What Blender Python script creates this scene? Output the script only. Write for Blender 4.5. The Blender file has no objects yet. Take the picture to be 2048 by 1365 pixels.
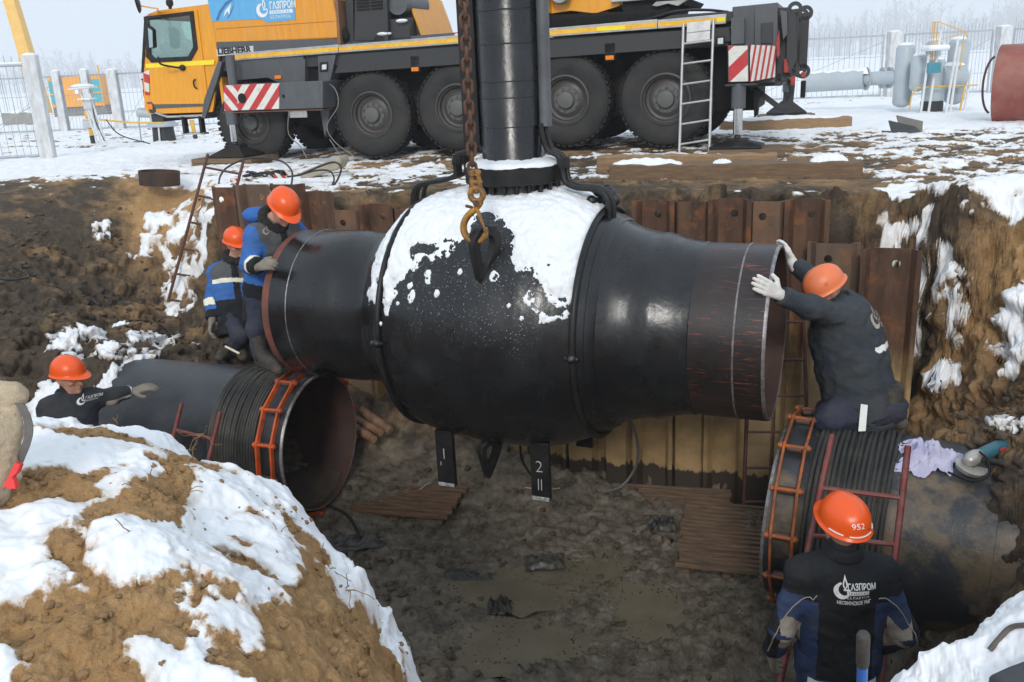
import bpy, bmesh, math, random
import numpy as np
from mathutils import Matrix, Vector
R = math.radians
S = bpy.context.scene
COL = S.collection
random.seed(7)
# ---------------------------------------------------------------- camera, sky, sun, exposure
PITCH, ROLL, CAMZ, FPX = math.atan((682 - 140) / 1800.0), R(2.6), 1.32, 1800.0
cam_d = bpy.data.cameras.new('camera')
cam = bpy.data.objects.new('camera', cam_d)
COL.objects.link(cam)
cam_d.sensor_width = 36.0
cam_d.lens = 36.0 * FPX / 2048.0
cam_d.clip_start, cam_d.clip_end = 0.05, 3000
_up0 = Vector((0, math.sin(PITCH), math.cos(PITCH)))
FW = Vector((0, math.cos(PITCH), -math.sin(PITCH)))
UV = _up0 * math.cos(ROLL) + Vector((1, 0, 0)) * math.sin(ROLL)
RV = Vector((1, 0, 0)) * math.cos(ROLL) - _up0 * math.sin(ROLL)
cam.matrix_world = Matrix(((RV.x, UV.x, -FW.x, 0), (RV.y, UV.y, -FW.y, 0), (RV.z, UV.z, -FW.z, CAMZ), (0, 0, 0, 1)))
S.camera = cam
S.view_settings.view_transform = 'Standard'
S.view_settings.look = 'None'
S.view_settings.exposure = 0.12
S.view_settings.gamma = 1.0
SUN_EL, SUN_AZ = R(29), R(189)          # azimuth measured clockwise from +Y: behind the camera, a little to the left
wd = bpy.data.worlds.new('World'); S.world = wd; wd.use_nodes = True
nt = wd.node_tree
for n_ in list(nt.nodes): nt.nodes.remove(n_)
sky = nt.nodes.new('ShaderNodeTexSky'); sky.sky_type = 'NISHITA'; sky.sun_disc = False
sky.sun_elevation = SUN_EL; sky.sun_rotation = SUN_AZ; sky.dust_density = 5.0; sky.air_density = 1.0; sky.ozone_density = 1.0
mx = nt.nodes.new('ShaderNodeMixRGB'); mx.inputs[0].default_value = 0.93
mx.inputs[2].default_value = (6.05, 6.95, 7.9, 1)       # overcast cloud layer
bg = nt.nodes.new('ShaderNodeBackground'); bg.inputs[1].default_value = 0.12
wo = nt.nodes.new('ShaderNodeOutputWorld')
nt.links.new(sky.outputs[0], mx.inputs[1]); nt.links.new(mx.outputs[0], bg.inputs[0]); nt.links.new(bg.outputs[0], wo.inputs[0])
sl = bpy.data.lights.new('sun', 'SUN'); sl.energy = 1.5; sl.angle = R(12); sl.color = (1, 0.97, 0.92)
so = bpy.data.objects.new('sun', sl); COL.objects.link(so)
_sd = Vector((math.sin(SUN_AZ) * math.cos(SUN_EL), math.cos(SUN_AZ) * math.cos(SUN_EL), math.sin(SUN_EL)))
so.rotation_euler = _sd.to_track_quat('Z', 'Y').to_euler()
S.cycles.use_denoising = True
S.cycles.max_bounces = 6

def ray(px, py): return FW + RV * ((px - 1024) / FPX) + UV * ((682.5 - py) / FPX)
def PD(px, py, d): return Vector((0, 0, CAMZ)) + ray(px, py) * d
def PZ(px, py, z):
    r = ray(px, py); return Vector((0, 0, CAMZ)) + r * ((z - CAMZ) / r.z)
def PY(px, py, y):
    r = ray(px, py); return Vector((0, 0, CAMZ)) + r * (y / r.y)

# ---------------------------------------------------------------- noise
_rng = np.random.RandomState(11)
_PERM = np.tile(_rng.permutation(256), 3)
_G3 = _rng.normal(size=(256, 3)); _G3 /= np.linalg.norm(_G3, axis=1)[:, None]
_PERM = _PERM.astype(np.int32); _GX, _GY, _GZ = (np.ascontiguousarray(_G3[:, i], dtype=np.float32) for i in range(3))
def _pn(x, y, z):
    xf, yf, zf = np.floor(x), np.floor(y), np.floor(z)
    xi = xf.astype(np.int32) & 255; yi = yf.astype(np.int32) & 255; zi = zf.astype(np.int32) & 255
    xf = x - xf; yf = y - yf; zf = z - zf
    f = lambda t: t * t * t * (t * (t * 6 - 15) + 10)
    u, v, w = f(xf), f(yf), f(zf)
    c = []
    for a in (0, 1):
        pa = _PERM[xi + a] + yi; xa = xf - a
        for b in (0, 1):
            pb = _PERM[pa + b] + zi; yb = yf - b
            h = _PERM[pb]; g0 = _GX[h] * xa + _GY[h] * yb + _GZ[h] * zf
            h = _PERM[pb + 1]; g1 = _GX[h] * xa + _GY[h] * yb + _GZ[h] * (zf - 1)
            c.append(g0 + w * (g1 - g0))
    p = c[0] + v * (c[1] - c[0]); q = c[2] + v * (c[3] - c[2])
    return (p + u * (q - p)) * 1.5
from concurrent.futures import ThreadPoolExecutor
_POOL = ThreadPoolExecutor(4)
def pn(x, y, z=0.0):
    x, y, z = np.broadcast_arrays(np.asarray(x, np.float32), np.asarray(y, np.float32), np.asarray(z, np.float32))
    if x.size < 20000: return _pn(x, y, z)
    sh = x.shape; x, y, z = x.ravel(), y.ravel(), z.ravel(); n = 32768
    return np.concatenate(list(_POOL.map(lambda i: _pn(x[i:i + n], y[i:i + n], z[i:i + n]), range(0, len(x), n)))).reshape(sh)
def fbm(x, y, z=0.0, o=4, l=2.03, g=0.5):
    r, a, s = 0, 1.0, 1.0
    for i in range(o):
        r = r + a * pn(x * s + 17.1 * i, y * s - 9.3 * i, z * s + 3.7 * i); a *= g; s *= l
    return r
def sst(a, b, x):
    t = np.clip((x - a) / (b - a), 0, 1); return t * t * (3 - 2 * t)

# ---------------------------------------------------------------- materials
MATS = {}
def newmat(name):
    m = bpy.data.materials.new(name); m.use_nodes = True; MATS[name] = m
    t = m.node_tree; b = t.nodes['Principled BSDF']; return m, t, b
def N(t, kind, **kw):
    n = t.nodes.new('ShaderNode' + kind)
    for k, v in kw.items():
        if k.startswith('i'):
            key = k[1:]; n.inputs[int(key) if key.isdigit() else key].default_value = v
        else: setattr(n, k, v)
    return n
def ramp(t, src, stops, interp='LINEAR'):
    r = t.nodes.new('ShaderNodeValToRGB'); r.color_ramp.interpolation = interp
    e = r.color_ramp.elements
    while len(e) < len(stops): e.new(0.5)
    for i, (p, c) in enumerate(stops):
        e[i].position = p; e[i].color = c if len(c) == 4 else (*c, 1)
    t.links.new(src, r.inputs[0]); return r
def noise(t, scale, detail=4, rough=0.55, vec=None, dist=0.0):
    n = N(t, 'TexNoise'); n.inputs['Scale'].default_value = scale; n.inputs['Detail'].default_value = detail
    n.inputs['Roughness'].default_value = rough; n.inputs['Distortion'].default_value = dist
    if vec is not None: t.links.new(vec, n.inputs['Vector'])
    return n
def mixc(t, fac, a, b, mode='MIX'):
    m = t.nodes.new('ShaderNodeMixRGB'); m.blend_type = mode
    for i, v in ((0, fac), (1, a), (2, b)):
        if hasattr(v, 'links') or hasattr(v, 'is_linked'): t.links.new(v, m.inputs[i])
        elif i == 0: m.inputs[0].default_value = v
        else: m.inputs[i].default_value = (*v, 1) if len(v) == 3 else v
    return m.outputs[0]
def objvec(t, scale=None):
    tc = N(t, 'TexCoord')
    if scale is None: return tc.outputs['Object']
    mp = N(t, 'Mapping'); mp.inputs['Scale'].default_value = scale; t.links.new(tc.outputs['Object'], mp.inputs[0]); return mp.outputs[0]
def bump(t, b, src, strength=0.3, dist=0.01):
    n = N(t, 'Bump'); n.inputs['Strength'].default_value = strength; n.inputs['Distance'].default_value = dist
    t.links.new(src, n.inputs['Height']); t.links.new(n.outputs[0], b.inputs['Normal']); return n
def M(name, col, rough=0.5, metal=0.0, var=0.15, scale=6, col2=None, amt=0.35, bmp=0.1, bscale=40, spec=0.5, stretch=None, thr=0.5, soft=0.12, coat=0.0):
    """painted / worn surface: base colour with mottling, a second colour (dirt, rust, wear) in patches and fine relief"""
    if name in MATS: return MATS[name]
    m, t, b = newmat(name)
    v = objvec(t, stretch)
    n1 = noise(t, scale, 5, 0.6, v)
    dark = tuple(c * (1 - var) for c in col); lite = tuple(min(1, c * (1 + var)) for c in col)
    c = ramp(t, n1.outputs[0], [(0.3, dark), (0.7, lite)]).outputs[0]
    if col2 is not None:
        n2 = noise(t, scale * 0.7, 8, 0.68, v)
        f = ramp(t, n2.outputs[0], [(thr - soft, (0, 0, 0)), (thr + soft, (amt, amt, amt))])
        c = mixc(t, f.outputs[0], c, col2)
    t.links.new(c, b.inputs['Base Color'])
    n3 = noise(t, bscale, 4, 0.6, v)
    rr = ramp(t, n1.outputs[0], [(0.25, (max(0, rough - 0.1),) * 3), (0.75, (min(1, rough + 0.1),) * 3)])
    t.links.new(rr.outputs[0], b.inputs['Roughness'])
    b.inputs['Metallic'].default_value = metal
    b.inputs['Specular IOR Level'].default_value = spec
    if coat: b.inputs['Coat Weight'].default_value = coat; b.inputs['Coat Roughness'].default_value = 0.15
    if bmp: bump(t, b, n3.outputs[0], bmp, 0.01)
    return m

# ---------------------------------------------------------------- mesh builder
def basis(d):
    d = Vector(d).normalized()
    a = Vector((0, 0, 1)) if abs(d.z) < 0.9 else Vector((1, 0, 0))
    u = d.cross(a).normalized(); v = d.cross(u).normalized(); return u, v
class MB:
    def __init__(s): s.v = []; s.f = []; s.mi = []; s.cur = 0; s.M = None
    def add(s, vs, fs):
        o = len(s.v)
        if s.M is not None: vs = [s.M @ Vector(p) for p in vs]
        s.v += [tuple(p) for p in vs]; s.f += [tuple(i + o for i in f) for f in fs]; s.mi += [s.cur] * len(fs); return s
    def box(s, c, d, rot=None):
        x, y, z = (k / 2 for k in d); c = Vector(c)
        vs = [Vector((i * x, j * y, k * z)) for i in (-1, 1) for j in (-1, 1) for k in (-1, 1)]
        if rot is not None: vs = [rot @ p for p in vs]
        return s.add([c + p for p in vs], [(0, 1, 3, 2), (4, 6, 7, 5), (0, 4, 5, 1), (2, 3, 7, 6), (0, 2, 6, 4), (1, 5, 7, 3)])
    def bb(s, x0, x1, y0, y1, z0, z1): return s.box(((x0 + x1) / 2, (y0 + y1) / 2, (z0 + z1) / 2), (abs(x1 - x0), abs(y1 - y0), abs(z1 - z0)))
    def prism(s, poly, a, b, axis='y'):
        """poly of 2D points extruded from a to b; axis y: points are (x,z), axis x: (y,z), axis z: (x,y)"""
        mk = {'y': lambda p, t: (p[0], t, p[1]), 'x': lambda p, t: (t, p[0], p[1]), 'z': lambda p, t: (p[0], p[1], t)}[axis]
        n = len(poly); vs = [mk(p, a) for p in poly] + [mk(p, b) for p in poly]
        return s.add(vs, [tuple(range(n))[::-1], tuple(range(n, 2 * n))] + [(i, (i + 1) % n, n + (i + 1) % n, n + i) for i in range(n)])
    def tube(s, pts, r, seg=8, cap=True, closed=False, flat=1.0):
        pts = [Vector(p) for p in pts]; n = len(pts)
        rs = r if hasattr(r, '__len__') else [r] * n
        vs = []; u = None
        for i, p in enumerate(pts):
            if closed: d = pts[(i + 1) % n] - pts[i - 1]
            else: d = pts[min(i + 1, n - 1)] - pts[max(i - 1, 0)]
            if d.length < 1e-9: d = Vector((0, 0, 1))
            d.normalize()
            if u is None: u, w = basis(d)
            else:
                u = (u - d * u.dot(d))
                if u.length < 1e-6: u, w = basis(d)
                u.normalize(); w = d.cross(u)
            for k in range(seg):
                a = 2 * math.pi * k / seg
                vs.append(p + (u * math.cos(a) + w * math.sin(a) * flat) * rs[i])
        fs = []
        for i in range(n if closed else n - 1):
            for k in range(seg):
                a, b = i * seg + k, i * seg + (k + 1) % seg; j = ((i + 1) % n) * seg
                fs.append((a, b, j + (k + 1) % seg, j + k))
        if cap and not closed: fs += [tuple(range(seg))[::-1], tuple(range((n - 1) * seg, n * seg))]
        return s.add(vs, fs)
    def cyl(s, a, b, r, seg=16, r2=None): return s.tube([a, b], [r, r if r2 is None else r2], seg)
    def lathe(s, prof, o=(0, 0, 0), d=(0, 0, 1), seg=32, closed=False, arc=None):
        """prof: list of (along, radius)"""
        o = Vector(o); d = Vector(d).normalized(); u, w = basis(d); vs = []; n = len(prof)
        m = seg if arc is None else seg + 1
        for t, r in prof:
            for k in range(m):
                a = 2 * math.pi * k / seg if arc is None else arc[0] + (arc[1] - arc[0]) * k / seg
                vs.append(o + d * t + (u * math.cos(a) + w * math.sin(a)) * r)
        fs = []
        for i in range(n if closed else n - 1):
            j = (i + 1) % n
            for k in range(m if arc is None else seg):
                fs.append((i * m + k, i * m + (k + 1) % m, j * m + (k + 1) % m, j * m + k))
        return s.add(vs, fs)
    def sph(s, c, r, seg=12, rings=8, rot=None):
        c = Vector(c); r = r if hasattr(r, '__len__') else (r, r, r); vs = []
        for i in range(rings + 1):
            th = math.pi * i / rings
            for k in range(seg):
                a = 2 * math.pi * k / seg
                p = Vector((r[0] * math.sin(th) * math.cos(a), r[1] * math.sin(th) * math.sin(a), r[2] * math.cos(th)))
                if rot is not None: p = rot @ p
                vs.append(c + p)
        return s.add(vs, [(i * seg + k, (i + 1) * seg + k, (i + 1) * seg + (k + 1) % seg, i * seg + (k + 1) % seg) for i in range(rings) for k in range(seg)])
    def grid(s, P, nu, nv):
        return s.add(P, [(i * nv + j, (i + 1) * nv + j, (i + 1) * nv + j + 1, i * nv + j + 1) for i in range(nu - 1) for j in range(nv - 1)])
    def ring(s, c, d, r, rt, seg=32, ts=8):
        u, w = basis(d); c = Vector(c)
        return s.tube([c + (u * math.cos(2 * math.pi * k / seg) + w * math.sin(2 * math.pi * k / seg)) * r for k in range(seg)], rt, ts, closed=True)
    def mesh(s, name, mats, smooth=40, inv=None):
        me = bpy.data.meshes.new(name)
        vs = s.v if inv is None else [inv @ Vector(p) for p in s.v]
        me.from_pydata([tuple(p) for p in vs], [], s.f)
        mats = mats if isinstance(mats, (list, tuple)) else [mats]
        for m in mats: me.materials.append(m)
        if len(mats) > 1: me.polygons.foreach_set('material_index', s.mi)
        bm = bmesh.new(); bm.from_mesh(me); bmesh.ops.remove_doubles(bm, verts=bm.verts, dist=1e-6)
        bmesh.ops.recalc_face_normals(bm, faces=bm.faces); bm.to_mesh(me); bm.free()
        if smooth:
            me.polygons.foreach_set('use_smooth', [True] * len(me.polygons)); me.set_sharp_from_angle(angle=R(smooth))
        me.update(); return me
    def build(s, name, mats, parent=None, smooth=40, bevel=0, world=False):
        inv = None
        if world and parent is not None: inv = WM[parent.name].inverted()
        o = bpy.data.objects.new(name, s.mesh(name, mats, smooth, inv)); COL.objects.link(o)
        if parent is not None: o.parent = parent
        if bevel:
            bv = o.modifiers.new('bevel', 'BEVEL'); bv.width = bevel; bv.segments = 2; bv.limit_method = 'ANGLE'; bv.angle_limit = R(40)
        return o
WM = {}
def tag(o, label, cat, group=None):
    o['label'] = label; o['category'] = cat
    if group: o['group'] = group
    return o
def thing(name, label, cat, loc=(0, 0, 0), rotz=0.0, group=None):
    o = bpy.data.objects.new(name, None); COL.objects.link(o); o.empty_display_size = 0.1
    o.location = loc; o.rotation_euler = (0, 0, rotz); o['kind'] = 'thing'
    WM[o.name] = Matrix.Translation(Vector(loc)) @ Matrix.Rotation(rotz, 4, 'Z')
    return tag(o, label, cat, group)
def struct(o, kind='structure'): o['kind'] = kind; return o
def link_mesh(name, me, parent=None, mw=None):
    o = bpy.data.objects.new(name, me); COL.objects.link(o)
    if parent is not None: o.parent = parent
    if mw is not None: o.matrix_local = mw
    return o
def copy_tree(root, loc, rotz, label, group=None):
    def cp(o, par):
        c = o.copy(); COL.objects.link(c); c.parent = par
        for ch in list(o.children): cp(ch, c)
        return c
    r = cp(root, None); r.location = loc; r.rotation_euler = (0, 0, rotz); r['label'] = label
    WM[r.name] = Matrix.Translation(Vector(loc)) @ Matrix.Rotation(rotz, 4, 'Z')
    return r
def text_mesh(txt, size, depth=0.002, align='LEFT', bold=0.0, shear=0.0, sx=1.0, space=1.0):
    c = bpy.data.curves.new('t', 'FONT'); c.body = txt; c.size = size; c.extrude = depth; c.align_x = align; c.offset = bold; c.shear = shear; c.space_character = space
    c.resolution_u = 3
    o = bpy.data.objects.new('t', c); COL.objects.link(o)
    dg = bpy.context.evaluated_depsgraph_get(); me = bpy.data.meshes.new_from_object(o.evaluated_get(dg))
    bpy.data.objects.remove(o); bpy.data.curves.remove(c)
    if sx != 1.0:
        for v in me.vertices: v.co.x *= sx
    return me
def spline(pts, n=8):
    """Catmull-Rom through points"""
    P = [Vector(p) for p in pts]; P = [P[0] * 2 - P[1]] + P + [P[-1] * 2 - P[-2]]; out = []
    for i in range(1, len(P) - 2):
        for k in range(n):
            t = k / n; a, b, c, d = P[i - 1:i + 3]
            out.append(0.5 * ((2 * b) + (c - a) * t + (2 * a - 5 * b + 4 * c - d) * t * t + (3 * b - a - 3 * c + d) * t ** 3))
    out.append(P[-2]); return out
# ---------------------------------------------------------------- ground sheet: plain, pit, spoil mounds
AP = R(20)
PE = Vector((math.cos(AP), -math.sin(AP), 0)); PNV = Vector((math.sin(AP), math.cos(AP), 0)); PF = Vector((1.66, 7.92, 0))
def PW(s, w, z=0.0): return PF + PE * s + PNV * w + Vector((0, 0, z))
def foot_z(s): return float(np.interp(s, [-5.2, -4.6, -3.5, -2.5, -1.0, 0.0, 1.3, 1.9], [-1.1, -1.35, -1.65, -2.05, -2.38, -2.6, -2.55, -1.9]))
CP = []
for s_ in np.arange(-5.15, 1.95, 0.35):
    p = PW(s_, 0.15); CP.append((p.x, p.y, foot_z(s_)))
    p = PW(s_, 0.36); CP.append((p.x, p.y, 0.08))
    for w_, z_ in ((.6, .07), (1.0, .07), (1.5, .06)): p = PW(s_, w_); CP.append((p.x, p.y, z_))
    p = PW(s_, -0.3); CP.append((p.x, p.y, foot_z(s_) - 0.06))
CP += [
 # upper ground behind the piles and beside the crane
 (-3.5, 10.6, .06), (-3.0, 11.5, .05), (-1.5, 10.6, .06), (-1.5, 12, .05), (0, 9.6, .08), (0, 11.2, .06), (1.5, 9.4, .1), (1.5, 11, .06), (3, 8.9, .1), (3, 10.5, .06), (4.5, 9.6, .05), (4.5, 11.5, .03), (6.5, 10.5, .05), (7, 13, 0), (2.5, 13, .13), (1, 13.6, .12), (-.5, 14, .08), (3.6, 12.6, .1), (-2, 14.5, .03), (-5, 15, .02), (-8, 15, 0), (-11, 13, 0), (-4.3, 13.6, .03), (5.4, 8.6, .1), (7, 8, .1),
 # left rim and cut slope
 (-4.8, 12.65, .02), (-5.6, 12.2, .02), (-6.4, 11.5, -.02), (-7.6, 11, -.02), (-9.5, 10.5, .03), (-4.0, 12.0, .03), (-3.6, 11.0, .03),
 (-4.55, 12.35, -.3), (-4.2, 11.5, -.55), (-4.25, 11.2, -1.0), (-5.1, 11.4, -.5), (-3.75, 10.5, -.75), (-3.6, 10.1, -1.1), (-4.1, 10.6, -1.2), (-5.9, 10.6, -.4), (-5.5, 9.5, -.62), (-6.8, 9.5, -.35),
 (-4.6, 9.6, -1.0), (-4.4, 8.45, -.98), (-4.1, 8.7, -1.02), (-3.7, 9.1, -1.3), (-3.3, 9.4, -1.42), (-2.9, 9.1, -1.46), (-4.6, 7.9, -1.15), (-5.4, 7.8, -.8), (-6.5, 7.5, -.3), (-3.95, 8.2, -1.0), (-3.75, 7.9, -1.12), (-3.5, 8.35, -1.2), (-4.1, 7.5, -1.45), (-4.4, 7.0, -1.6), (-3.75, 7.35, -1.95), (-3.35, 7.7, -2.0), (-3.3, 7.0, -2.4), (-3.4, 6.3, -2.5),
 (-3.1, 8.6, -1.35), (-2.4, 8.4, -1.7), (-1.9, 8.3, -2.05), (-2.6, 7.4, -2.4), (-2.3, 6.6, -2.55), (-1.5, 7.9, -2.35), (-1.2, 8.2, -2.35),
 (-5, 6, -1.0), (-4.6, 5, -1.2), (-6.2, 5.5, -.1), (-5.6, 4.2, .1), (-3.6, 5.2, -2.3), (-2.6, 5.2, -2.5), (-3.8, 4.3, -1.6),
 # floor
 (-1.2, 7.0, -2.58), (-.4, 7.6, -2.55), (.6, 7.6, -2.55), (0, 6.6, -2.62), (1.2, 7, -2.6), (-.8, 6, -2.62), (.5, 5.8, -2.63), (1.4, 5.6, -2.6), (.4, 5, -2.64), (1.3, 4.8, -2.6), (-.6, 5, -2.62), (-1.5, 5.2, -2.58), (2.0, 6.6, -2.6), (2.2, 4.5, -2.6), (2.45, 4.9, -2.55), (1.6, 3.8, -2.6), (.6, 4.1, -2.58), (-.2, 4.2, -2.55), (2.5, 7.2, -2.45),
 # right wall
 (2.75, 6.9, -2.2), (3.15, 6.75, -1.9), (3.35, 6.6, -1.7), (3.6, 6.9, -1.2), (3.45, 6.8, -1.5), (3.6, 7.08, -.6), (3.55, 7.45, -.05), (3.5, 7.7, .08), (3.8, 7.2, .0), (3.75, 7.6, .2), (4.15, 7.15, .24), (4.5, 7.6, .22), (3.85, 6.6, -.55), (4.0, 6.2, -.5), (4.3, 6.5, .15), (4.25, 5.7, .05), (4.0, 5.4, -.3), (3.55, 6.1, -1.25), (3.35, 5.9, -1.35), (3.2, 6.1, -1.6), (3.7, 5.6, -.95),
 (2.88, 5.5, -1.03), (2.75, 6.1, -2.2), (2.6, 6.6, -2.4), (3.15, 5.35, -.93), (2.93, 5.12, -.97), (3.2, 5.0, -.85), (2.86, 4.72, -1.15), (2.77, 4.42, -1.65), (2.67, 4.28, -2.15), (2.5, 4.2, -2.5), (3.1, 4.6, -.9), (3.6, 4.9, -.7), (3.6, 4.2, -.4), (4.0, 4.6, 0), (3.1, 4.0, -1.3), (2.6, 3.7, -2.0), (3.2, 3.2, -.3), (4.2, 3.2, .1), (2.4, 2.9, -.9), (2.1, 3.2, -1.7), (5.5, 5, .1), (6, 6.5, .15), (5, 3, .1), (4.8, 6, .2),
 # near right snow bank
 (1.39, 2.18, -.13), (1.25, 2.15, -.2), (1.11, 2.13, -.26), (1.09, 2.09, -.36), (1.05, 1.95, -.4), (.95, 1.7, -.42), (1.75, 2.35, -.05), (1.5, 1.8, -.12), (2.1, 2.0, .05), (1.3, 1.5, -.22), (1.2, 2.4, -.9), (1.5, 2.5, -.8), (1.8, 2.75, -1.2), (1.4, 2.8, -1.8), (.9, 2.3, -1.0), (.8, 2.0, -.8), (3, 1.5, .1), (1.8, .8, .05), (1.4, 3.1, -2.4),
 # near left mound
 (-3.4, 3.3, 0.165), (-2.6, 3.32, 0.065), (-2.0, 3.3, -0.025), (-1.8, 3.32, -0.045), (-1.61, 3.3, -0.075), (-1.45, 3.29, 0.005), (-1.32, 3.27, -0.035), (-1.24, 3.2, -0.080), (-1.18, 3.2, -0.190), (-1.08, 3.21, -0.180), (-.95, 3.2, -0.210), (-.85, 3.18, -0.300), (-.75, 3.15, -0.410), (-.67, 3.11, -0.530), (-.57, 3.08, -0.650), (-.48, 3.04, -0.760), (-.4, 2.97, -0.980),
 (-2.6, 3.7, -.5), (-2.0, 3.65, -.5), (-1.5, 3.6, -.55), (-1.1, 3.5, -.75), (-.8, 3.4, -.95), (-.5, 3.3, -1.3), (-.3, 3.1, -1.6), (-.25, 2.85, -1.4), (-.15, 3.3, -2.2), (-.8, 4.0, -2.3), (-1.6, 4.2, -2.1), (-2.6, 4.3, -1.8), (-.1, 2.6, -1.5), (.3, 3.0, -2.0), (.4, 2.4, -1.4), (.3, 1.7, -.8), (0, 1.3, -.4), (.4, .9, -.2), (0, .5, -.1), (-2.5, 0, .2), (2.5, 0, .15), (0, -2, .05), (-4.5, 2.5, .3), (-4.5, 0, .2),
]
def add_px(px, py, d, dz=-.05):
    p = PD(px, py, d); CP.append((p.x, p.y, p.z + dz))
for a_ in [(0, 1365, 1.85), (300, 1365, 1.9), (520, 1365, 2.05), (700, 1365, 2.4), (810, 1365, 2.75), (0, 1150, 2.15), (200, 1150, 2.2), (430, 1180, 2.3), (600, 1200, 2.55), (700, 1230, 2.8), (20, 950, 2.6), (200, 960, 2.62), (330, 960, 2.7), (375, 960, 2.85), (390, 1010, 2.75), (250, 1040, 2.35), (420, 1040, 2.75), (560, 1080, 2.85), (-300, 1100, 2.3), (-200, 1365, 1.9), (340, 900, 2.9), (180, 880, 2.95)]: add_px(*a_)
CP = np.array(CP)
_kd = lambda A, B: np.sqrt(((A[:, None, :] - B[None]) ** 2).sum(-1) + 0.0009)
_n = len(CP)
_A = np.zeros((_n + 1, _n + 1)); _A[:_n, :_n] = _kd(CP[:, :2], CP[:, :2]) - np.eye(_n) * 0.006; _A[:_n, _n] = 1; _A[_n, :_n] = 1
_W = np.linalg.solve(_A, np.append(CP[:, 2], 0))
def rbf(x, y):
    x = np.asarray(x, float); sh = x.shape; x = x.ravel(); y = np.asarray(y, float).ravel(); out = np.empty_like(x)
    for i in range(0, len(x), 20000):
        out[i:i + 20000] = _kd(np.stack([x[i:i + 20000], y[i:i + 20000]], 1), CP[:, :2]) @ _W[:_n] + _W[_n]
    return out.reshape(sh)
def shep(x, y, pts, p=3.0, base=None, eps=0.04):
    num = np.zeros_like(x); den = np.zeros_like(x)
    for (a, b, v) in pts:
        w = 1.0 / ((x - a) ** 2 + (y - b) ** 2 + eps) ** (p / 2); num += w * v; den += w
    return num / den
def pxz(px, py, z): p = PZ(px, py, z); return (p.x, p.y)
def pxd(px, py, d): p = PD(px, py, d); return (p.x, p.y)
# snow cover bias (1 covered .. 0 bare) and soil type (1 ochre sand .. 0 dark wet mud)
SN = [(-9, 17, 1.1), (-5, 18, 1.1), (0, 19, 1.0), (6, 18, 1.0), (12, 20, 1.1), (8, 17, 1.0), (-7, 15.5, 1.0), (-5.5, 14, .85), (-8, 13, .5), (-7, 12, .22), (-5.4, 12.6, .45), (-4.5, 12.9, .62), (-3.8, 13.4, .7), (-3.6, 12.1, .62), (-2.6, 12, .6), (-1.6, 12.3, .6), (-3, 10.8, .6), (-2.3, 10.3, .52), (-1.5, 10.1, .35), (-.7, 9.8, .2), (.3, 9.5, .2), (1.2, 9.3, .2), (2.5, 9.2, .15), (3.3, 9.2, .2), (0, 11, .5), (1.2, 11.2, .45), (2.5, 12, .5), (-1, 13.5, .45), (1, 13.5, .35), (3, 13.6, .45), (4.5, 12.5, .5), (6, 12, .5), (5.5, 10.4, .45), (7, 10, .5), (7.5, 14, .5), (4.3, 10.3, .45), (5, 9.2, .52), (-4, 15.5, .6), (-2.5, 16, .5), (1, 16, .6), (5, 15.5, .6),
 (-6, 10.5, .12), (-5, 10.5, .15), (-5.5, 8.6, .1), (-3.6, 10, .3), (-4.5, 9.5, .1), (-3.2, 9.1, .05), (-4.15, 8.55, .62), (-3.8, 8.9, .5), (-4.5, 8.3, .3), (-4.6, 8.8, .2), (-4.5, 7.4, .05), (-3.9, 7.9, .05), (-3.3, 8.5, 0),
 (-2.5, 7.8, -.2), (-1, 7, -.3), (1, 6, -.3), (1, 4.5, -.3), (0, 8, -.2), (2.3, 6, -.2), (2, 7.3, -.2),
 (3.2, 5.5, .15), (3.5, 5.2, .4), (3.1, 4.9, .1), (3.5, 4.6, .45), (3.0, 4.5, .05), (3.3, 4.1, .4), (3.1, 3.6, .4), (2.5, 3.4, -.2), (2.3, 4.2, -.3),
 (1.39, 2.18, .95), (1.11, 2.13, .9), (1.75, 2.35, .9), (1.3, 1.7, .85), (1.2, 2.5, -.1), (1.5, 2.6, -.1), (.8, 2, .3), (2.4, 2.3, .8)]
def hit(px, py, t0=1.2, t1=16.0, n=260):
    r = ray(px, py); ts = np.linspace(t0, t1, n); x = r.x * ts; y = r.y * ts; z = CAMZ + r.z * ts; b = np.nonzero(z < rbf(x, y))[0]; i = b[0] if len(b) else n - 1; return x[i], y[i]
_S = """60,860 120,850 200,850 260,840 320,850 130,900 220,905 300,900 335,885 40,930 90,925 200,950 260,940 230,985 60,1040 110,1050 150,1020 20,1090 60,1100 40,1180 15,1150 70,1180 95,1250 20,1330 170,1200 190,1150 220,1180 240,1075 300,1065 350,1045 400,1000 450,990 500,985 540,975 580,1005 400,1070 450,1060 500,1060 550,1060 600,1040 250,1120 300,1130 350,1120 400,1130 450,1130 510,1070 550,1110 300,1170 340,1190 380,1160 420,1180 480,1170 520,1180 400,1215 450,1255 500,1210 480,1280 690,1176 744,1203 765,1240 791,1283 361,1293 329,1325 297,1341 404,1346
110,690 160,690 200,705 250,710 290,715 240,665 300,680 350,695 310,440 330,450 310,480 350,470 380,490 300,500 340,510 370,530 390,560 370,575 200,470 400,520
1770,430 1800,410 1850,420 1880,390 1930,370 1960,390 2000,410 2040,430 1830,470 1870,480 1900,500 1890,540 1850,575 1920,560 1890,600 1920,625 1940,580 2000,650 2030,660 2000,700 1980,740 2030,740 1850,680 1840,640 1890,720 1920,760 2030,850"""
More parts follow.
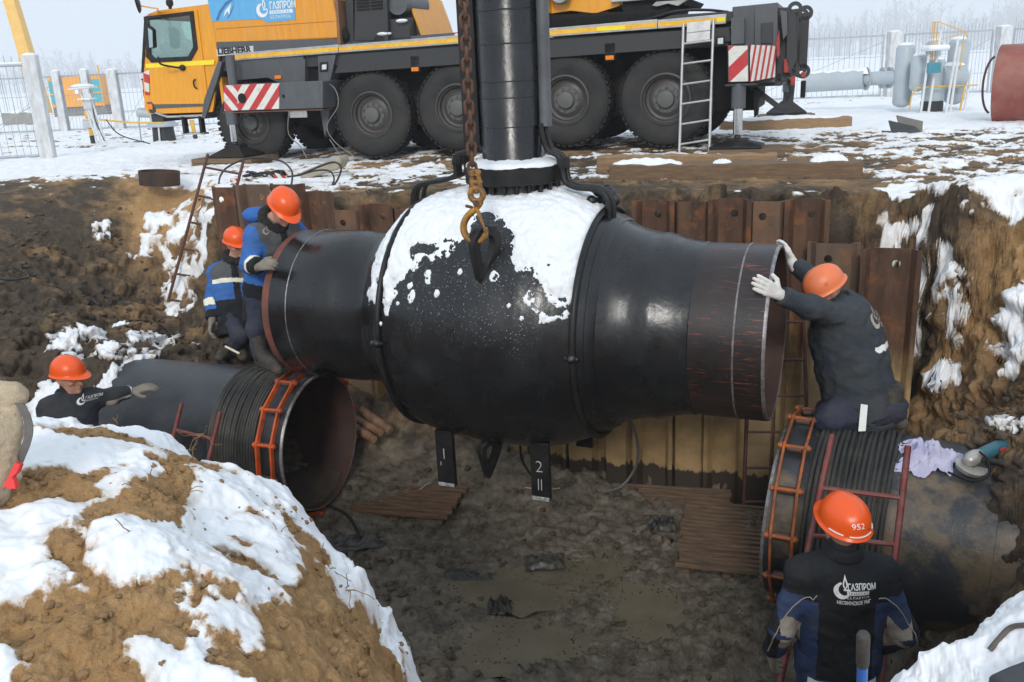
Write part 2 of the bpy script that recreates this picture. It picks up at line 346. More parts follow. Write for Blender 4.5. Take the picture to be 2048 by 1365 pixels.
_B = """360,872 370,910 383,950 390,990 130,880 190,878 300,985 330,1010 280,1030 110,968 155,955 210,1025 180,1060 130,1100 200,1100 150,1130 130,1200 50,1265 100,1310 180,1300 250,1250 300,1260 330,1285 186,1251 266,1251 319,1224 239,1220 223,1022 425,1222 467,1232 505,1100 500,1142 611,1065 637,1145 584,1198 558,1250 637,1224 531,1304 478,1330 690,1304 664,1267 584,1330 720,1280 770,1330 700,1230 640,1350 60,1225 140,1345
60,720 150,740 200,660 100,640 300,640 380,660 50,650 260,480 330,420 250,420 200,520 150,450 300,560 100,550 250,600 120,600 30,600 60,500
1900,440 1940,430 1980,470 2030,500 1960,530 2000,560 2040,560 1830,520 1860,620 1950,660 1880,660 1960,700 1850,780 1900,810 1960,790 2020,800 1880,840 1700,440 1720,500 1990,880 2000,950 1840,740"""
for txt, vs_ in ((_S, (.84, .60, .74)), (_B, (.06, .12, .2))):
    for ln, v in zip(txt.split('\n'), vs_):
        for w_ in ln.split():
            px, py = map(float, w_.split(',')); x_, y_ = hit(px, py); SN.append((x_, y_, v))
SD = [(-2, 2.6, 1), (-1, 2.6, 1), (-1.5, 3.2, 1), (-.5, 2.8, .95), (-3.5, 3, .9), (-1, 1.5, 1), (1.3, 2, .7), (2, 2, .7), (-.4, 3.1, .55), (-.1, 3.2, .1), (-4.4, 12, .85), (-4.6, 12.3, .9), (-3.9, 10.7, .7), (-5.2, 11.6, .3), (-4.6, 10.4, .15), (-5.6, 10.8, .12), (-3.6, 9.7, .25), (-6, 10, .1), (-5, 9, .08), (-4.2, 8.3, .15), (-3.2, 9, .2), (-3.2, 8, .12), (-7, 12, .2), (-6.5, 11.6, .12), (-7.6, 11.1, .1), (-5.6, 12.2, .25), (-2.5, 8.2, .15), (-1, 7, .05), (0, 6, .0), (.6, 5, .02), (1.4, 4.6, .34), (.9, 4.3, .3), (1.6, 5.1, .3), (1, 7, .08), (2, 7, .08), (2.4, 4.4, .2), (3.6, 7.4, .35), (3.8, 6.8, .6), (4.1, 6.4, .75), (3.6, 6.5, .4), (3.4, 6.5, .15), (3.5, 6, .2), (3.2, 5.4, .35), (3.3, 4.8, .45), (2.9, 4.5, .25), (4, 5, .6), (0, 10, .3), (2, 9, .28), (-2, 10, .3), (4, 10, .3), (0, 13, .3), (5, 12, .35), (-6, 14, .3)]
def coarse(fn, x, y, kr=4, kc=3):
    ri = np.unique(np.append(np.arange(0, x.shape[0], kr), x.shape[0] - 1)); ci = np.unique(np.append(np.arange(0, x.shape[1], kc), x.shape[1] - 1))
    g = fn(x[np.ix_(ri, ci)], y[np.ix_(ri, ci)])
    r = np.arange(x.shape[0]); j = np.clip(np.searchsorted(ri, r, side='right') - 1, 0, len(ri) - 2); f = ((r - ri[j]) / (ri[j + 1] - ri[j]))[:, None]
    g = g[j] * (1 - f) + g[j + 1] * f
    c = np.arange(x.shape[1]); j = np.clip(np.searchsorted(ci, c, side='right') - 1, 0, len(ci) - 2); f = ((c - ci[j]) / (ci[j + 1] - ci[j]))[None]
    return g[:, j] * (1 - f) + g[:, j + 1] * f
def ground_z(x, y, full=False):
    x = np.asarray(x, float); y = np.asarray(y, float)
    h = coarse(rbf, x, y) if full else rbf(x, y)
    d = np.hypot(x / 1.0, (y - 6.5) / 1.0)
    k = 1 - sst(9.5, 14, d)
    h = h * k
    s = (x - PF.x) * PE.x + (y - PF.y) * PE.y; w = (x - PF.x) * PNV.x + (y - PF.y) * PNV.y
    nearpile = (1 - sst(.2, .5, np.abs(w - .2))) * (s > -5.4) * (s < 2.1)
    pit = sst(-.15, -.6, h) * k
    floor = sst(-2.1, -2.45, h)
    fg = 1 - sst(3.6, 4.6, y)
    a1 = fbm(x * 1.1, y * 1.1, 0.3, 3); a2 = fbm(x * 3.3, y * 3.3, 4.2 + h * 3.0, 4); a3 = fbm(x * 11, y * 11, 8.1 + h * 9, 4)
    rid = 1 - np.abs(fbm(x * 2.3 + 5, y * 2.3, 2.2 + h, 4))
    far = sst(14, 40, d)
    amp = (1 - .85 * nearpile)
    if full:
        hs = np.hypot(np.gradient(h, axis=1) / (np.gradient(x, axis=1) + 1e-9), np.gradient(h, axis=0) / (np.gradient(y, axis=0) + 1e-9)); amp = amp / (1 + (hs / 1.1) ** 2 * (y > 4.2))
    hh = h + amp * (a1 * (.03 + .06 * pit * (1 - floor)) + a2 * (.018 + .045 * pit - .034 * floor) + a3 * (.009 + .024 * pit * (1 - .35 * floor)) * (1 - .8 * far) + (rid - .8) * .16 * pit * (1 - floor) * (1 - fg))
    hh = hh + floor * (.024 * np.abs(fbm(x * 4.6 + .8 * a2, y * 6.2, 1.7, 4)) + .022 * (1 - np.abs(fbm(x * 10 + a2, y * 12, 5.7, 5)) * 2) )
    # puddle hollows
    for (px_, py_, rx, ry, dp) in PUD: hh = hh - dp * np.exp(-(((x - px_) / rx) ** 2 + ((y - py_) / ry) ** 2) ** 1.5) * floor
    hh = hh + fg * (.018 * a2 + .004 * a3 - .03 * np.abs(fbm(x * 2.6, y * 2.6, 7.7, 3)))
    # ruts beside the crane
    hh = hh - .05 * np.exp(-((((x - 2) * PNV.x + (y - 11.6) * PNV.y) + .25 * a1) / .35) ** 2) * (x > -6) * (1 - pit)
    if not full: return hh
    sb = coarse(lambda a, b: shep(a, b, SN, 3.4, None, .005), x, y); sd = coarse(lambda a, b: shep(a, b, SD), x, y)
    gx = np.gradient(hh, axis=1) / (np.gradient(x, axis=1) + 1e-9); gy = np.gradient(hh, axis=0) / (np.gradient(y, axis=0) + 1e-9)
    slope = np.hypot(gx, gy)
    sn = sb + (.20 - .1 * fg) * fbm(x * 1.6, y * 1.6 + 3, 6.6 + h * 1.6, 4) + (.24 + .06 * fg) * fbm(x * 5.2, y * 5.2, 1.2 + h * 5.2, 5) - .05 * np.clip(slope - .6, 0, 2.5) * (1 - .6 * fg * 0)
    sn = sn + .35 * far + .02 * fg * (sb > .3)
    sn = np.where(floor > .5, np.minimum(sn, .2), sn)
    th = np.where(fg > .5, .021, np.where(pit > .3, .045, .022)) * (1 - .7 * far)
    t_ = sst(.475, .56, sn); sn = sn + (.06 + .035 * fg) * fbm(x * 19, y * 19, 3.1 + h * 17, 3)
    hh = hh + fg * (1 - t_) * (.012 * a3 + .005 * fbm(x * 34, y * 34, 2.2, 3))
    hh = hh + th * t_ * (.75 + .5 * np.clip(a2, -.5, .8)) + t_ * fbm(x * 7, y * 7, 2.5, 4) * .007
    return hh, sn, sd + .22 * a1 + .16 * a2
PUD = [(-.02, 6.35, .42, .26, .06), (.95, 5.85, .22, .42, .055), (-.05, 5.55, .5, .2, .055), (.42, 6.6, .3, .16, .04)]
def make_ground():
    nc = 1080; uu = np.linspace(-1, 1, 4000); dn = 1 + 3.2 * np.exp(-((uu * .93 - .49) / .055) ** 2) + .8 * np.exp(-((uu * .93 + .42) / .08) ** 2); cd = np.cumsum(dn); cd = (cd - cd[0]) / (cd[-1] - cd[0])
    u = np.interp(np.linspace(0, 1, nc), cd, uu); u = .86 * u + .22 * u ** 5 + .35 * u ** 21
    ys = [1.05]
    while ys[-1] < 1300:
        yv = ys[-1]
        st = .0062 if yv < 3.6 else .0125 if yv < 5 else .0175 if yv < 9.2 else .03 if yv < 13 else .03 * (yv / 13) ** 2.6
        ys.append(yv + min(st, 45))
    back = [-60, -25, -12, -6, -3, -1.5, -.6, -.1, .25, .5, .7, .85, .95]
    ys = np.array(back + ys)
    wid = np.where(ys < 0, 1.5 + np.abs(ys) * 2.0, ys * .98 + 1.5 - .9 * np.exp(-((ys - 2.2) / 1.6) ** 2))
    Yg, Ug = np.meshgrid(ys, u, indexing='ij'); Xg = Ug * wid[:, None]
    h, sn, sd = ground_z(Xg, Yg, True)
    nr = len(ys)
    # break up the steep faces sideways
    gx = np.gradient(h, axis=1) / (np.gradient(Xg, axis=1) + 1e-9); gy = np.gradient(h, axis=0) / (np.gradient(Yg, axis=0) + 1e-9)
    sl_ = np.hypot(gx, gy); k = sst(.7, 2.2, sl_) * (Yg < 13) * (Yg > 1.2)
    ds = fbm(Xg * 3.1, Yg * 3.1, h * 3.1, 4) * .12 + fbm(Xg * 10, Yg * 10, h * 10, 4) * .04
    ds = ds * np.where(Yg < 3.8, .25, 1.0)
    ds = ds + (Yg > 3.8) * (fbm(Xg * 27, Yg * 27, h * 27, 3) * .014 + .05 * (1 - 2 * np.abs(fbm(Xg * 1.7, Yg * 1.7, h * 3.4, 3))))
    nn_ = np.sqrt(1 + sl_ ** 2); Xo = Xg - k * ds * gx / nn_; Yo = Yg - k * ds * gy / nn_; h = h + k * ds / nn_
    co = np.stack([Xo, Yo, h], -1).reshape(-1, 3)
    me = bpy.data.meshes.new('ground'); me.vertices.add(nr * nc); me.vertices.foreach_set('co', co.ravel())
    i = np.arange((nr - 1) * (nc - 1)); r_, c_ = i // (nc - 1), i % (nc - 1); a = r_ * nc + c_
    q = np.stack([a, a + 1, a + nc + 1, a + nc], 1).astype(np.int32)
    me.loops.add(q.size); me.loops.foreach_set('vertex_index', q.ravel()); me.polygons.add(len(q)); me.polygons.foreach_set('loop_start', np.arange(0, q.size, 4, dtype=np.int32))
    me.update(calc_edges=True)
    me.polygons.foreach_set('use_smooth', np.ones(len(q), bool))
    for nm, arr in (('snow', sn), ('sand', sd), ('deep', np.clip(-h, -1, 3))):
        at = me.attributes.new(nm, 'FLOAT', 'POINT'); at.data.foreach_set('value', np.ascontiguousarray(arr.ravel(), dtype=np.float32))
    me.materials.append(ground_mat()); me.update()
    o = bpy.data.objects.new('ground', me); COL.objects.link(o); struct(o); return o
def ground_mat():
    m, t, b = newmat('soil_and_snow')
    v = objvec(t)
    at = lambda n: N(t, 'Attribute', attribute_name=n).outputs['Fac']
    def mth(op, a, b_=None, c=None):
        n = N(t, 'Math', operation=op)
        for i, x in enumerate((a, b_, c)):
            if x is None: continue
            if isinstance(x, (int, float)): n.inputs[i].default_value = x
            else: t.links.new(x, n.inputs[i])
        return n.outputs[0]
    n_big = noise(t, 1.3, 6, .62, v); n_mid = noise(t, 7, 7, .65, v); n_fine = noise(t, 45, 6, .7, v); n_gr = noise(t, 190, 3, .7, v)
    sandf = mth('ADD', at('sand'), mth('MULTIPLY_ADD', n_mid.outputs[0], .5, -.25))
    mud = ramp(t, n_mid.outputs[0], [(.25, (.042, .029, .019)), (.5, (.12, .084, .053)), (.75, (.23, .165, .105))]).outputs[0]
    mud2 = ramp(t, n_big.outputs[0], [(.3, (.045, .040, .034)), (.55, (.06, .046, .032)), (.75, (.10, .065, .038))]).outputs[0]
    mud = mixc(t, .5, mud, mud2)
    och = ramp(t, n_mid.outputs[0], [(.2, (.32, .17, .065)), (.5, (.50, .30, .135)), (.8, (.64, .43, .22))]).outputs[0]
    och2 = ramp(t, n_big.outputs[0], [(.35, (.36, .21, .09)), (.6, (.54, .305, .125)), (.75, (.44, .27, .13))]).outputs[0]
    och = mixc(t, .5, och, och2)
    soil = mixc(t, ramp(t, sandf, [(.22, (0, 0, 0)), (.68, (1, 1, 1))]).outputs[0], mud, och)
    soil = mixc(t, .35, soil, ramp(t, n_fine.outputs[0], [(.3, (.3, .3, .3)), (.7, (1.6, 1.6, 1.6))]).outputs[0], 'MULTIPLY')
    soil = mixc(t, ramp(t, n_gr.outputs[0], [(.62, (0, 0, 0)), (.75, (.35, .35, .35))]).outputs[0], soil, (.35, .28, .2))
    # wet grey clay on the floor
    wet = ramp(t, mth('ADD', at('deep'), mth('MULTIPLY_ADD', n_big.outputs[0], .5, -.25)), [(.72, (0, 0, 0)), (.80, (1, 1, 1))])
    wet.color_ramp.elements[0].position = .70; wet.color_ramp.elements[1].position = .83
    # deep runs 0..2.6 -> scale to 0..1
    sc = mth('MULTIPLY', at('deep'), .36)
    t.links.new(mth('ADD', sc, mth('MULTIPLY_ADD', n_big.outputs[0], .3, -.15)), wet.inputs[0])
    clay = ramp(t, n_mid.outputs[0], [(.3, (.07, .058, .043)), (.5, (.20, .168, .126)), (.72, (.36, .32, .26))]).outputs[0]
    soil = mixc(t, mth('MULTIPLY', wet.outputs[0], .75), soil, clay)
    # snow
    sv = mth('ADD', at('snow'), mth('ADD', mth('MULTIPLY_ADD', n_fine.outputs[0], .14, -.07), mth('MULTIPLY_ADD', n_gr.outputs[0], .06, -.03)))
    sf = ramp(t, sv, [(.485, (0, 0, 0)), (.535, (1, 1, 1))]).outputs[0]
    dirt = ramp(t, mth('ADD', sv, mth('MULTIPLY_ADD', n_mid.outputs[0], .7, -.35)), [(.42, (.62, .55, .47)), (.62, (.88, .89, .91))]).outputs[0]
    snow = mixc(t, ramp(t, n_gr.outputs[0], [(.70, (0, 0, 0)), (.74, (.3, .3, .3))]).outputs[0], dirt, (.5, .42, .33))
    c = mixc(t, sf, soil, snow)
    t.links.new(c, b.inputs['Base Color'])
    rw = ramp(t, n_mid.outputs[0], [(.40, (.2,) * 3), (.60, (.68,) * 3)]).outputs[0]
    rs = mixc(t, wet.outputs[0], (.9, .9, .9), rw)
    rs = mixc(t, sf, rs, (.6, .6, .6)); t.links.new(rs, b.inputs['Roughness'])
    b.inputs['Specular IOR Level'].default_value = .4
    hgt = mth('ADD', mth('ADD', mth('MULTIPLY', n_fine.outputs[0], 1.0), mth('MULTIPLY', n_gr.outputs[0], .4)), mth('MULTIPLY', n_mid.outputs[0], 1.3))
    bp = bump(t, b, hgt, .55, .03)
    t.links.new(ramp(t, sf, [(0, (.8,) * 3), (1, (.16,) * 3)]).outputs[0], bp.inputs['Strength'])
    return m
GROUND = make_ground()
def water_mat():
    m, t, b = newmat('muddy_water')
    v = objvec(t); n = noise(t, 3, 4, .6, v)
    spots = N(t, 'TexVoronoi'); spots.inputs['Scale'].default_value = 26; t.links.new(v, spots.inputs['Vector'])
    n5 = noise(t, 4, 2, .5, v)
    mth = N(t, 'Math', operation='MULTIPLY_ADD'); mth.inputs[1].default_value = .55; mth.inputs[2].default_value = -.13; t.links.new(n5.outputs[0], mth.inputs[0])
    lt = N(t, 'Math', operation='LESS_THAN'); t.links.new(spots.outputs['Distance'], lt.inputs[0]); t.links.new(mth.outputs[0], lt.inputs[1])
    c = ramp(t, n.outputs[0], [(.3, (.14, .118, .08)), (.7, (.20, .17, .12))]).outputs[0]
    c = mixc(t, lt.outputs[0], c, (.015, .014, .012))
    t.links.new(c, b.inputs['Base Color']); b.inputs['Roughness'].default_value = .04
    bump(t, b, noise(t, 25, 2, .5, v).outputs[0], .05, .01); return m
def puddle(cx, cy, rx, ry, z):
    mb = MB(); k = 40
    pts = [(cx + rx * math.cos(2 * math.pi * i / k) * (1 + .1 * math.sin(3 * i)), cy + ry * math.sin(2 * math.pi * i / k) * (1 + .12 * math.cos(2.3 * i)), z) for i in range(k)]
    mb.add(pts, [tuple(range(k))]); o = mb.build('puddle', WATER, smooth=0); struct(o)
WATER = water_mat()
puddle(-.02, 6.35, .75, .42, -2.632); puddle(.95, 5.85, .45, .65, -2.634); puddle(-.05, 5.55, .85, .36, -2.64); puddle(.42, 6.6, .5, .3, -2.625)
# ---------------------------------------------------------------- valve hanging over the pit
AV = R(23.5); VO = Vector((0.046, 6.685, -0.492))
VE = Vector((math.cos(AV), -math.sin(AV), 0)); VN = Vector((math.sin(AV), math.cos(AV), 0))
def VL(x, y, z): return VO + VE * x + VN * y + Vector((0, 0, z))
def coating_mat(name='black_wrap_coating', sleet=True):
    m, t, b = newmat(name)
    v = objvec(t); sx = N(t, 'SeparateXYZ'); t.links.new(v, sx.inputs[0])
    n1 = noise(t, 3, 6, .6, v); n2 = noise(t, 30, 5, .65, v)
    vs = objvec(t, (30, 2.5, 2.5)); streak = noise(t, 1.6, 4, .6, vs)
    c = ramp(t, n1.outputs[0], [(.3, (.006, .006, .007)), (.6, (.014, .0145, .016)), (.8, (.03, .03, .032))]).outputs[0]
    c = mixc(t, ramp(t, streak.outputs[0], [(.66, (0, 0, 0)), (.8, (.16, .16, .16))]).outputs[0], c, (.25, .24, .23))
    # fine sleet sticking to the upper flank
    vo = N(t, 'TexVoronoi'); vo.inputs['Scale'].default_value = 75; t.links.new(v, vo.inputs['Vector'])
    dots = ramp(t, vo.outputs['Distance'], [(.13, (1, 1, 1)), (.2, (0, 0, 0))]).outputs[0]
    zz = N(t, 'Math', operation='MULTIPLY_ADD'); zz.inputs[1].default_value = .75; t.links.new(sx.outputs[2], zz.inputs[0]); t.links.new(n1.outputs[0], zz.inputs[2])
    lo = ramp(t, zz.outputs[0], [(.5, (0, 0, 0)), (.68, (1, 1, 1))]).outputs[0]
    ax = N(t, 'Math', operation='ABSOLUTE'); t.links.new(sx.outputs[0], ax.inputs[0])
    xm = ramp(t, ax.outputs[0], [(.42, (1, 1, 1)), (.6, (0, 0, 0))]).outputs[0]
    f = mixc(t, 1.0, mixc(t, 1.0, dots, lo, 'MULTIPLY'), xm, 'MULTIPLY')
    n9 = noise(t, 60, 2, .6, v); f = mixc(t, 1.0, f, ramp(t, n9.outputs[0], [(.45, (0, 0, 0)), (.6, (1, 1, 1))]).outputs[0], 'MULTIPLY')
    if sleet: c = mixc(t, f, c, (.75, .77, .8))
    t.links.new(c, b.inputs['Base Color'])
    rr = ramp(t, n1.outputs[0], [(.3, (.16,) * 3), (.7, (.38,) * 3)]); t.links.new(rr.outputs[0], b.inputs['Roughness'])
    w = N(t, 'TexWave'); w.bands_direction = 'X'; w.wave_profile = 'SAW'; w.inputs['Scale'].default_value = 1.9; w.inputs['Distortion'].default_value = .8; w.inputs['Detail'].default_value = 2; t.links.new(v, w.inputs['Vector'])
    hh = mixc(t, .7, n2.outputs[0], w.outputs[0]); hh = mixc(t, .5, hh, noise(t, 7, 3, .5, v).outputs[0]); bump(t, b, hh, .42, .02); return m
COAT = coating_mat(); COAT2 = coating_mat('black_tape_coating', False)
BLK = M('black_paint', (.010, .010, .011), .4, 0, .3, 8, (.05, .045, .04), .3, .15, 50, spec=.3)
BLKM = M('black_mastic', (.008, .008, .009), .3, 0, .4, 20, (.3, .3, .28), .3, .9, 30, thr=.62)
STEEL = M('cut_steel', (.32, .32, .33), .42, .6, .3, 30, (.12, .06, .035), .6, .2, 60)
RUSTIN = M('rusty_bore', (.075, .034, .024), .7, 0, .35, 5, (.035, .022, .018), .8, .3, 40)
REDOX = M('primer_red', (.20, .065, .045), .7, 0, .25, 10, (.08, .045, .035), .6, .15, 50)
def scratch_mat():
    m, t, b = newmat('scratched_bare_coating')
    v = objvec(t); v2 = objvec(t, (2.2, 30, 30)); n1 = noise(t, 4, 6, .6, v); n2 = noise(t, 2.2, 7, .75, v2, .6); n3 = noise(t, 2.6, 3, .5, v)
    c = ramp(t, n1.outputs[0], [(.3, (.010, .009, .009)), (.7, (.032, .022, .020))]).outputs[0]
    f = mixc(t, 1, ramp(t, n2.outputs[0], [(.57, (0, 0, 0)), (.65, (.9, .9, .9))]).outputs[0], ramp(t, n3.outputs[0], [(.36, (0, 0, 0)), (.56, (1, 1, 1))]).outputs[0], 'MULTIPLY')
    c = mixc(t, f, c, (.30, .07, .04)); t.links.new(c, b.inputs['Base Color']); b.inputs['Roughness'].default_value = .36
    bump(t, b, noise(t, 60, 4, .6, v).outputs[0], .12, .01); return m
SCR = scratch_mat()
def snow_mat():
    m, t, b = newmat('fresh_snow'); v = objvec(t); n = noise(t, 9, 5, .6, v)
    c = ramp(t, n.outputs[0], [(.3, (.80, .82, .85)), (.7, (.91, .92, .93))]).outputs[0]; t.links.new(c, b.inputs['Base Color'])
    b.inputs['Roughness'].default_value = .65; bump(t, b, noise(t, 120, 4, .7, v).outputs[0], .35, .01); return m
SNOW = snow_mat()
VALVE = thing('ball_valve', 'large black ball valve with snowy dome and tall stem hanging over the pit', 'valve', VO, -AV)
BP = [(-1.06, .612), (-1.0, .622), (-.95, .66), (-.88, .735), (-.78, .83), (-.68, .885), (-.55, .928), (-.4, .956), (-.2, .976), (0, .984), (.2, .98), (.36, .96), (.52, .922), (.64, .872), (.74, .82), (.84, .762), (.93, .715), (1.0, .69), (1.06, .678)]
_bx = np.array([p[0] for p in BP]); _br = np.array([p[1] for p in BP])
def brad(x): return float(np.interp(x, _bx, _br))
mb = MB(); xs = np.linspace(-1.06, 1.06, 90); mb.lathe([(x, brad(x)) for x in xs], d=(1, 0, 0), seg=96); mb.build('body', COAT, VALVE, 60)
mb = MB(); mb.lathe([(-1.865, .611), (-1.70, .612), (-1.69, .617), (-1.28, .617), (-1.27, .612), (-1.05, .612)], d=(1, 0, 0), seg=96); lp = mb.build('pipe_stub', COAT2, VALVE)
mb = MB(); mb.lathe([(-1.93, .606), (-1.865, .609), (-1.864, .600)], d=(1, 0, 0), seg=96); mb.build('bare_strip', REDOX, lp)
mb = MB(); mb.lathe([(-1.93, .606), (-1.936, .60), (-1.936, .59), (-1.93, .586)], d=(1, 0, 0), seg=96); mb.build('bevelled_rim', STEEL, lp)
mb = MB(); mb.lathe([(-1.935, .588), (-1.0, .588), (-1.0, .05)], d=(1, 0, 0), seg=64); mb.build('bore', RUSTIN, lp)
mb = MB(); mb.ring((-1.70, 0, 0), (1, 0, 0), .6135, .0055, 96, 6); mb.build('weld_seam', STEEL, lp)
mb = MB(); mb.lathe([(1.05, .68), (1.12, .668), (1.17, .672), (1.21, .66), (1.28, .638), (1.37, .62), (1.44, .614), (1.445, .609)], d=(1, 0, 0), seg=96); rp = mb.build('pipe_stub', COAT2, VALVE)
mb = MB(); mb.lathe([(1.44, .6085), (1.915, .6085)], d=(1, 0, 0), seg=96); mb.build('scratched_end', SCR, rp)
mb = MB(); mb.ring((1.735, 0, 0), (1, 0, 0), .609, .007, 96, 6); mb.build('weld_seam', STEEL, rp)
mb = MB(); mb.lathe([(1.905, .6085), (1.93, .604), (1.936, .60), (1.936, .588), (1.93, .584)], d=(1, 0, 0), seg=96); mb.build('bevelled_rim', STEEL, rp)
mb = MB(); mb.lathe([(1.935, .586), (1.0, .586), (1.0, .05)], d=(1, 0, 0), seg=64); mb.build('bore', RUSTIN, rp)
for x_, r_ in ((-.70, .021), (.74, .024)):
    mb = MB(); mb.ring((x_, 0, 0), (1, 0, 0), brad(x_) + r_ * .8, r_, 80, 10); h_ = mb.build('seam_hose', BLK, VALVE)
    mb = MB(); a_ = R(12); rr_ = brad(x_) + .05
    p_ = Vector((x_, -rr_ * math.cos(a_), rr_ * math.sin(a_) - .2)); mb.sph(p_, (.035, .04, .03)); mb.cyl(p_ - Vector((.05, 0, 0)), p_ + Vector((.05, 0, 0)), .016, 8); mb.build('hose_clamp', BLKM, h_)
mb = MB(); mb.lathe([(.80, brad(.80) + .004), (.805, brad(.805) + .012), (.86, brad(.86) + .012), (.865, brad(.865) + .004)], d=(1, 0, 0), seg=80); mb.build('tape_band', COAT2, VALVE)
# snow on the dome
def valve_snow():
    nx, npz = 300, 270
    X = np.linspace(-1.0, .73, nx); PH = np.linspace(-1.25, 1.5, npz)
    Xg, Pg = np.meshgrid(X, PH, indexing='ij')
    lim = np.interp(Xg, [-1.0, -.95, -.86, -.72, -.63, -.55, -.45, -.3, -.15, 0, .1, .2, .28, .4, .5, .6, .7, .73], [R(30), R(58), R(66), R(70), R(79), R(72), R(52), R(55), R(50), R(44), R(48), R(40), R(44), R(62), R(66), R(68), R(66), R(60)])
    rr = np.interp(Xg, _bx, _br); xx = Xg * 5; yy = rr * np.sin(Pg) * 5; zz = rr * np.cos(Pg) * 5
    nz = fbm(xx, yy, zz, 6, 2.03, .62)
    lim2 = np.where(Pg > 0, lim, R(58))
    mk = (lim2 - np.abs(Pg)) * rr / .16 + nz * 1.25
    mk = np.minimum(mk, (Xg + 1.0) / .05 + nz * .6); mk = np.minimum(mk, (.735 - Xg) / .02 + nz * .3)
    # wind-scoured bald spot and the bare neck of the stem
    mk = mk - 1.1 * np.clip(fbm(xx * .8 + 3, yy * .8, zz * .8, 3), 0, 1) * (Pg > R(25)) - 2.4 * np.exp(-(((Xg - .03) / .13) ** 2 + ((Pg - R(40)) / .2) ** 2)) - 1.5 * np.exp(-(((Xg + .42) / .1) ** 2 + ((Pg - R(47)) / .035) ** 2))
    mk = mk - 1.3 * np.exp(-(((Xg - .14) / .07) ** 2 + ((Pg - R(50)) / .14) ** 2)); mk = np.where(np.hypot(Xg - .02, rr * np.sin(Pg)) < .26, -1, mk)
    mk = np.where(np.abs(Xg + .70) < .03, np.minimum(mk, np.where(Pg > R(20), -1, mk)), mk)
    # stray clumps on the flank
    for (cx, cp, sr) in ((-.05, 1.0, .03), (.1, .95, .04), (-.3, 1.02, .03), (.42, 1.3, .03), (-.52, 1.25, .03), (-.68, 1.42, .03), (-.40, 1.2, .055), (-.43, 1.12, .03), (-.62, 1.32, .06), (-.2, 1.17, .025), (.2, 1.02, .05), (.33, 1.22, .02)):
        mk = np.maximum(mk, .75 - np.hypot(Xg - cx, (Pg - cp) * .85) / sr + nz * .5)
    th = .024 * sst(0, 2.0, mk) + .012 * sst(-.05, .10, mk) - .01 + .012 * sst(0, .5, mk) * fbm(xx * 3, yy * 3, zz * 3, 3)
    r2 = rr + th
    P = np.stack([Xg, -r2 * np.sin(Pg), r2 * np.cos(Pg)], -1).reshape(-1, 3)
    keep = (mk > -.12)
    q = []
    for i in range(nx - 1):
        for j in range(npz - 1):
            if keep[i, j] or keep[i + 1, j] or keep[i, j + 1] or keep[i + 1, j + 1]: q.append((i * npz + j, (i + 1) * npz + j, (i + 1) * npz + j + 1, i * npz + j + 1))
    mb = MB(); mb.add([tuple(p) for p in P], q); mb.build('snow_cover', SNOW, VALVE, 75)
valve_snow()
# stem
STX = .03
mb = MB(); mb.lathe([(1.15, .232), (1.155, .228), (3.4, .222)], o=(STX, 0, 0), seg=48); st = mb.build('stem_column', COAT2, VALVE, 60)
for z_ in (1.42, 1.62, 1.73, 1.98, 2.2):
    mb = MB(); mb.lathe([(z_, .2255), (z_ + .002, .2285), (z_ + .008, .2285), (z_ + .012, .225)], o=(STX, 0, 0), seg=48); mb.build('tape_turn', COAT2, st)
mb = MB(); mb.lathe([(1.15, .1), (1.15, .352), (1.145, .36), (1.035, .36), (1.03, .352), (1.03, .1)], o=(STX, 0, 0), seg=64); fl = mb.build('flange', BLK, VALVE)
mb = MB(); mb.lathe([(1.03, .29), (.965, .295), (.955, .28), (.90, .27), (.86, .3)], o=(STX, 0, 0), seg=48); mb.build('bonnet_neck', BLKM, VALVE)
for k in range(22):
    a_ = 2 * math.pi * k / 22; mb = MB(); c_ = (STX + .318 * math.cos(a_), .318 * math.sin(a_)); mb.tube([(c_[0], c_[1], .975), (c_[0], c_[1], 1.029)], .02, 6); mb.build('bolt', BLK, fl)
mb = MB(); sn_ = []
for k in range(60):
    a_ = 2 * math.pi * k / 60; 
    for j, (r_, h_) in enumerate(((.225, .05), (.29, .036), (.33, .028), (.35, .014), (.354, .0))):
        sn_.append((STX + r_ * math.cos(a_), r_ * math.sin(a_), 1.152 + h_ + .004 * math.sin(k * .7 + j) + .003 * math.sin(k * 2.3)))
mb.add(sn_, [(k * 5 + j, ((k + 1) % 60) * 5 + j, ((k + 1) % 60) * 5 + j + 1, k * 5 + j + 1) for k in range(60) for j in range(4)]); mb.build('snow_rim', SNOW, fl, 60)
mb = MB(); mb.box((-.255, -.02, 2.35), (.13, .16, 2.1)); mb.build('channel_bar', BLK, VALVE, 40, .006)
SLV = M('grey_plastic_sleeve', (.12, .125, .135), .45, 0, .2, 4, (.04, .04, .045), .5, .1)
mb = MB(); mb.tube([(.295, -.02, 1.42), (.30, -.02, 3.4)], .045, 14); mb.build('tube_sleeve', SLV, VALVE)
for k, (dy, dx) in enumerate(((-.05, 0), (0, .018), (.05, -.004))):
    pts = spline([(.275 + dx, dy - .02, 1.44), (.285 + dx, dy - .02, 1.36), (.32 + dx, dy - .02, 1.26), (.39 + dx, dy - .02, 1.22), (.425 + dx, dy - .02, 1.17), (.43 + dx, dy - .02, 1.10), (.455 + dx, dy - .03, 1.03), (.54 + dx, dy - .04, .995), (.68 + dx, dy - .04, .98), (.765 + dx, dy - .05, .92), (.78 + dx, dy - .06, .75), (.765, dy - .08, .68)], 6)
    mb = MB(); mb.tube(pts, .019, 10); mb.tube([(.418 + dx, dy - .02, 1.20), (.422 + dx, dy - .02, 1.13)], .03, 10); mb.build('impulse_tube', BLK, VALVE, 60)
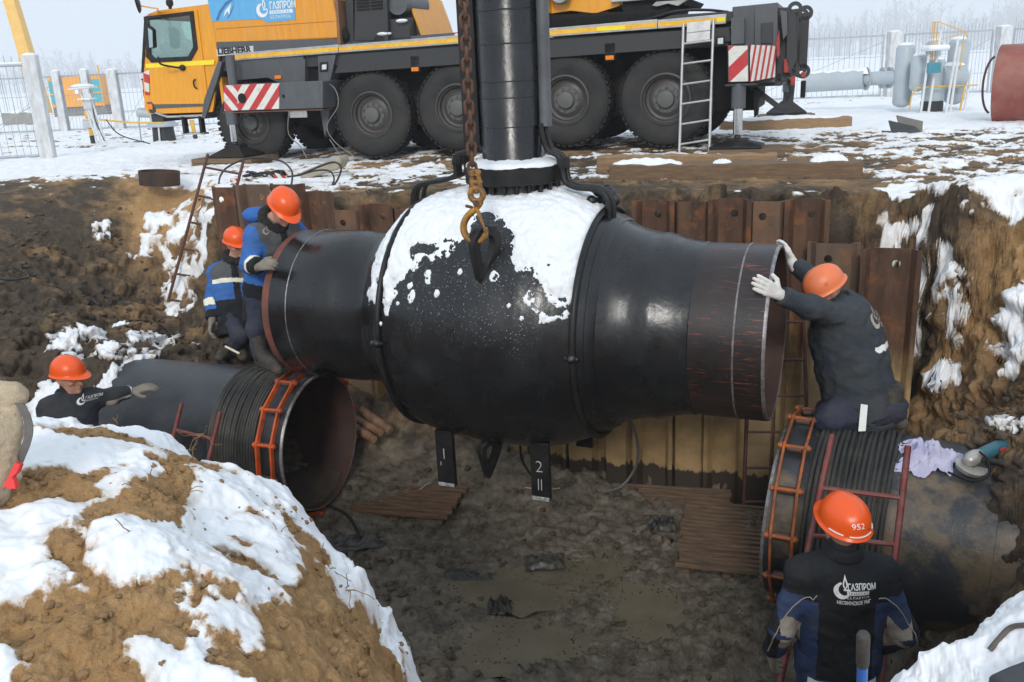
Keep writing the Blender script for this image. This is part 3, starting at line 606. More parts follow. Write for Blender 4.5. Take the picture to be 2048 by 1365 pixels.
for k, dy in enumerate((-.12, -.05, .06)):
    pts = spline([(-.26, dy, 1.26), (-.34, dy, 1.245), (-.385, dy, 1.21), (-.39, dy, 1.1), (-.41, dy, 1.075), (-.5, dy - .01, 1.045), (-.66, dy - .01, 1.02), (-.735, dy - .02, .98), (-.76, dy - .02, .87), (-.73, dy - .03, .7)], 6)
    mb = MB(); mb.tube(pts, .018, 10); mb.tube([(-.378, dy, 1.235), (-.388, dy, 1.16)], .029, 10); mb.build('impulse_tube', BLK, VALVE, 60)
mb = MB()
for k in range(26): mb.sph((.70 + random.gauss(0, .035), .08 + random.gauss(0, .05), .88 + random.gauss(0, .055)), random.uniform(.03, .055), 8, 6)
mb.build('mastic_wrap', BLKM, VALVE, 60)
# lifting eye on the near flank
def eye_plate(c, ang, sc=1.0):
    outer = [(.0, .19), (.07, .18), (.115, .13), (.125, .06), (.10, -.02), (.055, -.13), (.0, -.235), (-.03, -.235), (-.065, -.13), (-.10, -.02), (-.12, .06), (-.11, .13), (-.065, .18)]
    inner = [(.0, .125), (.035, .118), (.058, .09), (.06, .05), (.045, 0), (.022, -.05), (0, -.09), (-.012, -.09), (-.03, -.05), (-.045, 0), (-.058, .05), (-.055, .09), (-.035, .118)]
    n = len(outer); mb = MB(); t_ = .03
    vs = [(a * sc, -t_, b * sc) for a, b in outer] + [(a * sc, t_, b * sc) for a, b in outer] + [(a * sc, -t_, b * sc) for a, b in inner] + [(a * sc, t_, b * sc) for a, b in inner]
    fs = []
    for i in range(n):
        j = (i + 1) % n
        fs += [(i, j, 2 * n + j, 2 * n + i), (n + i, 3 * n + i, 3 * n + j, n + j), (i, n + i, n + j, j), (2 * n + i, 2 * n + j, 3 * n + j, 3 * n + i)]
    rot = Matrix.Rotation(ang, 4, 'Z') @ Matrix.Rotation(R(8), 4, 'X')
    mb.M = Matrix.Translation(Vector(c)) @ rot; mb.add(vs, fs); return mb
eye_plate((.14, -.83, .66), R(64)).build('lifting_eye', BLK, VALVE, 40, .006)
eye_plate((-.10, -.42, -1.0), R(60), .8).build('lifting_eye', BLK, VALVE, 40, .006)
# feet
for (x_, y_, tx) in ((-.42, -.52, '1'), (.36, -.52, '2'), (-.42, .5, None), (.36, .5, None)):
    mb = MB(); mb.box((x_, y_, -1.02), (.145, .05, .46)); mb.box((x_ - .065, y_ + .09, -1.0), (.014, .16, .42)); ft = mb.build('support_foot', BLK, VALVE, 40, .004)
    if tx:
        mb = MB(); mb.box((x_, y_ - .004, -1.235), (.14, .05, .03)); mb.build('worn_edge', M('worn_white_edge', (.5, .5, .49), .8, 0, .3, 40, (.05, .05, .05), .9, .1, 50, thr=.52), ft, 40, .004)
        CH = M('white_chalk', (.5, .5, .48), .9, 0, .2, 60)
        me = text_mesh(tx, .13, bold=-.003); me.materials.append(CH); link_mesh('chalk_digit', me, ft, Matrix.Translation((x_ - .035, y_ - .0265, -1.02)) @ Matrix.Rotation(R(90), 4, 'X'))
        mb = MB()
        for q in ((-.012, .012) if tx == '2' else (-.034,)): mb.box((x_ + q, y_ - .0275, -1.12 if tx == '2' else -1.06), (.005, .003, .09 if tx == '2' else .03))
        mb.build('chalk_stroke', CH, ft)
# ---------------------------------------------------------------- chain and hook
RCH = M('rusty_chain_steel', (.16, .075, .042), .75, .2, .35, 30, (.06, .035, .025), .8, .35, 90)
YHK = M('worn_yellow_hook', (.50, .235, .025), .55, 0, .25, 14, (.10, .055, .035), .9, .3, 60, thr=.48)
HP = VL(.12, -.90, .81); CHN = thing('lifting_chain', 'rusty brown steel lifting chain hanging down in front of the stem', 'chain', HP)
def link_me():
    mb = MB(); pts = []
    L_, W_ = .0305, .0245
    for k in range(20):
        a = 2 * math.pi * k / 20; x = W_ * math.cos(a); z = W_ * math.sin(a) + (L_ * .62 if math.sin(a) >= 0 else -L_ * .62); pts.append((x, 0, z))
    mb.tube(pts, .0115, 8, closed=True); return mb.mesh('link', RCH, 60)
LME = link_me()
for k in range(36):
    z_ = .405 + k * .0635; link_mesh('link', LME, CHN, Matrix.Translation((.012 * k / 36 + random.uniform(-.002, .002), 0, z_)) @ Matrix.Rotation(R(12 + (90 if k % 2 else 0) + random.uniform(-8, 8)), 4, 'Z') @ Matrix.Rotation(R(random.uniform(-3, 3)), 4, 'Y'))
HK = thing('lifting_hook', 'worn yellow safety hook at the end of the chain, gripping the valve\'s lifting eye', 'hook', HP)
Hm = Matrix.Rotation(R(-14), 4, 'Z')
mb = MB(); mb.M = Hm
arc = [(.045, .0, .20), (.03, 0, .175), (-.005, 0, .145), (-.05, 0, .105), (-.078, 0, .055), (-.078, 0, 0), (-.052, 0, -.04), (-.008, 0, -.058), (.04, 0, -.045), (.068, 0, -.005), (.072, 0, .035)]
mb.tube(spline(arc, 4), [.026] * 8 + [.03] * 20 + [.028] * 8 + [.022, .02, .017, .013, .009], 10, flat=.75); mb.build('hook_body', YHK, HK, 60)
mb = MB(); mb.M = Hm; mb.tube(spline([(.012, -.012, .185), (.03, -.012, .12), (.055, -.012, .05), (.07, -.012, -.01)], 4), [.02] * 6 + [.015] * 6 + [.01], 8, flat=.6); mb.build('latch', YHK, HK, 60)
mb = MB(); mb.M = Hm; mb.ring((.02, 0, .245), (0, 1, 0), .042, .02, 24, 10); mb.build('hook_eye', YHK, HK, 60)
mb = MB(); mb.M = Hm; mb.cyl((.02, -.035, .192), (.02, .035, .192), .02, 14); mb.cyl((-.055, -.012, .175), (-.01, -.012, .165), .01, 8); mb.build('pivot_bolt', RCH, HK)
mb = MB(); mb.M = Hm
mb.tube([(.0, 0, .285), (-.008, 0, .33), (.0, 0, .385)], .016, 8); mb.tube([(.045, 0, .285), (.042, 0, .33), (.03, 0, .385)], .016, 8); mb.cyl((-.02, 0, .325), (.06, 0, .325), .014, 10); mb.tube([(0, 0, .29), (.022, 0, .262), (.045, 0, .29)], .014, 8); mb.cyl((.0, -.02, .385), (.0, .02, .385), .022, 12); mb.cyl((.03, -.02, .385), (.03, .02, .385), .022, 12)
mb.build('chain_coupling', YHK, HK, 60)
# ---------------------------------------------------------------- buried pipe ends
def dirty_coat(name, amt):
    m, t, b = newmat(name); v = objvec(t); n1 = noise(t, 3, 6, .62, v); n2 = noise(t, 2.0, 9, .7, v); n3 = noise(t, 35, 4, .6, v); n4 = noise(t, .9, 3, .5, v)
    c = ramp(t, n1.outputs[0], [(.3, (.012, .013, .015)), (.7, (.05, .054, .062))]).outputs[0]
    s = N(t, 'Math', operation='MULTIPLY_ADD'); s.inputs[1].default_value = .5; t.links.new(n4.outputs[0], s.inputs[0]); t.links.new(n2.outputs[0], s.inputs[2])
    c = mixc(t, ramp(t, s.outputs[0], [(.80 - amt, (0, 0, 0)), (.9 - amt, (.9, .9, .9))]).outputs[0], c, (.16, .115, .07))
    t.links.new(c, b.inputs['Base Color']); rr = ramp(t, n1.outputs[0], [(.3, (.3,) * 3), (.7, (.55,) * 3)]); t.links.new(rr.outputs[0], b.inputs['Roughness'])
    bump(t, b, mixc(t, .5, n3.outputs[0], n2.outputs[0]), .3, .02); return m
ROPE = M('muddy_rope', (.028, .027, .025), .75, 0, .5, 3, (.13, .115, .09), .5, .5, 60, stretch=(1, 1.2, 1.2), thr=.56)
ORG = M('orange_clamp_paint', (.62, .095, .015), .5, 0, .22, 12, (.14, .05, .025), .75, .2, 60, thr=.55)
ORG2 = M('rusty_clamp_paint', (.42, .105, .02), .6, 0, .3, 14, (.12, .05, .025), .85, .3, 60, thr=.5)
PIPE_L, PIPE_R = Vector((-1.73, 7.42, -1.77)), Vector((1.823, 5.682, -1.661))
def buried_pipe(o, sgn, length, label, rope0, rope1, nr, amt, rz):
    t = thing('buried_pipe', label, 'pipe', o, rz, 'pipe ends in the pit')
    dm = dirty_coat('dirty_pipe_coating' + str(sgn), amt)
    mb = MB(); mb.lathe([(sgn * a, r) for a, r in ((.02, .61), (.27, .611), (.272, .616), (1.3, .616), (1.303, .612), (length, .612))], d=(1, 0, 0), seg=96); mb.build('pipe_wall', dm, t)
    mb = MB(); mb.lathe([(sgn * a, r) for a, r in ((.02, .611), (0, .605), (-.004, .598), (0, .592))], d=(1, 0, 0), seg=96); mb.build('bevelled_rim', STEEL, t)
    mb = MB(); mb.lathe([(sgn * 0, .593), (sgn * length * .7, .593), (sgn * length * .7, .02)], d=(1, 0, 0), seg=64); mb.build('bore', RUSTIN, t)
    mb = MB(); random.seed(5)
    for k in range(nr):
        x = sgn * (rope0 + (rope1 - rope0) * k / (nr - 1)); rr = (rope1 - rope0) / (nr - 1) / 2 * .96
        pts = []; ph = random.random() * 6
        for q in range(72):
            a = 2 * math.pi * q / 72; r0 = .617 + rr * .7 + .003 * math.sin(5 * a + ph); pts.append((x + .004 * math.sin(3 * a + ph), r0 * math.cos(a), r0 * math.sin(a)))
        mb.tube(pts, rr, 7, closed=True)
    mb.build('rope_wrap', ROPE, t, 60); return t
PLT = buried_pipe(PIPE_L, -1, 2.6, 'open black pipe end wrapped in rope, on the left beneath the valve', .27, .72, 17, -.01, -R(21))
PRT = buried_pipe(PIPE_R, 1, 1.9, 'mud-stained black pipe end on the right under the kneeling worker', .25, .70, 15, .005, -R(28))
def mud_fill(t, sgn):
    P = []; nu, nv = 30, 14
    for i in range(nu):
        x = sgn * (.05 + i * .05)
        for j in range(nv):
            a = R(-90 - 38 + 76 * j / (nv - 1)); hgt = (.0 + .14 * min(1, i / 6)) * math.cos(R(-38 + 76 * j / (nv - 1)) * 2.2) + .02 * random.random()
            r = .588 - max(0, hgt); P.append((x, r * math.cos(a), r * math.sin(a)))
    mb = MB(); mb.grid(P, nu, nv); mb.build('mud_inside', M('pipe_mud', (.06, .042, .03), .9, 0, .4, 9, None, 0, .6, 25), t, 80)
mud_fill(PLT, -1); PRT.rotation_euler[1] = R(2)
def clamp(o, rz, x0, x1, mat, label, n=14, ph=0.0, gap=None):
    t = thing('pipe_clamp', label, 'clamp', o, rz, 'orange pipe clamps'); rad = .672
    ang = [ph + 2 * math.pi * k / n for k in range(n)]
    pt = lambda a, x, r=rad: Vector((x, r * math.cos(a), r * math.sin(a)))
    for k in range(n):
        a, b = ang[k], ang[(k + 1) % n]
        if gap is not None and k == gap: continue
        for x in (x0, x1):
            mb = MB(); p, q = pt(a, x), pt(b, x); d = (q - p).normalized(); nrm = (p + q).normalized(); ax = Vector((1, 0, 0)); w, h = .009, .02
            vs = [c + ax * (w * i) + nrm * (h * j) for c in (p - d * .02, q + d * .02) for i in (-1, 1) for j in (-1, 1)]
            mb.add(vs, [(0, 1, 3, 2), (4, 6, 7, 5), (0, 4, 5, 1), (2, 3, 7, 6), (0, 2, 6, 4), (1, 5, 7, 3)]); mb.build('link_bar', mat, t, 40, .003)
        lo, hi = min(x0, x1), max(x0, x1)
        mb = MB(); mb.cyl(pt(a, lo - .04), pt(a, hi + .04), .014, 10); mb.cyl(pt(a, lo - .03), pt(a, lo - .012), .024, 6); mb.cyl(pt(a, hi + .012), pt(a, hi + .03), .024, 6); mb.build('pin', mat, t)
        mb = MB(); mb.cyl(pt(a, lo + .02, rad - .02), pt(a, hi - .02, rad - .02), .026, 12); mb.build('roller', M('roller_steel', (.10, .06, .045), .6, .3, .3, 20), t)
    return t
clamp(PIPE_L, -R(21), -.06, -.2, ORG, 'bright orange chain clamp around the open pipe end on the left', 14, .12)
clamp(PIPE_R, -R(28), .07, .20, ORG2, 'rusty orange chain clamp around the pipe end on the right', 14, .30)
# ---------------------------------------------------------------- sheet piles
def pile_mat(name, rust, stain, zr, grey):
    m, t, b = newmat(name); tc = N(t, 'TexCoord'); v = tc.outputs['Object']; oi = N(t, 'ObjectInfo')
    ad = N(t, 'VectorMath', operation='ADD'); t.links.new(v, ad.inputs[0])
    sc = N(t, 'VectorMath', operation='SCALE'); sc.inputs[0].default_value = (31, 17, 0); t.links.new(oi.outputs['Random'], sc.inputs['Scale']); t.links.new(sc.outputs[0], ad.inputs[1])
    mp = N(t, 'Mapping'); mp.inputs['Scale'].default_value = (6, 6, 1.1); t.links.new(ad.outputs[0], mp.inputs[0])
    n1 = noise(t, 1.6, 7, .65, mp.outputs[0]); n2 = noise(t, 5, 7, .66, ad.outputs[0]); n3 = noise(t, 60, 4, .6, ad.outputs[0])
    c = ramp(t, n1.outputs[0], [(.28, tuple(k * .45 for k in rust)), (.5, rust), (.72, tuple(k * 1.9 for k in rust))]).outputs[0]
    c = mixc(t, ramp(t, n2.outputs[0], [(.52, (0, 0, 0)), (.64, (.7, .7, .7))]).outputs[0], c, (.24, .085, .025))
    sx = N(t, 'SeparateXYZ'); t.links.new(v, sx.inputs[0])
    st_ = ramp(t, n2.outputs[0], [(.3, tuple(k * .7 for k in stain)), (.7, tuple(k * 1.2 for k in stain))]).outputs[0]
    def mrange(a, bb, amp):
        s = N(t, 'Math', operation='MULTIPLY_ADD'); s.inputs[1].default_value = amp; t.links.new(n1.outputs[0], s.inputs[0]); t.links.new(sx.outputs[2], s.inputs[2])
        r = N(t, 'MapRange'); r.inputs['From Min'].default_value = a + amp * .5; r.inputs['From Max'].default_value = bb + amp * .5; t.links.new(s.outputs[0], r.inputs['Value']); return r.outputs[0]
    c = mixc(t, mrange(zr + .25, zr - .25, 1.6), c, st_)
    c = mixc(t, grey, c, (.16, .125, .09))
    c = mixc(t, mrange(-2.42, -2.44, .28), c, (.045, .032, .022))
    t.links.new(c, b.inputs['Base Color']); b.inputs['Roughness'].default_value = .72; bump(t, b, n3.outputs[0], .25, .01); return m
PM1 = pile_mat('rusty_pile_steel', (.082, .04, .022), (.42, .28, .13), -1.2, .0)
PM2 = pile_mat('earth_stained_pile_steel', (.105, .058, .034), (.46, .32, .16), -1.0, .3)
def pile(s, w, width, ztop, zbot, front, mat, label, hole=1, lean=0.0):
    o = bpy.data.objects.new('sheet_pile', None); COL.objects.link(o); p = PW(s, w)
    o.location = (p.x, p.y, 0); o.rotation_euler = (0, R(lean), -AP); WM[o.name] = Matrix.Translation(o.location) @ Matrix.Rotation(-AP, 4, 'Z')
    tag(o, label, 'sheet pile', 'rusty sheet piles lining the pit')
    d = -1 if front else 1; dep = .085 * d; hw = width / 2; ww = hw - .055
    mb = MB(); t_ = .012
    def sheet(poly2):      # polyline in plan, extruded z
        for i in range(len(poly2) - 1):
            (xa, ya), (xb, yb) = poly2[i], poly2[i + 1]; dx, dy = xb - xa, yb - ya; l = math.hypot(dx, dy); nx, ny = -dy / l * t_ / 2, dx / l * t_ / 2
            mb.prism([(xa + nx, ya + ny), (xb + nx, yb + ny), (xb - nx, yb - ny), (xa - nx, ya - ny)], zbot, ztop, 'z')
    sheet([(-hw - .02, -dep * .5), (-hw + .015, -dep * .5), (-ww, dep * .5)]); sheet([(ww, dep * .5), (hw - .015, -dep * .5), (hw + .02, -dep * .5)])
    mb.build('flange', mat, o, 40, .003)
    mb = MB(); hz = ztop - .13; hx = (-.3 if front else .3) * ww; hr = .034; yf = dep * .5
    if hole:
        n = 16; ring_o, ring_i = [], []
        zc0, zc1 = hz - .1, ztop
        for k in range(n):
            a = 2 * math.pi * k / n + math.pi / n; cx, cz = math.cos(a), math.sin(a)
            tx = ((ww if cx > 0 else -ww) - hx) / cx; tz = ((zc1 if cz > 0 else zc0) - hz) / cz; q = min(tx, tz)
            ring_o.append((hx + cx * q, hz + cz * q)); ring_i.append((hx + hr * cx, hz + hr * cz))
        vs = [(x, yf + e, z) for e in (-t_ / 2, t_ / 2) for ring_ in (ring_o, ring_i) for x, z in ring_]
        fs = []
        for k in range(n):
            j = (k + 1) % n; fs += [(k, j, n + j, n + k), (2 * n + k, 3 * n + k, 3 * n + j, 2 * n + j), (n + k, n + j, 3 * n + j, 3 * n + k), (k, 2 * n + k, 2 * n + j, j)]
        # corner fillers
        for sx_, sz_ in ((-ww, zc0), (ww, zc0), (-ww, zc1), (ww, zc1)):
            ds = sorted(range(n), key=lambda k: (ring_o[k][0] - sx_) ** 2 + (ring_o[k][1] - sz_) ** 2)[:2]
            i0 = len(vs); vs += [(sx_, yf - t_ / 2, sz_), (sx_, yf + t_ / 2, sz_)]; fs += [(ds[0], ds[1], i0), (2 * n + ds[0], 2 * n + ds[1], i0 + 1)]
        mb.add(vs, fs); mb.bb(-ww, ww, yf - t_ / 2, yf + t_ / 2, zbot, zc0)
    else: mb.bb(-ww, ww, yf - t_ / 2, yf + t_ / 2, zbot, ztop)
    mb.build('web', mat, o, 40)
    return o
PL = [(-4.9, .0, .38, .27, 1, PM1, 'first dark sheet pile at the left end, beside the leaning ladder'), (-4.54, 0, .38, .29, 0, PM2, 'pale brown sheet pile second from the left end of the wall'), (-4.17, 0, .38, .30, 1, PM1, 'sheet pile behind the helmet of the blue-jacketed worker on the pipe'), (-3.80, 0, .38, .22, 0, PM1, 'brown sheet pile just right of the standing blue-jacketed worker'),
 (-3.45, -.04, .34, .05, 1, PM2, 'short earth-brown sheet pile with a round hole, first of the low ones on the left'), (-3.12, -.02, .34, .10, 0, PM1, 'low sheet pile with an orange rust streak and a round hole'), (-2.78, -.04, .34, .06, 1, PM1, 'low rusty sheet pile touching the left side of the snowy dome'), (-2.44, -.02, .34, .05, 0, PM1, 'sheet pile hidden behind the left shoulder of the valve')]
s_ = -2.1
while s_ < -.75: PL.append((s_, 0, .34, .04, len(PL) % 2, PM1, 'sheet pile standing behind the ball valve dome')); s_ += .34
PL += [(-.72, 0, .3, .0, 1, PM1, 'low rust-red sheet pile just right of the valve tubes'), (-.36, 0, .34, .15, 0, PM1, 'dark rust sheet pile, first of the five tall ones right of the valve'), (-.02, 0, .34, .145, 1, PM1, 'rusty sheet pile with a hole, second of the tall ones right of the valve'), (.31, 0, .33, .165, 0, PM1, 'middle one of the five tall sheet piles right of the valve'), (.62, 0, .32, .15, 1, PM2, 'paler sheet pile above the open right end of the valve'), (.95, 0, .33, .165, 0, PM1, 'dark wide sheet pile, last of the five tall ones right of the valve'),
 (1.18, -.17, .38, -.17, 1, PM2, 'lower tan sheet pile with a round hole behind the kneeling worker\'s helmet'), (1.62, -.24, .42, -.2, 0, PM1, 'rightmost dark brown sheet pile next to the snowy earth wall')]
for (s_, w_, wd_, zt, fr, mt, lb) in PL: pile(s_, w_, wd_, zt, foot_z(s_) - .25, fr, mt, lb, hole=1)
# ---------------------------------------------------------------- red ladders
RED = M('dark_red_ladder_paint', (.16, .028, .022), .45, 0, .3, 14, (.20, .15, .13), .5, .15, 60, thr=.6)
RST = M('rusty_ladder_rod', (.095, .035, .026), .65, .1, .3, 14, (.16, .12, .1), .4, .2, 60, thr=.6)
def ladder(l0, l1, r0, r1, ts, rad, mat, label, rr=None):
    l0, l1, r0, r1 = map(Vector, (l0, l1, r0, r1)); base = (l1 + r1) / 2
    t = thing('ladder', label, 'ladder', base, 0, 'red steel ladders')
    for a, b in ((l0, l1), (r0, r1)): mb = MB(); mb.cyl(a, b, rad, 10); mb.build('rail', mat, t, world=True)
    for k in ts: mb = MB(); mb.cyl(l0.lerp(l1, k), r0.lerp(r1, k), rr or rad * .8, 8); mb.build('rung', mat, t, world=True)
    return t
ladder(PY(416, 308, 10.75), PY(336, 604, 10.35), PY(487, 322, 10.65), PY(411, 614, 10.25), (.09, .28, .46, .64, .81, .985), .017, RST, 'rusty ladder leaning on the left bank beside the sheet piles')
ladder(PD(1664, 870, 5.36), PD(1532, 1500, 4.78), PD(1816, 893, 5.2), PD(1744, 1510, 4.62), (.185, .345, .5, .66, .82), .019, RED, 'red tube ladder leaning on the right pipe in front of the worker with helmet 952')
ladder(PY(1504, 600, 7.4), PY(1487, 1010, 7.05), PY(1606, 600, 7.3), PY(1620, 1010, 6.95), (.105, .288, .463, .64, .817, .985), .015, RST, 'thin red ladder standing against the sheet piles behind the right pipe')
ladder(PD(363, 808, 7.35), PD(318, 990, 6.9), PD(440, 826, 7.2), PD(395, 1010, 6.75), (.3, .6, .9), .017, RED, 'red ladder top leaning on the left pipe behind the snow mound')
# ---------------------------------------------------------------- slatted duckboards on the floor
WOODM = M('muddy_board', (.20, .105, .055), .75, 0, .4, 5, (.06, .046, .034), .8, .35, 60, stretch=(1.5, 12, 12))
WOODM2 = M('reddish_board', (.20, .118, .068), .75, 0, .35, 5, (.075, .058, .044), .85, .35, 60, stretch=(1.5, 12, 12))
def duckboard(c, rz, L_, W_, n, mat, label):
    gz = float(ground_z(np.array([c[0]]), np.array([c[1]]))[0]); t = thing('duckboard', label, 'duckboard', (c[0], c[1], gz - .012), rz, 'slatted boards on the pit floor')
    for k in range(n):
        y = -W_ / 2 + W_ * (k + .5) / n; mb = MB(); l = L_ * random.uniform(.95, 1.02); mb.box((random.uniform(-.02, .02), y, .05 + random.uniform(-.004, .006)), (l, W_ / n * .58, .035), Matrix.Rotation(R(random.uniform(-1.2, 1.2)), 3, 'Z')); mb.build('slat', mat, t, 40, .004)
    for x in (-.4, 0, .4): mb = MB(); mb.box((x * L_, 0, 0), (.06, W_, .035)); mb.build('batten', mat, t)
    t.rotation_euler = (R(random.uniform(-2, 2)), R(random.uniform(-2, 2)), rz); return t
duckboard((-1.05, 7.62), -R(15), 1.05, .62, 9, WOODM, 'muddy slatted board lying below the open left pipe')
duckboard((1.42, 7.68), -R(14), 1.12, .42, 7, WOODM2, 'slatted board beside the foot of the sheet piles')
duckboard((1.76, 6.82), -R(15), .8, 1.15, 16, WOODM2, 'large slatted board running under the clamped end of the right pipe')
# firewood
BARK = M('wet_bark', (.13, .06, .035), .7, 0, .4, 9, (.32, .2, .1), .5, .4, 50, stretch=(3, 1, 1)); CUT = M('cut_wood', (.42, .27, .13), .7, 0, .2, 15)
for k, (a, b, r_, lb) in enumerate((((722, 820), (780, 862), .05, 'dark red-brown log on top of the small wood heap'), ((712, 838), (762, 866), .04, 'split orange log in the middle of the wood heap'), ((705, 852), (748, 880), .045, 'pale log lowest in the small wood heap behind the left pipe'))):
    p, q = PY(*a, 8.35 - .05 * k), PY(*b, 8.15 - .05 * k); mb = MB(); mb.tube([p, p.lerp(q, .4), q], [r_ * .9, r_, r_ * .95], 10); t = thing('log', lb, 'log', (p + q) / 2, 0, 'small wood heap'); mb.build('bark', BARK, t, world=True)
    mb = MB(); d_ = (q - p).normalized(); mb.cyl(q - d_ * .002, q + d_ * .004, r_ * .88, 10); mb.build('cut_end', CUT, t, world=True)
# ---------------------------------------------------------------- mobile crane
CA = R(20); CO = Vector((2.29, 13.02, 0.0)); CE = Vector((math.cos(CA), -math.sin(CA), 0)); CN = Vector((math.sin(CA), math.cos(CA), 0))
def sh(px, py, w=0.0):
    r = ray(px, py); c = Vector((0, 0, CAMZ)); k = (CO + CN * w - c).dot(CN) / r.dot(CN); p = c + r * k - CO
    return (p.dot(CE), p.z)
def shs(pts, w=0.0): return [sh(x, y, w) for x, y in pts]
CR = thing('mobile_crane', 'orange and grey five-axle mobile crane parked on its outriggers behind the pit', 'crane', CO, -CA)
YEL = M('crane_orange_paint', (.80, .335, .013), .42, 0, .08, 3, (.36, .19, .06), .3, .04, 30, stretch=(5, 5, .8), thr=.6, coat=.2)
YEL2 = M('crane_orange_housing', (.76, .30, .012), .45, 0, .1, 3, (.60, .38, .17), .4, .04, 30, stretch=(6, 6, .6), thr=.57, coat=.15)
GRY = M('crane_grey_paint', (.092, .10, .11), .5, 0, .12, 4, (.07, .068, .065), .5, .05, 40, stretch=(3, 3, 1))
GRD = M('crane_dark_grey', (.034, .036, .039), .55, 0, .15, 4, (.035, .033, .032), .5, .06, 40)
DRK = M('underbody_black', (.010, .010, .011), .7, 0, .3, 6, (.03, .027, .023), .4, .2, 40, spec=.2)
ALU = M('aluminium', (.52, .52, .52), .42, .7, .12, 8, (.3, .28, .25), .4, .05, 40)
CHR = M('chrome_rod', (.75, .76, .78), .12, 1, .05)
REFY = M('reflective_orange', (.85, .40, .02), .35, 0, .12, 20, (.9, .6, .05), .7, .05, 60)
REFL = M('reflective_yellow', (.95, .72, .02), .35, 0, .06, 20)
AMB = M('amber_lens', (.9, .22, .01), .25, 0, .25, 60)
LENS = M('clear_lamp_lens', (.7, .72, .72), .15, 0, .2, 40)
BLUE = M('sky_blue_panel', (.115, .40, .70), .35, 0, .06, 3, (.3, .5, .68), .3, .02, 40, stretch=(5, 5, .6), thr=.6)
WHT = M('white_lettering', (.8, .8, .79), .5, 0, .05)
RPAINT = (.52, .03, .035)
def stripes(name, dx, dz, per, ox=0.0, w=.5, dirt=.35):
    m, t, b = newmat(name); v = objvec(t); sx = N(t, 'SeparateXYZ'); t.links.new(v, sx.inputs[0])
    a = N(t, 'Math', operation='MULTIPLY'); a.inputs[1].default_value = dx / per; t.links.new(sx.outputs[0], a.inputs[0])
    c = N(t, 'Math', operation='MULTIPLY_ADD'); c.inputs[1].default_value = dz / per; t.links.new(sx.outputs[2], c.inputs[0]); t.links.new(a.outputs[0], c.inputs[2])
    o = N(t, 'Math', operation='ADD'); o.inputs[1].default_value = 50 + ox; t.links.new(c.outputs[0], o.inputs[0])
    f = N(t, 'Math', operation='FRACT'); t.links.new(o.outputs[0], f.inputs[0])
    g = N(t, 'Math', operation='GREATER_THAN'); g.inputs[1].default_value = w; t.links.new(f.outputs[0], g.inputs[0])
    col = mixc(t, g.outputs[0], RPAINT, (.72, .70, .64)); n = noise(t, 9, 7, .68, v)
    col = mixc(t, ramp(t, n.outputs[0], [(.5, (0, 0, 0)), (.7, (dirt,) * 3)]).outputs[0], col, (.25, .21, .17)); t.links.new(col, b.inputs['Base Color']); b.inputs['Roughness'].default_value = .45; return m
def glass_mat(name, tint, gl=.1):
    m = bpy.data.materials.new(name); m.use_nodes = True; t = m.node_tree
    for n in list(t.nodes): t.nodes.remove(n)
    a = N(t, 'BsdfTransparent'); a.inputs[0].default_value = (*tint, 1); g = N(t, 'BsdfGlossy'); g.inputs['Roughness'].default_value = .03
    lw = N(t, 'LayerWeight'); lw.inputs[0].default_value = .25; mp = N(t, 'Math', operation='MULTIPLY_ADD'); mp.inputs[1].default_value = .6; mp.inputs[2].default_value = gl; t.links.new(lw.outputs[0], mp.inputs[0])
    mx = N(t, 'MixShader'); o = N(t, 'OutputMaterial'); t.links.new(mp.outputs[0], mx.inputs[0]); t.links.new(a.outputs[0], mx.inputs[1]); t.links.new(g.outputs[0], mx.inputs[2]); t.links.new(mx.outputs[0], o.inputs[0]); return m
GLS = glass_mat('green_cab_glass', (.88, .97, .94), .05)
def cbox(name, mat, x0, x1, y0, y1, z0, z1, par=None, bev=.008): mb = MB(); mb.bb(x0, x1, y0, y1, z0, z1); return mb.build(name, mat, par or CR, 40, bev)
def cpoly(name, mat, poly, y0, y1, par=None, bev=.006): mb = MB(); mb.prism(poly, y0, y1, 'y'); return mb.build(name, mat, par or CR, 40, bev)
# chassis and deck
cbox('chassis', DRK, -7.3, 1.2, .55, 2.2, .62, 1.5)
cbox('underbody_box', DRK, -5.5, -1.0, .35, 2.3, .55, 1.0); cbox('gearbox', DRK, -7.6, -6.2, .5, 2.1, .55, 1.1)
dk = cpoly('deck_side', GRD, [(-5.2, 1.385), (-5.05, 1.66), (.86, 1.74), (.90, 1.56), (.3, 1.50)], 0, .05)
cbox('deck', GRD, -7.3, .86, .05, 2.65, 1.5, 1.74)
for i, (x0, x1) in enumerate(((-7.1, -5.08), (-5.075, -2.55), (-2.545, -.1), (-.095, .82))):
    z0, z1 = 1.655 + .0165 * (x0 + 7.1), 1.655 + .0165 * (x1 + 7.1)
    tr = cpoly('trim_rail', ALU, [(x0, z0), (x1, z1), (x1, z1 + .125), (x0, z0 + .115)], -.03, .06); cpoly('reflective_band', REFY, [(x0 + .01, z0 + .025), (x1 - .01, z1 + .025), (x1 - .01, z1 + .088), (x0 + .01, z0 + .082)], -.034, -.028, tr, 0)
for a_, b_ in (((-.95), (-.55)), (.7, .81)): cbox('reflector_patch', REFL, a_, b_, -.037, -.033, 1.655 + .0165 * (a_ + 7.1) + .03, 1.655 + .0165 * (a_ + 7.1) + .085, None, 0)
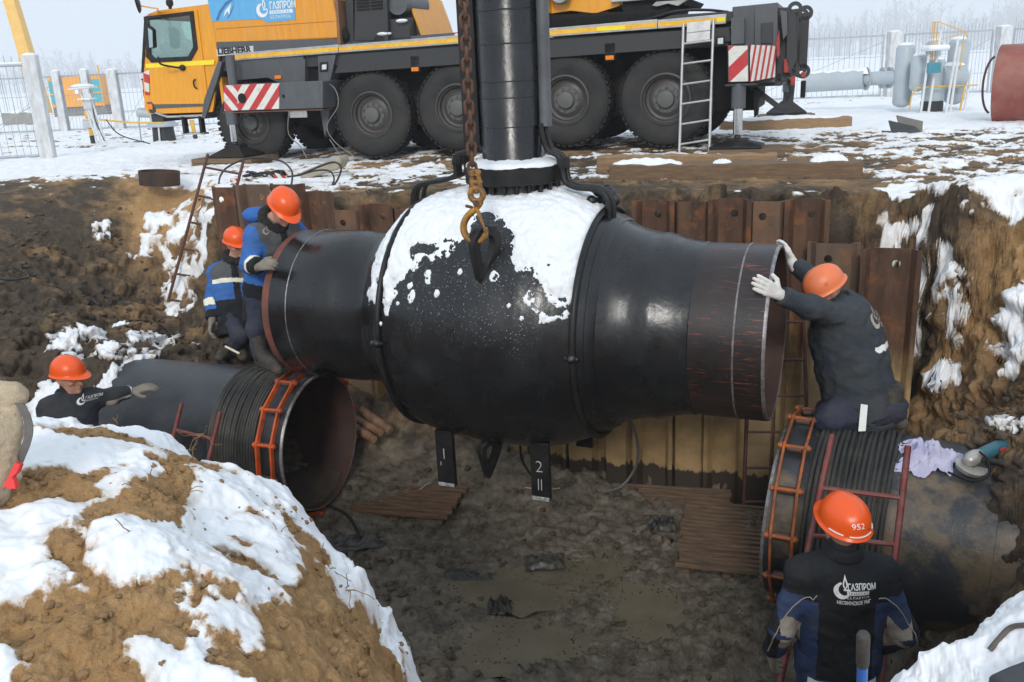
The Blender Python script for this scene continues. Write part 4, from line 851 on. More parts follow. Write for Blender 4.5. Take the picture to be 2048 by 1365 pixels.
# wheels
TYR = M('tyre_rubber', (.017, .017, .018), .8, 0, .2, 6, (.06, .053, .046), .5, .2, 40, thr=.54, spec=.25); TYW = M('tyre_sidewall', (.026, .027, .029), .75, 0, .2, 4, (.065, .058, .05), .5, .1, 40, spec=.25)
RIM = M('grey_rim', (.05, .05, .052), .5, .1, .2, 6, (.07, .055, .042), .6, .1, 40); HUB = M('grey_hub', (.12, .12, .12), .55, 0, .2, 8, (.07, .06, .05), .5, .1)
def tyre_me():
    mb = MB(); mb.lathe([(0.02, .36), (.0, .42), (-.012, .50), (.0, .585), (.03, .625), (.05, .645), (.33, .645), (.36, .6), (.38, .5), (.36, .38)], d=(0, 1, 0), seg=64); mb.cur = 1
    n = 44
    for k in range(n):
        for (y0, y1, off) in ((.025, .15, 0), (.17, .25, .5), (.265, .355, 0)):
            a = 2 * math.pi * (k + off) / n; mb.box((.655 * math.cos(a), (y0 + y1) / 2, .655 * math.sin(a)), (.028, y1 - y0, .062), Matrix.Rotation(-a, 3, 'Y'))
    return mb.mesh('tyre', [TYW, TYR], 50)
def rim_me(d):
    mb = MB(); mb.lathe([(.02, .365), (.005, .36), (.0, .335), (.03, .325), (.05, .3), (.10 + d, .285), (.11 + d, .25), (.085 + d, .2), (.085 + d, .19)], d=(0, 1, 0), seg=48); return mb.mesh('rim', RIM, 30)
def hub_me(d):
    mb = MB(); mb.lathe([(.10 + d, .2), (.075 + d, .19), (.07 + d, .13), (.03, .125), (.005, .115), (.0, .10), (-.005, 0)], d=(0, 1, 0), seg=32)
    for k in range(10): a = 2 * math.pi * k / 10; mb.tube([(.165 * math.cos(a), .08 + d, .165 * math.sin(a)), (.165 * math.cos(a), .045 + d, .165 * math.sin(a))], .017, 6)
    return mb.mesh('hub', HUB, 40)
TM, RM_, HM = tyre_me(), rim_me(0.0), hub_me(0.0)
for i, (s0, hz) in enumerate(((-6.9, .665), (-4.64, .735), (-3.17, .80), (-1.46, .86), (.0, .83))):
    for side in (0, 1):
        base = Matrix.Translation((s0, .04, hz)) if side == 0 else Matrix.Translation((s0, 2.62, hz - .06)) @ Matrix.Rotation(math.pi, 4, 'Z')
        if i in (1, 2) and side == 0: base = base @ Matrix.Rotation(R(2), 4, 'Z')
        base = base @ Matrix.Rotation(R(i * 23), 4, 'Y')
        ty = link_mesh('wheel', TM, CR, base); ty['label'] = 'large black crane wheel'
        link_mesh('rim', RM_, ty); link_mesh('hub', HM, ty)
    cbox('axle', DRK, s0 - .09, s0 + .09, .3, 2.4, hz - .1, hz + .08)
# cab
cab_o = [(-8.93, .86), (-8.98, .98), (-8.90, 1.5), (-8.66, 2.40), (-8.6, 2.47), (-8.4, 2.51), (-7.36, 2.55), (-7.34, 1.7), (-7.56, .95), (-7.60, .86)]
win = shs([(315, 30), (382, 26), (388, 90), (376, 113), (310, 117), (304, 104)])
def walled(name, outer, inner, y0, y1, mat, par):
    """side wall with an opening: triangulated ring between two outlines"""
    bm = bmesh.new(); vs = []
    for poly in (outer, inner):
        ring_ = [bm.verts.new((x, y0, z)) for x, z in poly]; vs.append(ring_)
        for i in range(len(ring_)): bm.edges.new((ring_[i], ring_[(i + 1) % len(ring_)]))
    bmesh.ops.triangle_fill(bm, use_beauty=True, edges=bm.edges[:])
    me = bpy.data.meshes.new(name); bmesh.ops.recalc_face_normals(bm, faces=bm.faces); bm.to_mesh(me); bm.free(); me.materials.append(mat)
    o = bpy.data.objects.new(name, me); COL.objects.link(o); o.parent = par; sd_ = o.modifiers.new('solid', 'SOLIDIFY'); sd_.thickness = abs(y1 - y0); sd_.offset = 1 if y1 < y0 else -1
    sd_.offset = 0; return o
cabp = cbox('cab_floor', DRK, -8.9, -7.55, .1, 2.3, .84, .95)
cwin = [(x * 1.0, z) for x, z in [(-8.70, 2.42), (-7.68, 2.45), (-7.70, 1.86), (-7.86, 1.70), (-8.72, 1.70), (-8.8, 1.8)]]
for yy in (.03, 2.27): walled('cab_side', cab_o, cwin, yy, yy + .04, YEL, cabp)
mb = MB(); mb.prism([(-8.66, 2.40), (-8.6, 2.47), (-8.4, 2.51), (-7.36, 2.55), (-7.36, 2.51), (-8.38, 2.47), (-8.56, 2.43), (-8.62, 2.38)], .012, 2.29, 'y'); mb.build('cab_roof', YEL, cabp, 40, .01)
cbox('cab_back', YEL, -7.42, -7.36, .05, 2.25, .95, 2.52, cabp)
mb = MB(); mb.prism([(-8.95, .98), (-8.885, 1.55), (-8.925, 1.55), (-8.985, .98)], .03, 2.27, 'y'); mb.build('front_panel', YEL, cabp)
mb = MB(); mb.prism([(-8.885, 1.55), (-8.66, 2.39), (-8.665, 2.39), (-8.89, 1.55)], .07, 2.23, 'y'); mb.build('windscreen', GLS, cabp, 0)
mb = MB(); mb.prism([(-8.88, 1.55), (-8.65, 2.40), (-8.70, 2.40), (-8.93, 1.55)], .0, .06, 'y'); mb.build('windscreen_pillar', BLK, cabp)
cpoly('grey_skirt', GRY, shs([(292, 205), (411, 196), (408, 213), (302, 218), (298, 212)]), -.006, .03, cabp)
door_o = shs([(306, 100), (316, 28), (402, 20), (413, 195), (306, 199)])
dw = walled('door', [(-8.79, 1.02), (-8.74, 1.75), (-8.66, 2.445), (-7.62, 2.475), (-7.64, 1.0)], [(-8.66, 2.41), (-7.70, 2.44), (-7.72, 1.88), (-7.87, 1.715), (-8.66, 1.72), (-8.72, 1.80)], .0, .02, YEL, cabp)
fr_o = [(-8.68, 2.43), (-7.68, 2.46), (-7.70, 1.87), (-7.86, 1.695), (-8.67, 1.70), (-8.74, 1.79)]; fr_i = [(-8.60, 2.37), (-7.76, 2.40), (-7.775, 1.91), (-7.90, 1.765), (-8.60, 1.77), (-8.655, 1.83)]
walled('window_frame', fr_o, fr_i, -.012, .02, BLK, dw)
mb = MB(); mb.prism(fr_i, .0, .004, 'y'); mb.build('window_pane', GLS, dw, 0)
mb = MB(); mb.prism(cwin, 2.28, 2.285, 'y'); mb.build('far_window_pane', GLS, cabp, 0)
mb = MB(); mb.tube(spline([(-7.82, -.03, 1.40), (-7.85, -.045, 1.36), (-7.845, -.045, 1.28), (-7.81, -.03, 1.245)], 4), .013, 8); mb.build('handle', BLK, dw)
mb = MB(); mb.prism([(-8.80, 1.615), (-7.42, 1.615), (-7.40, 1.69), (-8.80, 1.685)], -.016, -.012, 'y'); mb.build('reflective_strip', REFL, dw, 0)
mb = MB(); mb.ring((-8.15, .6, 1.77), (-.5, 0, 1), .19, .015, 24, 6); mb.build('steering_wheel', BLK, cabp, 60)
mb = MB(); mb.bb(-7.9, -7.5, .35, .85, 1.2, 1.55); mb.box((-7.52, .6, 1.75), (.12, .46, .5)); mb.build('seat', DRK, cabp, 40, .05)
cbox('dashboard', DRK, -8.85, -8.5, .1, 2.2, 1.5, 1.74, cabp)
mr = cpoly('mirror', BLK, shs([(295, 52), (303, 52), (312, 60), (314, 95), (306, 98), (299, 92)], -.25), -.33, -.24, cabp, .015)
mb = MB(); mb.prism(shs([(303, 56), (312, 62), (313, 95), (306, 96)], -.25), -.338, -.33, 'y'); mb.build('mirror_glass', M('mirror_glass', (.45, .55, .55), .05, .9, .05), mr, 0)
mb = MB(); a_ = sh(300, 35, -.2); b_ = sh(306, 105, -.2); mb.tube(spline([(a_[0] + .1, -.02, a_[1]), (a_[0], -.22, a_[1] - .02), (a_[0] + .01, -.27, a_[1] - .12)], 4), .018, 8); mb.tube(spline([(a_[0] + .1, -.27, 1.78), (a_[0] + .12, -.25, 1.66), (a_[0] + .3, -.1, 1.6), (a_[0] + .38, 0, 1.58)], 4), .016, 8); mb.sph((a_[0] + .36, -.03, 1.59), (.06, .04, .05)); mb.build('mirror_arm', BLK, mr)
a_ = sh(276, 8, -.3); mb = MB(); mb.lathe([(-.02, .16), (-.01, .17), (.02, .13), (.04, 0)], o=(a_[0], -.3, a_[1] + .02), d=(.8, .5, .1), seg=24); mb.build('round_mirror', BLK, cabp)
mb = MB(); mb.tube([(a_[0] + .02, -.3, a_[1] - .03), (a_[0] + .3, -.2, a_[1] - .09), (-8.45, .05, 2.50)], .012, 8); mb.build('mirror_stalk', YEL, cabp)
mb = MB(); mb.cyl((-8.38, .3, 2.5), (-8.38, .3, 2.58), .03, 10); mb.lathe([(0, .03), (.03, .06), (.1, .06), (.12, .03)], o=(-8.38, .3, 2.58), seg=12); mb.build('beacon_base', BLK, cabp)
hz = stripes('cab_hazard_stripes', .3, 1, .3, .25)
mb = MB(); mb.prism(shs([(288, 145), (299, 140), (299, 190), (291, 190)]), -.01, .0, 'y'); mb.prism([(.05, 1.12), (.4, 1.12), (.4, 1.45), (.05, 1.45)], -9.0, -8.985, 'x'); mb.build('hazard_panel', hz, cabp, 0)
cpoly('bumper', GRD, shs([(293, 210), (308, 206), (312, 228), (300, 226)]), -.01, .2, cabp); cpoly('indicator_lamp', AMB, shs([(294, 209), (305, 208), (307, 219), (297, 220)]), -.02, -.008, cabp)
cbox('bumper_bar', GRD, -8.95, -8.7, .1, 2.2, .72, .92, cabp)
stp = cpoly('step_tread', ALU, shs([(312, 224), (335, 232), (408, 229), (408, 234), (335, 236), (310, 227)]), -.02, .25, cabp)
for px in (368, 402): x_ = sh(px, 245)[0]; mb = MB(); mb.box((x_, .02, .66), (.05, .1, .28)); mb.build('step_bracket', BLK, stp)
x0_, x1_ = sh(364, 270)[0], sh(410, 270)[0]; cbox('lower_step', ALU, x0_, x1_, -.02, .12, .50, .53, stp)
cpoly('arch_guard', GRY, shs([(438, 122), (446, 125), (440, 150), (412, 238), (405, 236), (410, 200)]), -.03, .3)
# front wheel arch and side boxes
cpoly('wheel_arch', GRY, shs([(462, 118), (540, 113), (560, 128), (575, 152), (600, 152), (600, 165), (555, 165), (535, 156), (465, 162)]), .0, .04)
cpoly('side_box', GRY, shs([(540, 113), (606, 109), (606, 170), (575, 170), (575, 152), (560, 128)]), .005, .25)
cpoly('locker_slot', DRK, shs([(603, 116), (636, 113), (636, 165), (603, 168)]), .12, .3); cpoly('slot_post', GRY, shs([(604, 118), (610, 118), (610, 165), (604, 165)]), .0, .12)
sp = cpoly('side_post', GRY, shs([(636, 112), (672, 110), (660, 165), (664, 180), (656, 250), (650, 275), (640, 215)]), -.01, .25)
cpoly('lamp_housing', BLK, shs([(641, 125), (657, 124), (657, 143), (641, 144)]), -.03, -.01, sp); cpoly('side_lamp', LENS, shs([(646, 130), (655, 129), (655, 139), (646, 140)]), -.036, -.03, sp)
cpoly('rear_lamp_housing', BLK, shs([(1432, 73), (1450, 72), (1450, 92), (1432, 93)]), -.03, .0); cpoly('side_lamp', LENS, shs([(1436, 77), (1447, 76), (1447, 88), (1436, 89)]), -.036, -.03)
for (px, py) in ((557, 155), (831, 139), (1220, 116)): x_, z_ = sh(px, py); cbox('marker_lamp', AMB, x_ - .06, x_ + .06, -.03, .0, z_ - .03, z_ + .03)
for (px, py) in ((831, 139), (1220, 116)): x_, z_ = sh(px, py); cbox('lamp_bracket', DRK, x_ - .08, x_ + .08, .0, .4, z_ - .05, z_ + .2)
# engine housing with sign
EH = cpoly('engine_housing', YEL2, [(-7.36, 1.93), (-7.36, 2.56), (-7.42, 3.3), (-5.35, 3.3), (-5.18, 2.75), (-5.08, 2.3), (-5.045, 1.9)], -.0, 2.6, None, .03)
cpoly('grey_band', GRY, shs([(433, 84), (436, 113), (682, 97), (680, 78)]), -.002, .5, EH)
cpoly('housing_seam', M('seam_shadow_gap', (.45, .17, .015), .6, 0, .1), [(-7.30, 2.155), (-5.10, 2.15), (-5.10, 2.162), (-7.30, 2.167)], -.003, .0, EH, 0)
bp_ = cpoly('blue_sign', BLUE, [(-7.36, 2.28), (-6.42, 2.265), (-6.33, 2.205), (-5.80, 2.22), (-5.76, 3.1), (-7.42, 3.1)], -.008, -.001, EH, 0)
def flame_g(s, mat, par, mw, t_=.002):
    """flame-in-G emblem"""
    mb = MB(); P = []; n = 28
    for k in range(n + 1):
        a = R(95 + 265 * k / n); ro = .5; ri = .5 - (.10 + .17 * math.sin(math.pi * min(1, k / n * 1.05)) ** .8)
        P += [(ro * math.cos(a) - .05, ro * math.sin(a)), (ri * math.cos(a) - .0, ri * math.sin(a))]
    vs = [(x * s, y * s, e) for e in (0, t_) for x, y in P]; m = len(P); fs = []
    for k in range(n): i = 2 * k; fs += [(i, i + 1, i + 3, i + 2), (m + i, m + i + 2, m + i + 3, m + i + 1), (i, i + 2, m + i + 2, m + i), (i + 1, m + i + 1, m + i + 3, i + 3)]
    mb.add(vs, fs); mb.prism([(x * s, y * s) for x, y in [(.45, .0), (.45, .1), (.05, .1), (.05, .0)]], 0, t_, 'z')
    fo = [(.14, .05), (.02, .25), (.0, .42), (.06, .62), (.15, .95), (.22, .68), (.30, .45), (.29, .25)]; fi = [(.15, .16), (.09, .30), (.09, .42), (.15, .66), (.21, .42), (.215, .30)]
    bm = bmesh.new()
    for poly in (fo, fi):
        r_ = [bm.verts.new((x * s, y * s, t_)) for x, y in poly]
        for i in range(len(r_)): bm.edges.new((r_[i], r_[(i + 1) % len(r_)]))
    bmesh.ops.triangle_fill(bm, use_beauty=True, edges=bm.edges[:]); mb.add([v.co.copy() for v in bm.verts], [tuple(v.index for v in f.verts) for f in bm.faces]) if False else None
    bm.verts.index_update(); mb.add([v.co.copy() for v in bm.verts], [tuple(v.index for v in f.verts) for f in bm.faces]); bm.free()
    return link_mesh('emblem', mb.mesh('emblem', mat, 0), par, mw)
def words(txt, size, mat, par, mw, name='lettering', **kw):
    me = text_mesh(txt, size, **kw); me.materials.append(mat); return link_mesh(name, me, par, mw)
FX = Matrix.Rotation(R(90), 4, 'X')
def on(x, z, y): return Matrix.Translation((x, y, z)) @ FX
flame_g(.21, WHT, bp_, on(-6.375, 2.39, -.010)); words('ГАЗПРОМ', .145, WHT, bp_, on(-6.24, 2.40, -.011), bold=.004, sx=.68)
cbox('white_bar', WHT, -6.25, -5.83, -.011, -.009, 2.325, 2.38, bp_, 0); words('ТРАНСГАЗ', .06, BLUE, bp_, on(-6.235, 2.332, -.012), space=1.25, sx=.95); words('БЕЛАРУСЬ', .065, WHT, bp_, on(-6.25, 2.255, -.011), space=1.25, sx=.93)
mb = MB(); mb.prism([(-7.28, 2.29), (-7.20, 2.42), (-7.05, 2.55), (-6.88, 2.62), (-6.90, 2.58), (-7.05, 2.50), (-7.17, 2.38), (-7.23, 2.29)], -.012, -.008, 'y'); mb.prism([(-7.06, 2.30), (-6.98, 2.36), (-6.92, 2.46), (-6.88, 2.60), (-6.91, 2.50), (-6.98, 2.40)], -.012, -.008, 'y'); mb.build('swoosh', M('swoosh_navy', (.05, .17, .36), .4, 0, .05), bp_, 0)
mb = MB(); mb.prism([(-7.12, 2.33), (-7.08, 2.42), (-6.94, 2.53), (-6.98, 2.44), (-7.0, 2.36), (-7.03, 2.42)], -.014, -.011, 'y'); mb.build('swoosh_tip', WHT, bp_, 0)
pl_ = cpoly('name_plate', M('plate_silver', (.6, .6, .58), .4, .2, .08), shs([(433, 99), (507, 92), (508, 107), (435, 113)]), -.012, -.002, EH, 0)
x_, z_ = sh(435, 111); words('LIEBHERR', .135, BLKM, pl_, on(x_ + .02, z_ + .012, -.014) @ Matrix.Rotation(R(.3), 4, 'Z'), bold=.006, sx=1.12)
mb = MB(); mb.prism(shs([(672, 0), (676, 0), (682, 96), (676, 98)]), -.01, .35, 'y'); mb.build('rusty_post', M('rusty_exhaust_panel', (.20, .09, .045), .6, .1, .25, 6, (.3, .18, .1), .5, .1), EH)
# machinery behind the housing
mc = cpoly('radiator_box', GRD, shs([(703, 82), (767, 80), (767, -30), (705, -30)]), .08, 1.2); 
for k in range(6): z_ = 2.29 + .045 * k; cbox('louvre', DRK, -4.74, -4.53, .06, .079, z_, z_ + .022, mc, 0); cbox('louvre', DRK, -4.50, -4.30, .06, .079, z_, z_ + .022, mc, 0)
cpoly('dark_pillar', GRD, shs([(690, 88), (700, 86), (698, -20), (680, -20)]), .12, .4); cpoly('dark_pillar', GRD, shs([(766, 82), (775, 82), (772, -20), (764, -20)]), .02, .2)
mb = MB(); mb.cyl((-4.07, .1, 2.36), (-4.07, .9, 2.36), .17, 24); mb.build('air_tank', M('tank_grey', (.10, .105, .11), .35, .2, .15), CR); cbox('tank_box', GRD, -4.22, -3.9, .1, .9, 1.85, 2.14)
cpoly('fairing', GRD, shs([(775, 80), (824, 70), (813, 40), (795, -10), (780, -20)]), .35, 1.6); cpoly('fairing_edge', YEL, shs([(824, 70), (827, 70), (817, 40), (798, -10), (794, -10), (813, 40)]), .30, 1.6)
mb = MB(); mb.sph((sh(683, 72)[0], .15, sh(683, 72)[1]), (.09, .1, .11)); mb.build('air_filter', DRK, CR)
tb = cpoly('deck_locker', GRY, shs([(683, 95), (683, 83), (940, 62), (1080, 55), (1080, 70), (940, 80)]), .12, .6); x_, z_ = sh(907, 72); mb = MB(); mb.lathe([(0, .05), (-.004, .05), (-.004, .036), (0, .036)], o=(x_, .117, z_), d=(0, 1, 0), seg=20); mb.build('warning_ring', M('sign_red', (.5, .04, .03), .5), tb)
mb = MB(); mb.bb(x_ - .036, x_ + .036, .114, .117, z_ - .036, z_ + .036); mb.build('warning_face', WHT, tb, 0)
for (px, py, w_, h_) in ((765, 68, .13, .03), (800, 42, .1, .03), (775, 92, .16, .025), (700, 94, .3, .02)): x_, z_ = sh(px, py); mb = MB(); mb.sph((x_, .06, z_), (w_, .06, h_), 12, 6); mb.build('snow_patch', SNOW, CR)
cbox('deck_step', BLK, -4.47, -4.28, .02, .14, 1.76, 1.9)
# superstructure
ss = cpoly('slewing_ring', DRK, shs([(1060, 72), (1062, 30), (1330, 18), (1310, 48), (1250, 58), (1150, 66)]), .25, 2.2)
for k in range(60): a_ = k / 60; x_ = -1.9 + 1.75 * a_; cbox('ring_tooth', DRK, x_, x_ + .014, .235, .25, 1.90, 2.0, ss, 0)
cpoly('crane_body', YEL, shs([(1050, 28), (1050, -60), (1230, -60), (1230, 10), (1180, 26), (1130, 20), (1085, 27)]), .3, 2.1); cbox('drum_block', YEL, -1.95, -1.70, .15, .6, 2.08, 2.6)
mb = MB(); mb.lathe([(0, .02), (0, .13), (.04, .15), (.3, .12)], o=(-1.52, .1, 2.33), d=(0, 1, 0), seg=28); mb.build('drum_end', M('drum_grey', (.35, .34, .33), .5, .3, .2), CR)
mb = MB()
for k in range(2): x_ = -1.07 + .11 * k; mb.prism([(x_, 2.045), (x_ + .1, 2.045), (x_ + .05, 1.995)], .285, .298, 'y')
mb.build('red_triangle', M('sign_red', (.5, .04, .03), .5), CR, 0)
cpoly('counterweight_frame', DRK, shs([(1235, 20), (1235, 2), (1370, -6), (1360, 8), (1335, 10), (1332, 26), (1270, 28)]), .3, 1.9); cpoly('walkway_edge', ALU, shs([(1214, 4), (1215, -2), (1370, -16), (1368, -8)]), .2, .4)
cpoly('hook_block', M('pale_grey_paint', (.4, .4, .38), .5, 0, .15), shs([(1298, 10), (1306, 2), (1370, -2), (1350, 11), (1330, 6), (1308, 12)]), .22, .3)
mb = MB()
for k, dy in enumerate((0, .05)): mb.tube(spline([(-.75, .1 + dy, 1.85), (-.3, .12 + dy, 1.90), (.1, .15 + dy, 1.99), (.5, .25 + dy, 1.99), (.8, .4, 1.95)], 5), .018, 8)
mb.build('hose', BLK, CR)
cpoly('rear_deck_slope', GRD, shs([(1250, 62), (1340, 30), (1462, 22), (1462, 42), (1380, 50)]), .12, 2.4)
# rear box and hitch
rb = cpoly('rear_box', GRY, [(.88, 1.0), (.88, 2.0), (1.47, 2.02), (1.47, 1.0)], .15, 2.55, None, .01)
cpoly('rear_panel', GRY, shs([(1509, 14), (1555, 10), (1556, 92), (1509, 92)], .13), .12, .148, rb); cpoly('recess', GRD, shs([(1522, 47), (1546, 45), (1546, 88), (1522, 88)], .12), .10, .12, rb)
cpoly('light_guard', M('tail_lamp_red', (.36, .04, .03), .3, 0, .2, 20), shs([(1552, 82), (1559, 60), (1560, 110), (1554, 118)], .12), .09, .13, rb)
def eye_bar(x, y, z0, z1, w_, nm='hitch_arm'):
    mb = MB(); mb.prism([(x - w_ / 2, z0), (x + w_ / 2, z0 + .02), (x + w_ / 2, z1), (x - w_ / 2, z1)], y - .03, y + .03, 'y')
    for z in (z0, z1): mb.lathe([(-.03, .05), (-.03, .1), (.03, .1), (.03, .05)], o=(x, y, z), d=(0, 1, 0), seg=20, closed=True)
    mb.build(nm, GRD, rb, 40, .005)
cbox('hitch_frame', GRD, 1.47, 1.62, .3, 2.3, 1.0, 1.96, rb); eye_bar(1.68, .35, 1.15, 1.93, .1); eye_bar(1.80, .9, 1.12, 1.9, .1); eye_bar(1.72, 1.7, 1.12, 1.9, .1)
cpoly('hitch_plate', GRD, shs([(1575, 25), (1590, 28), (1592, 120), (1580, 150), (1572, 120)], .2), .2, .28, rb); cpoly('hitch_plate', GRY, shs([(1560, 20), (1574, 24), (1574, 70), (1566, 80)], .1), .1, .2, rb)
for (px, py, w_, h_) in ((1573, 132, .035, .09), (1607, 150, .03, .035), (1586, 162, .03, .06)): x_, z_ = sh(px, py, .25); cbox('tail_lamp', M('tail_lamp_red', (.36, .04, .03), .3, 0, .2, 20), x_ - w_, x_ + w_, .2, .26, z_ - h_, z_ + h_, rb)
mb = MB(); mb.prism(shs([(1490, 170), (1510, 172), (1560, 210), (1572, 205), (1580, 190), (1570, 150), (1590, 170), (1585, 215), (1570, 222), (1552, 218)], .5), .5, .56, 'y'); mb.build('tow_bracket', GRD, rb, 40, .006)
cbox('rear_beam', GRD, .95, 1.55, .3, 2.4, .95, 1.12, rb); cbox('tail_flap', DRK, 1.80, 1.86, .3, .6, .78, 1.0, rb); cpoly('mud_flap', DRK, shs([(1506, 178), (1520, 182), (1514, 232), (1508, 236)], .3), .3, .55, rb)
# outriggers
OW = -.32
HZ2 = stripes('outrigger_stripes', -.55, .5, .155, .1)
fo_ = cpoly('outrigger_beam', GRY, shs([(446, 170), (645, 162), (646, 217), (448, 224)], OW), OW, .5, None, .012)
cpoly('warning_panel', HZ2, shs([(474, 170), (559, 167), (558, 218), (476, 221)], OW - .01), OW - .012, OW - .002, fo_, 0); cpoly('warning_panel', stripes('outrigger_stripes_back', .6, .5, .155, .55, .5, .6), shs([(447, 172), (474, 170), (476, 221), (449, 222)], OW - .01), OW - .012, OW - .002, fo_, 0)
mb = MB(); x_, z_ = sh(485, 197, OW); mb.lathe([(0, .0), (-.006, .075), (0, .08)], o=(x_, OW - .013, z_), d=(0, 1, 0), seg=20); x_, z_ = sh(567, 193, OW); mb.lathe([(0, 0), (-.004, .025), (0, .028)], o=(x_, OW - .003, z_), d=(0, 1, 0), seg=14); mb.build('round_hole', DRK, fo_)
cbox('beam_lip', M('rust_edge', (.16, .07, .035), .7), sh(445, 224, OW)[0], sh(646, 218, OW)[0], OW - .006, OW + .3, .845, .86, fo_, 0)
cbox('beam_hanger', ALU, sh(575, 215, OW)[0], sh(612, 228, OW)[0], OW + .02, OW + .05, .74, .85, fo_)
def jack(px_t, px_b, top, rod_y0, rod_y1, pad_y, w, nm, zg):
    xb, zb = sh(px_b, rod_y1, w); xt = xb; 
    z0 = sh(px_b, rod_y0, w)[1]; zt = sh(px_t, top, w)[1]
    mb = MB(); mb.cyl((xt, w + .06, z0), (xt, w + .06, zt), .095, 20); j = mb.build(nm, GRY, CR, 40, .006)
    mb = MB(); mb.cyl((xt, w + .06, zb), (xt, w + .06, z0), .062, 20); mb.build('jack_rod', CHR, j)
    mb = MB(); mb.cyl((xt, w + .06, zb - .05), (xt, w + .06, zb), .05, 14, .035); mb.box((xt, w + .06, zb - .10), (.3, .22, .09)); mb.build('jack_foot', BLK, j, 40, .006)
    mb = MB(); h0 = zg; h1 = zb - .08
    vs = [(xt + sx_ * .34, w + .06 + sy_ * .3, h0) for sx_, sy_ in ((-1, -1), (1, -1), (1, 1), (-1, 1))] + [(xt + sx_ * .34, w + .06 + sy_ * .3, h0 + .03) for sx_, sy_ in ((-1, -1), (1, -1), (1, 1), (-1, 1))] + [(xt + sx_ * .12, w + .06 + sy_ * .1, h1) for sx_, sy_ in ((-1, -1), (1, -1), (1, 1), (-1, 1))]
    fs = [(0, 1, 2, 3), (8, 9, 10, 11)] + [(i, (i + 1) % 4, 4 + (i + 1) % 4, 4 + i) for i in range(4)] + [(4 + i, 4 + (i + 1) % 4, 8 + (i + 1) % 4, 8 + i) for i in range(4)]
    mb.add(vs, fs); mb.build('jack_pad', BLK, j, 30, .006); return xt, w + .06, h0
JP1 = jack(462, 466, 222, 250, 284, 310, OW, 'jack_cylinder', .15)
mb = MB(); x_ = sh(457, 140, OW)[0]; mb.cyl((x_, OW + .08, 1.28), (x_, OW + .08, 1.74), .075, 16); mb.build('jack_top', GRY, CR)
ro = cpoly('outrigger_box', GRY, shs([(1455, 91), (1497, 90), (1498, 165), (1456, 166)], OW), OW, .4, None, .01)
cpoly('warning_panel', stripes('rear_outrigger_stripes', -.6, .65, .27, .55), shs([(1457, 93), (1495, 92), (1496, 163), (1458, 164)], OW - .01), OW - .012, OW - .002, ro, 0)
(xa, za), (xb, zb) = sh(1500, 90, OW), sh(1500, 164, OW); (xc, zc), (xd, zd) = sh(1550, 92, 0), sh(1549, 155, 0)
mb = MB(); mb.add([(xa, OW + .01, za), (xb, OW + .01, zb), (xd, .12, zd), (xc, .12, zc), (xa, OW + .03, za), (xb, OW + .03, zb), (xd - .02, .14, zd), (xc - .02, .14, zc)], [(0, 1, 2, 3), (4, 7, 6, 5), (0, 3, 7, 4), (1, 5, 6, 2), (3, 2, 6, 7), (0, 4, 5, 1)]); mb.build('side_warning_panel', stripes('thin_red_stripes', -1, .12, .062, .2, .42), ro, 0)
cbox('box_flange', GRD, sh(1450, 168, OW)[0], sh(1512, 168, OW)[0], OW - .03, .3, zb - .05, zb - .02, ro)
JP2 = jack(1475, 1474, 168, 218, 270, 310, OW, 'jack_cylinder', .18)
cpoly('jack_post', GRY, shs([(1462, 36), (1488, 36), (1488, 88), (1462, 90)], -.15), -.15, .1)
_q = PZ(1572, 240, .02) - CO; x3, y3, z3 = _q.dot(CE), _q.dot(CN), .14
mb = MB(); mb.lathe([(0, .42), (.04, .42), (.30, .08), (.5, .08)], o=(x3, y3, z3), seg=4); mb.build('far_jack_pad', BLK, CR, 20); mb = MB(); mb.cyl((x3, y3, .6), (x3, y3, 1.5), .1, 16); mb.add([(1.1, 2.4, 1.05), (1.45, 2.4, 1.05), (1.45, 2.4, 1.45), (1.1, 2.4, 1.45), (x3 - .15, y3 + .15, 1.05), (x3 + .2, y3 + .15, 1.05), (x3 + .2, y3 + .15, 1.45), (x3 - .15, y3 + .15, 1.45)], [(0, 1, 2, 3), (4, 5, 6, 7), (0, 1, 5, 4), (2, 3, 7, 6), (1, 2, 6, 5), (0, 3, 7, 4)]); mb.build('far_outrigger', GRY, CR, 40)
mb = MB(); mb.tube(spline([(-5.35, -.05, 1.26), (-5.1, -.2, 1.15), (-5.05, -.25, .9), (-5.25, -.3, .6), (-5.1, -.35, .35), (-4.75, -.4, .12), (-4.95, -.4, .1), (-5.2, -.35, .4)], 6), .008, 6); mb.tube(spline([(-5.9, OW, .86), (-5.95, OW, .5), (-5.75, OW - .02, .3), (-5.6, OW - .1, .12)], 6), .008, 6); mb.build('control_cable', M('grey_cable', (.2, .19, .17), .7), CR, 60)
# ---------------------------------------------------------------- access ladder on the crane
AL = thing('access_ladder', 'aluminium ladder hooked on the deck of the crane beside the rearmost wheel', 'ladder', CO + CE * .43 - CN * .1, -CA)
def lw(px, py, w): x, z = sh(px, py, w); return CO + CE * x + CN * w + Vector((0, 0, z))
l0, l1, r0, r1 = lw(1367, 47, -.1), lw(1358, 328, -.35), lw(1427, 40, -.1), lw(1418, 318, -.35)
for a, b in ((l0, l1), (r0, r1)): mb = MB(); mb.tube([a, b], .021, 8); mb.build('rail', ALU, AL, 60, world=True)
for k in (.145, .285, .43, .57, .715, .86): mb = MB(); mb.tube([l0.lerp(l1, k), r0.lerp(r1, k)], .016, 8); mb.build('rung', ALU, AL, 60, world=True)
mb = MB(); q = [l0.lerp(r0, .12), l0.lerp(r0, .9), l0.lerp(l1, .135).lerp(r0.lerp(r1, .135), .9), l0.lerp(l1, .135).lerp(r0.lerp(r1, .135), .12)]
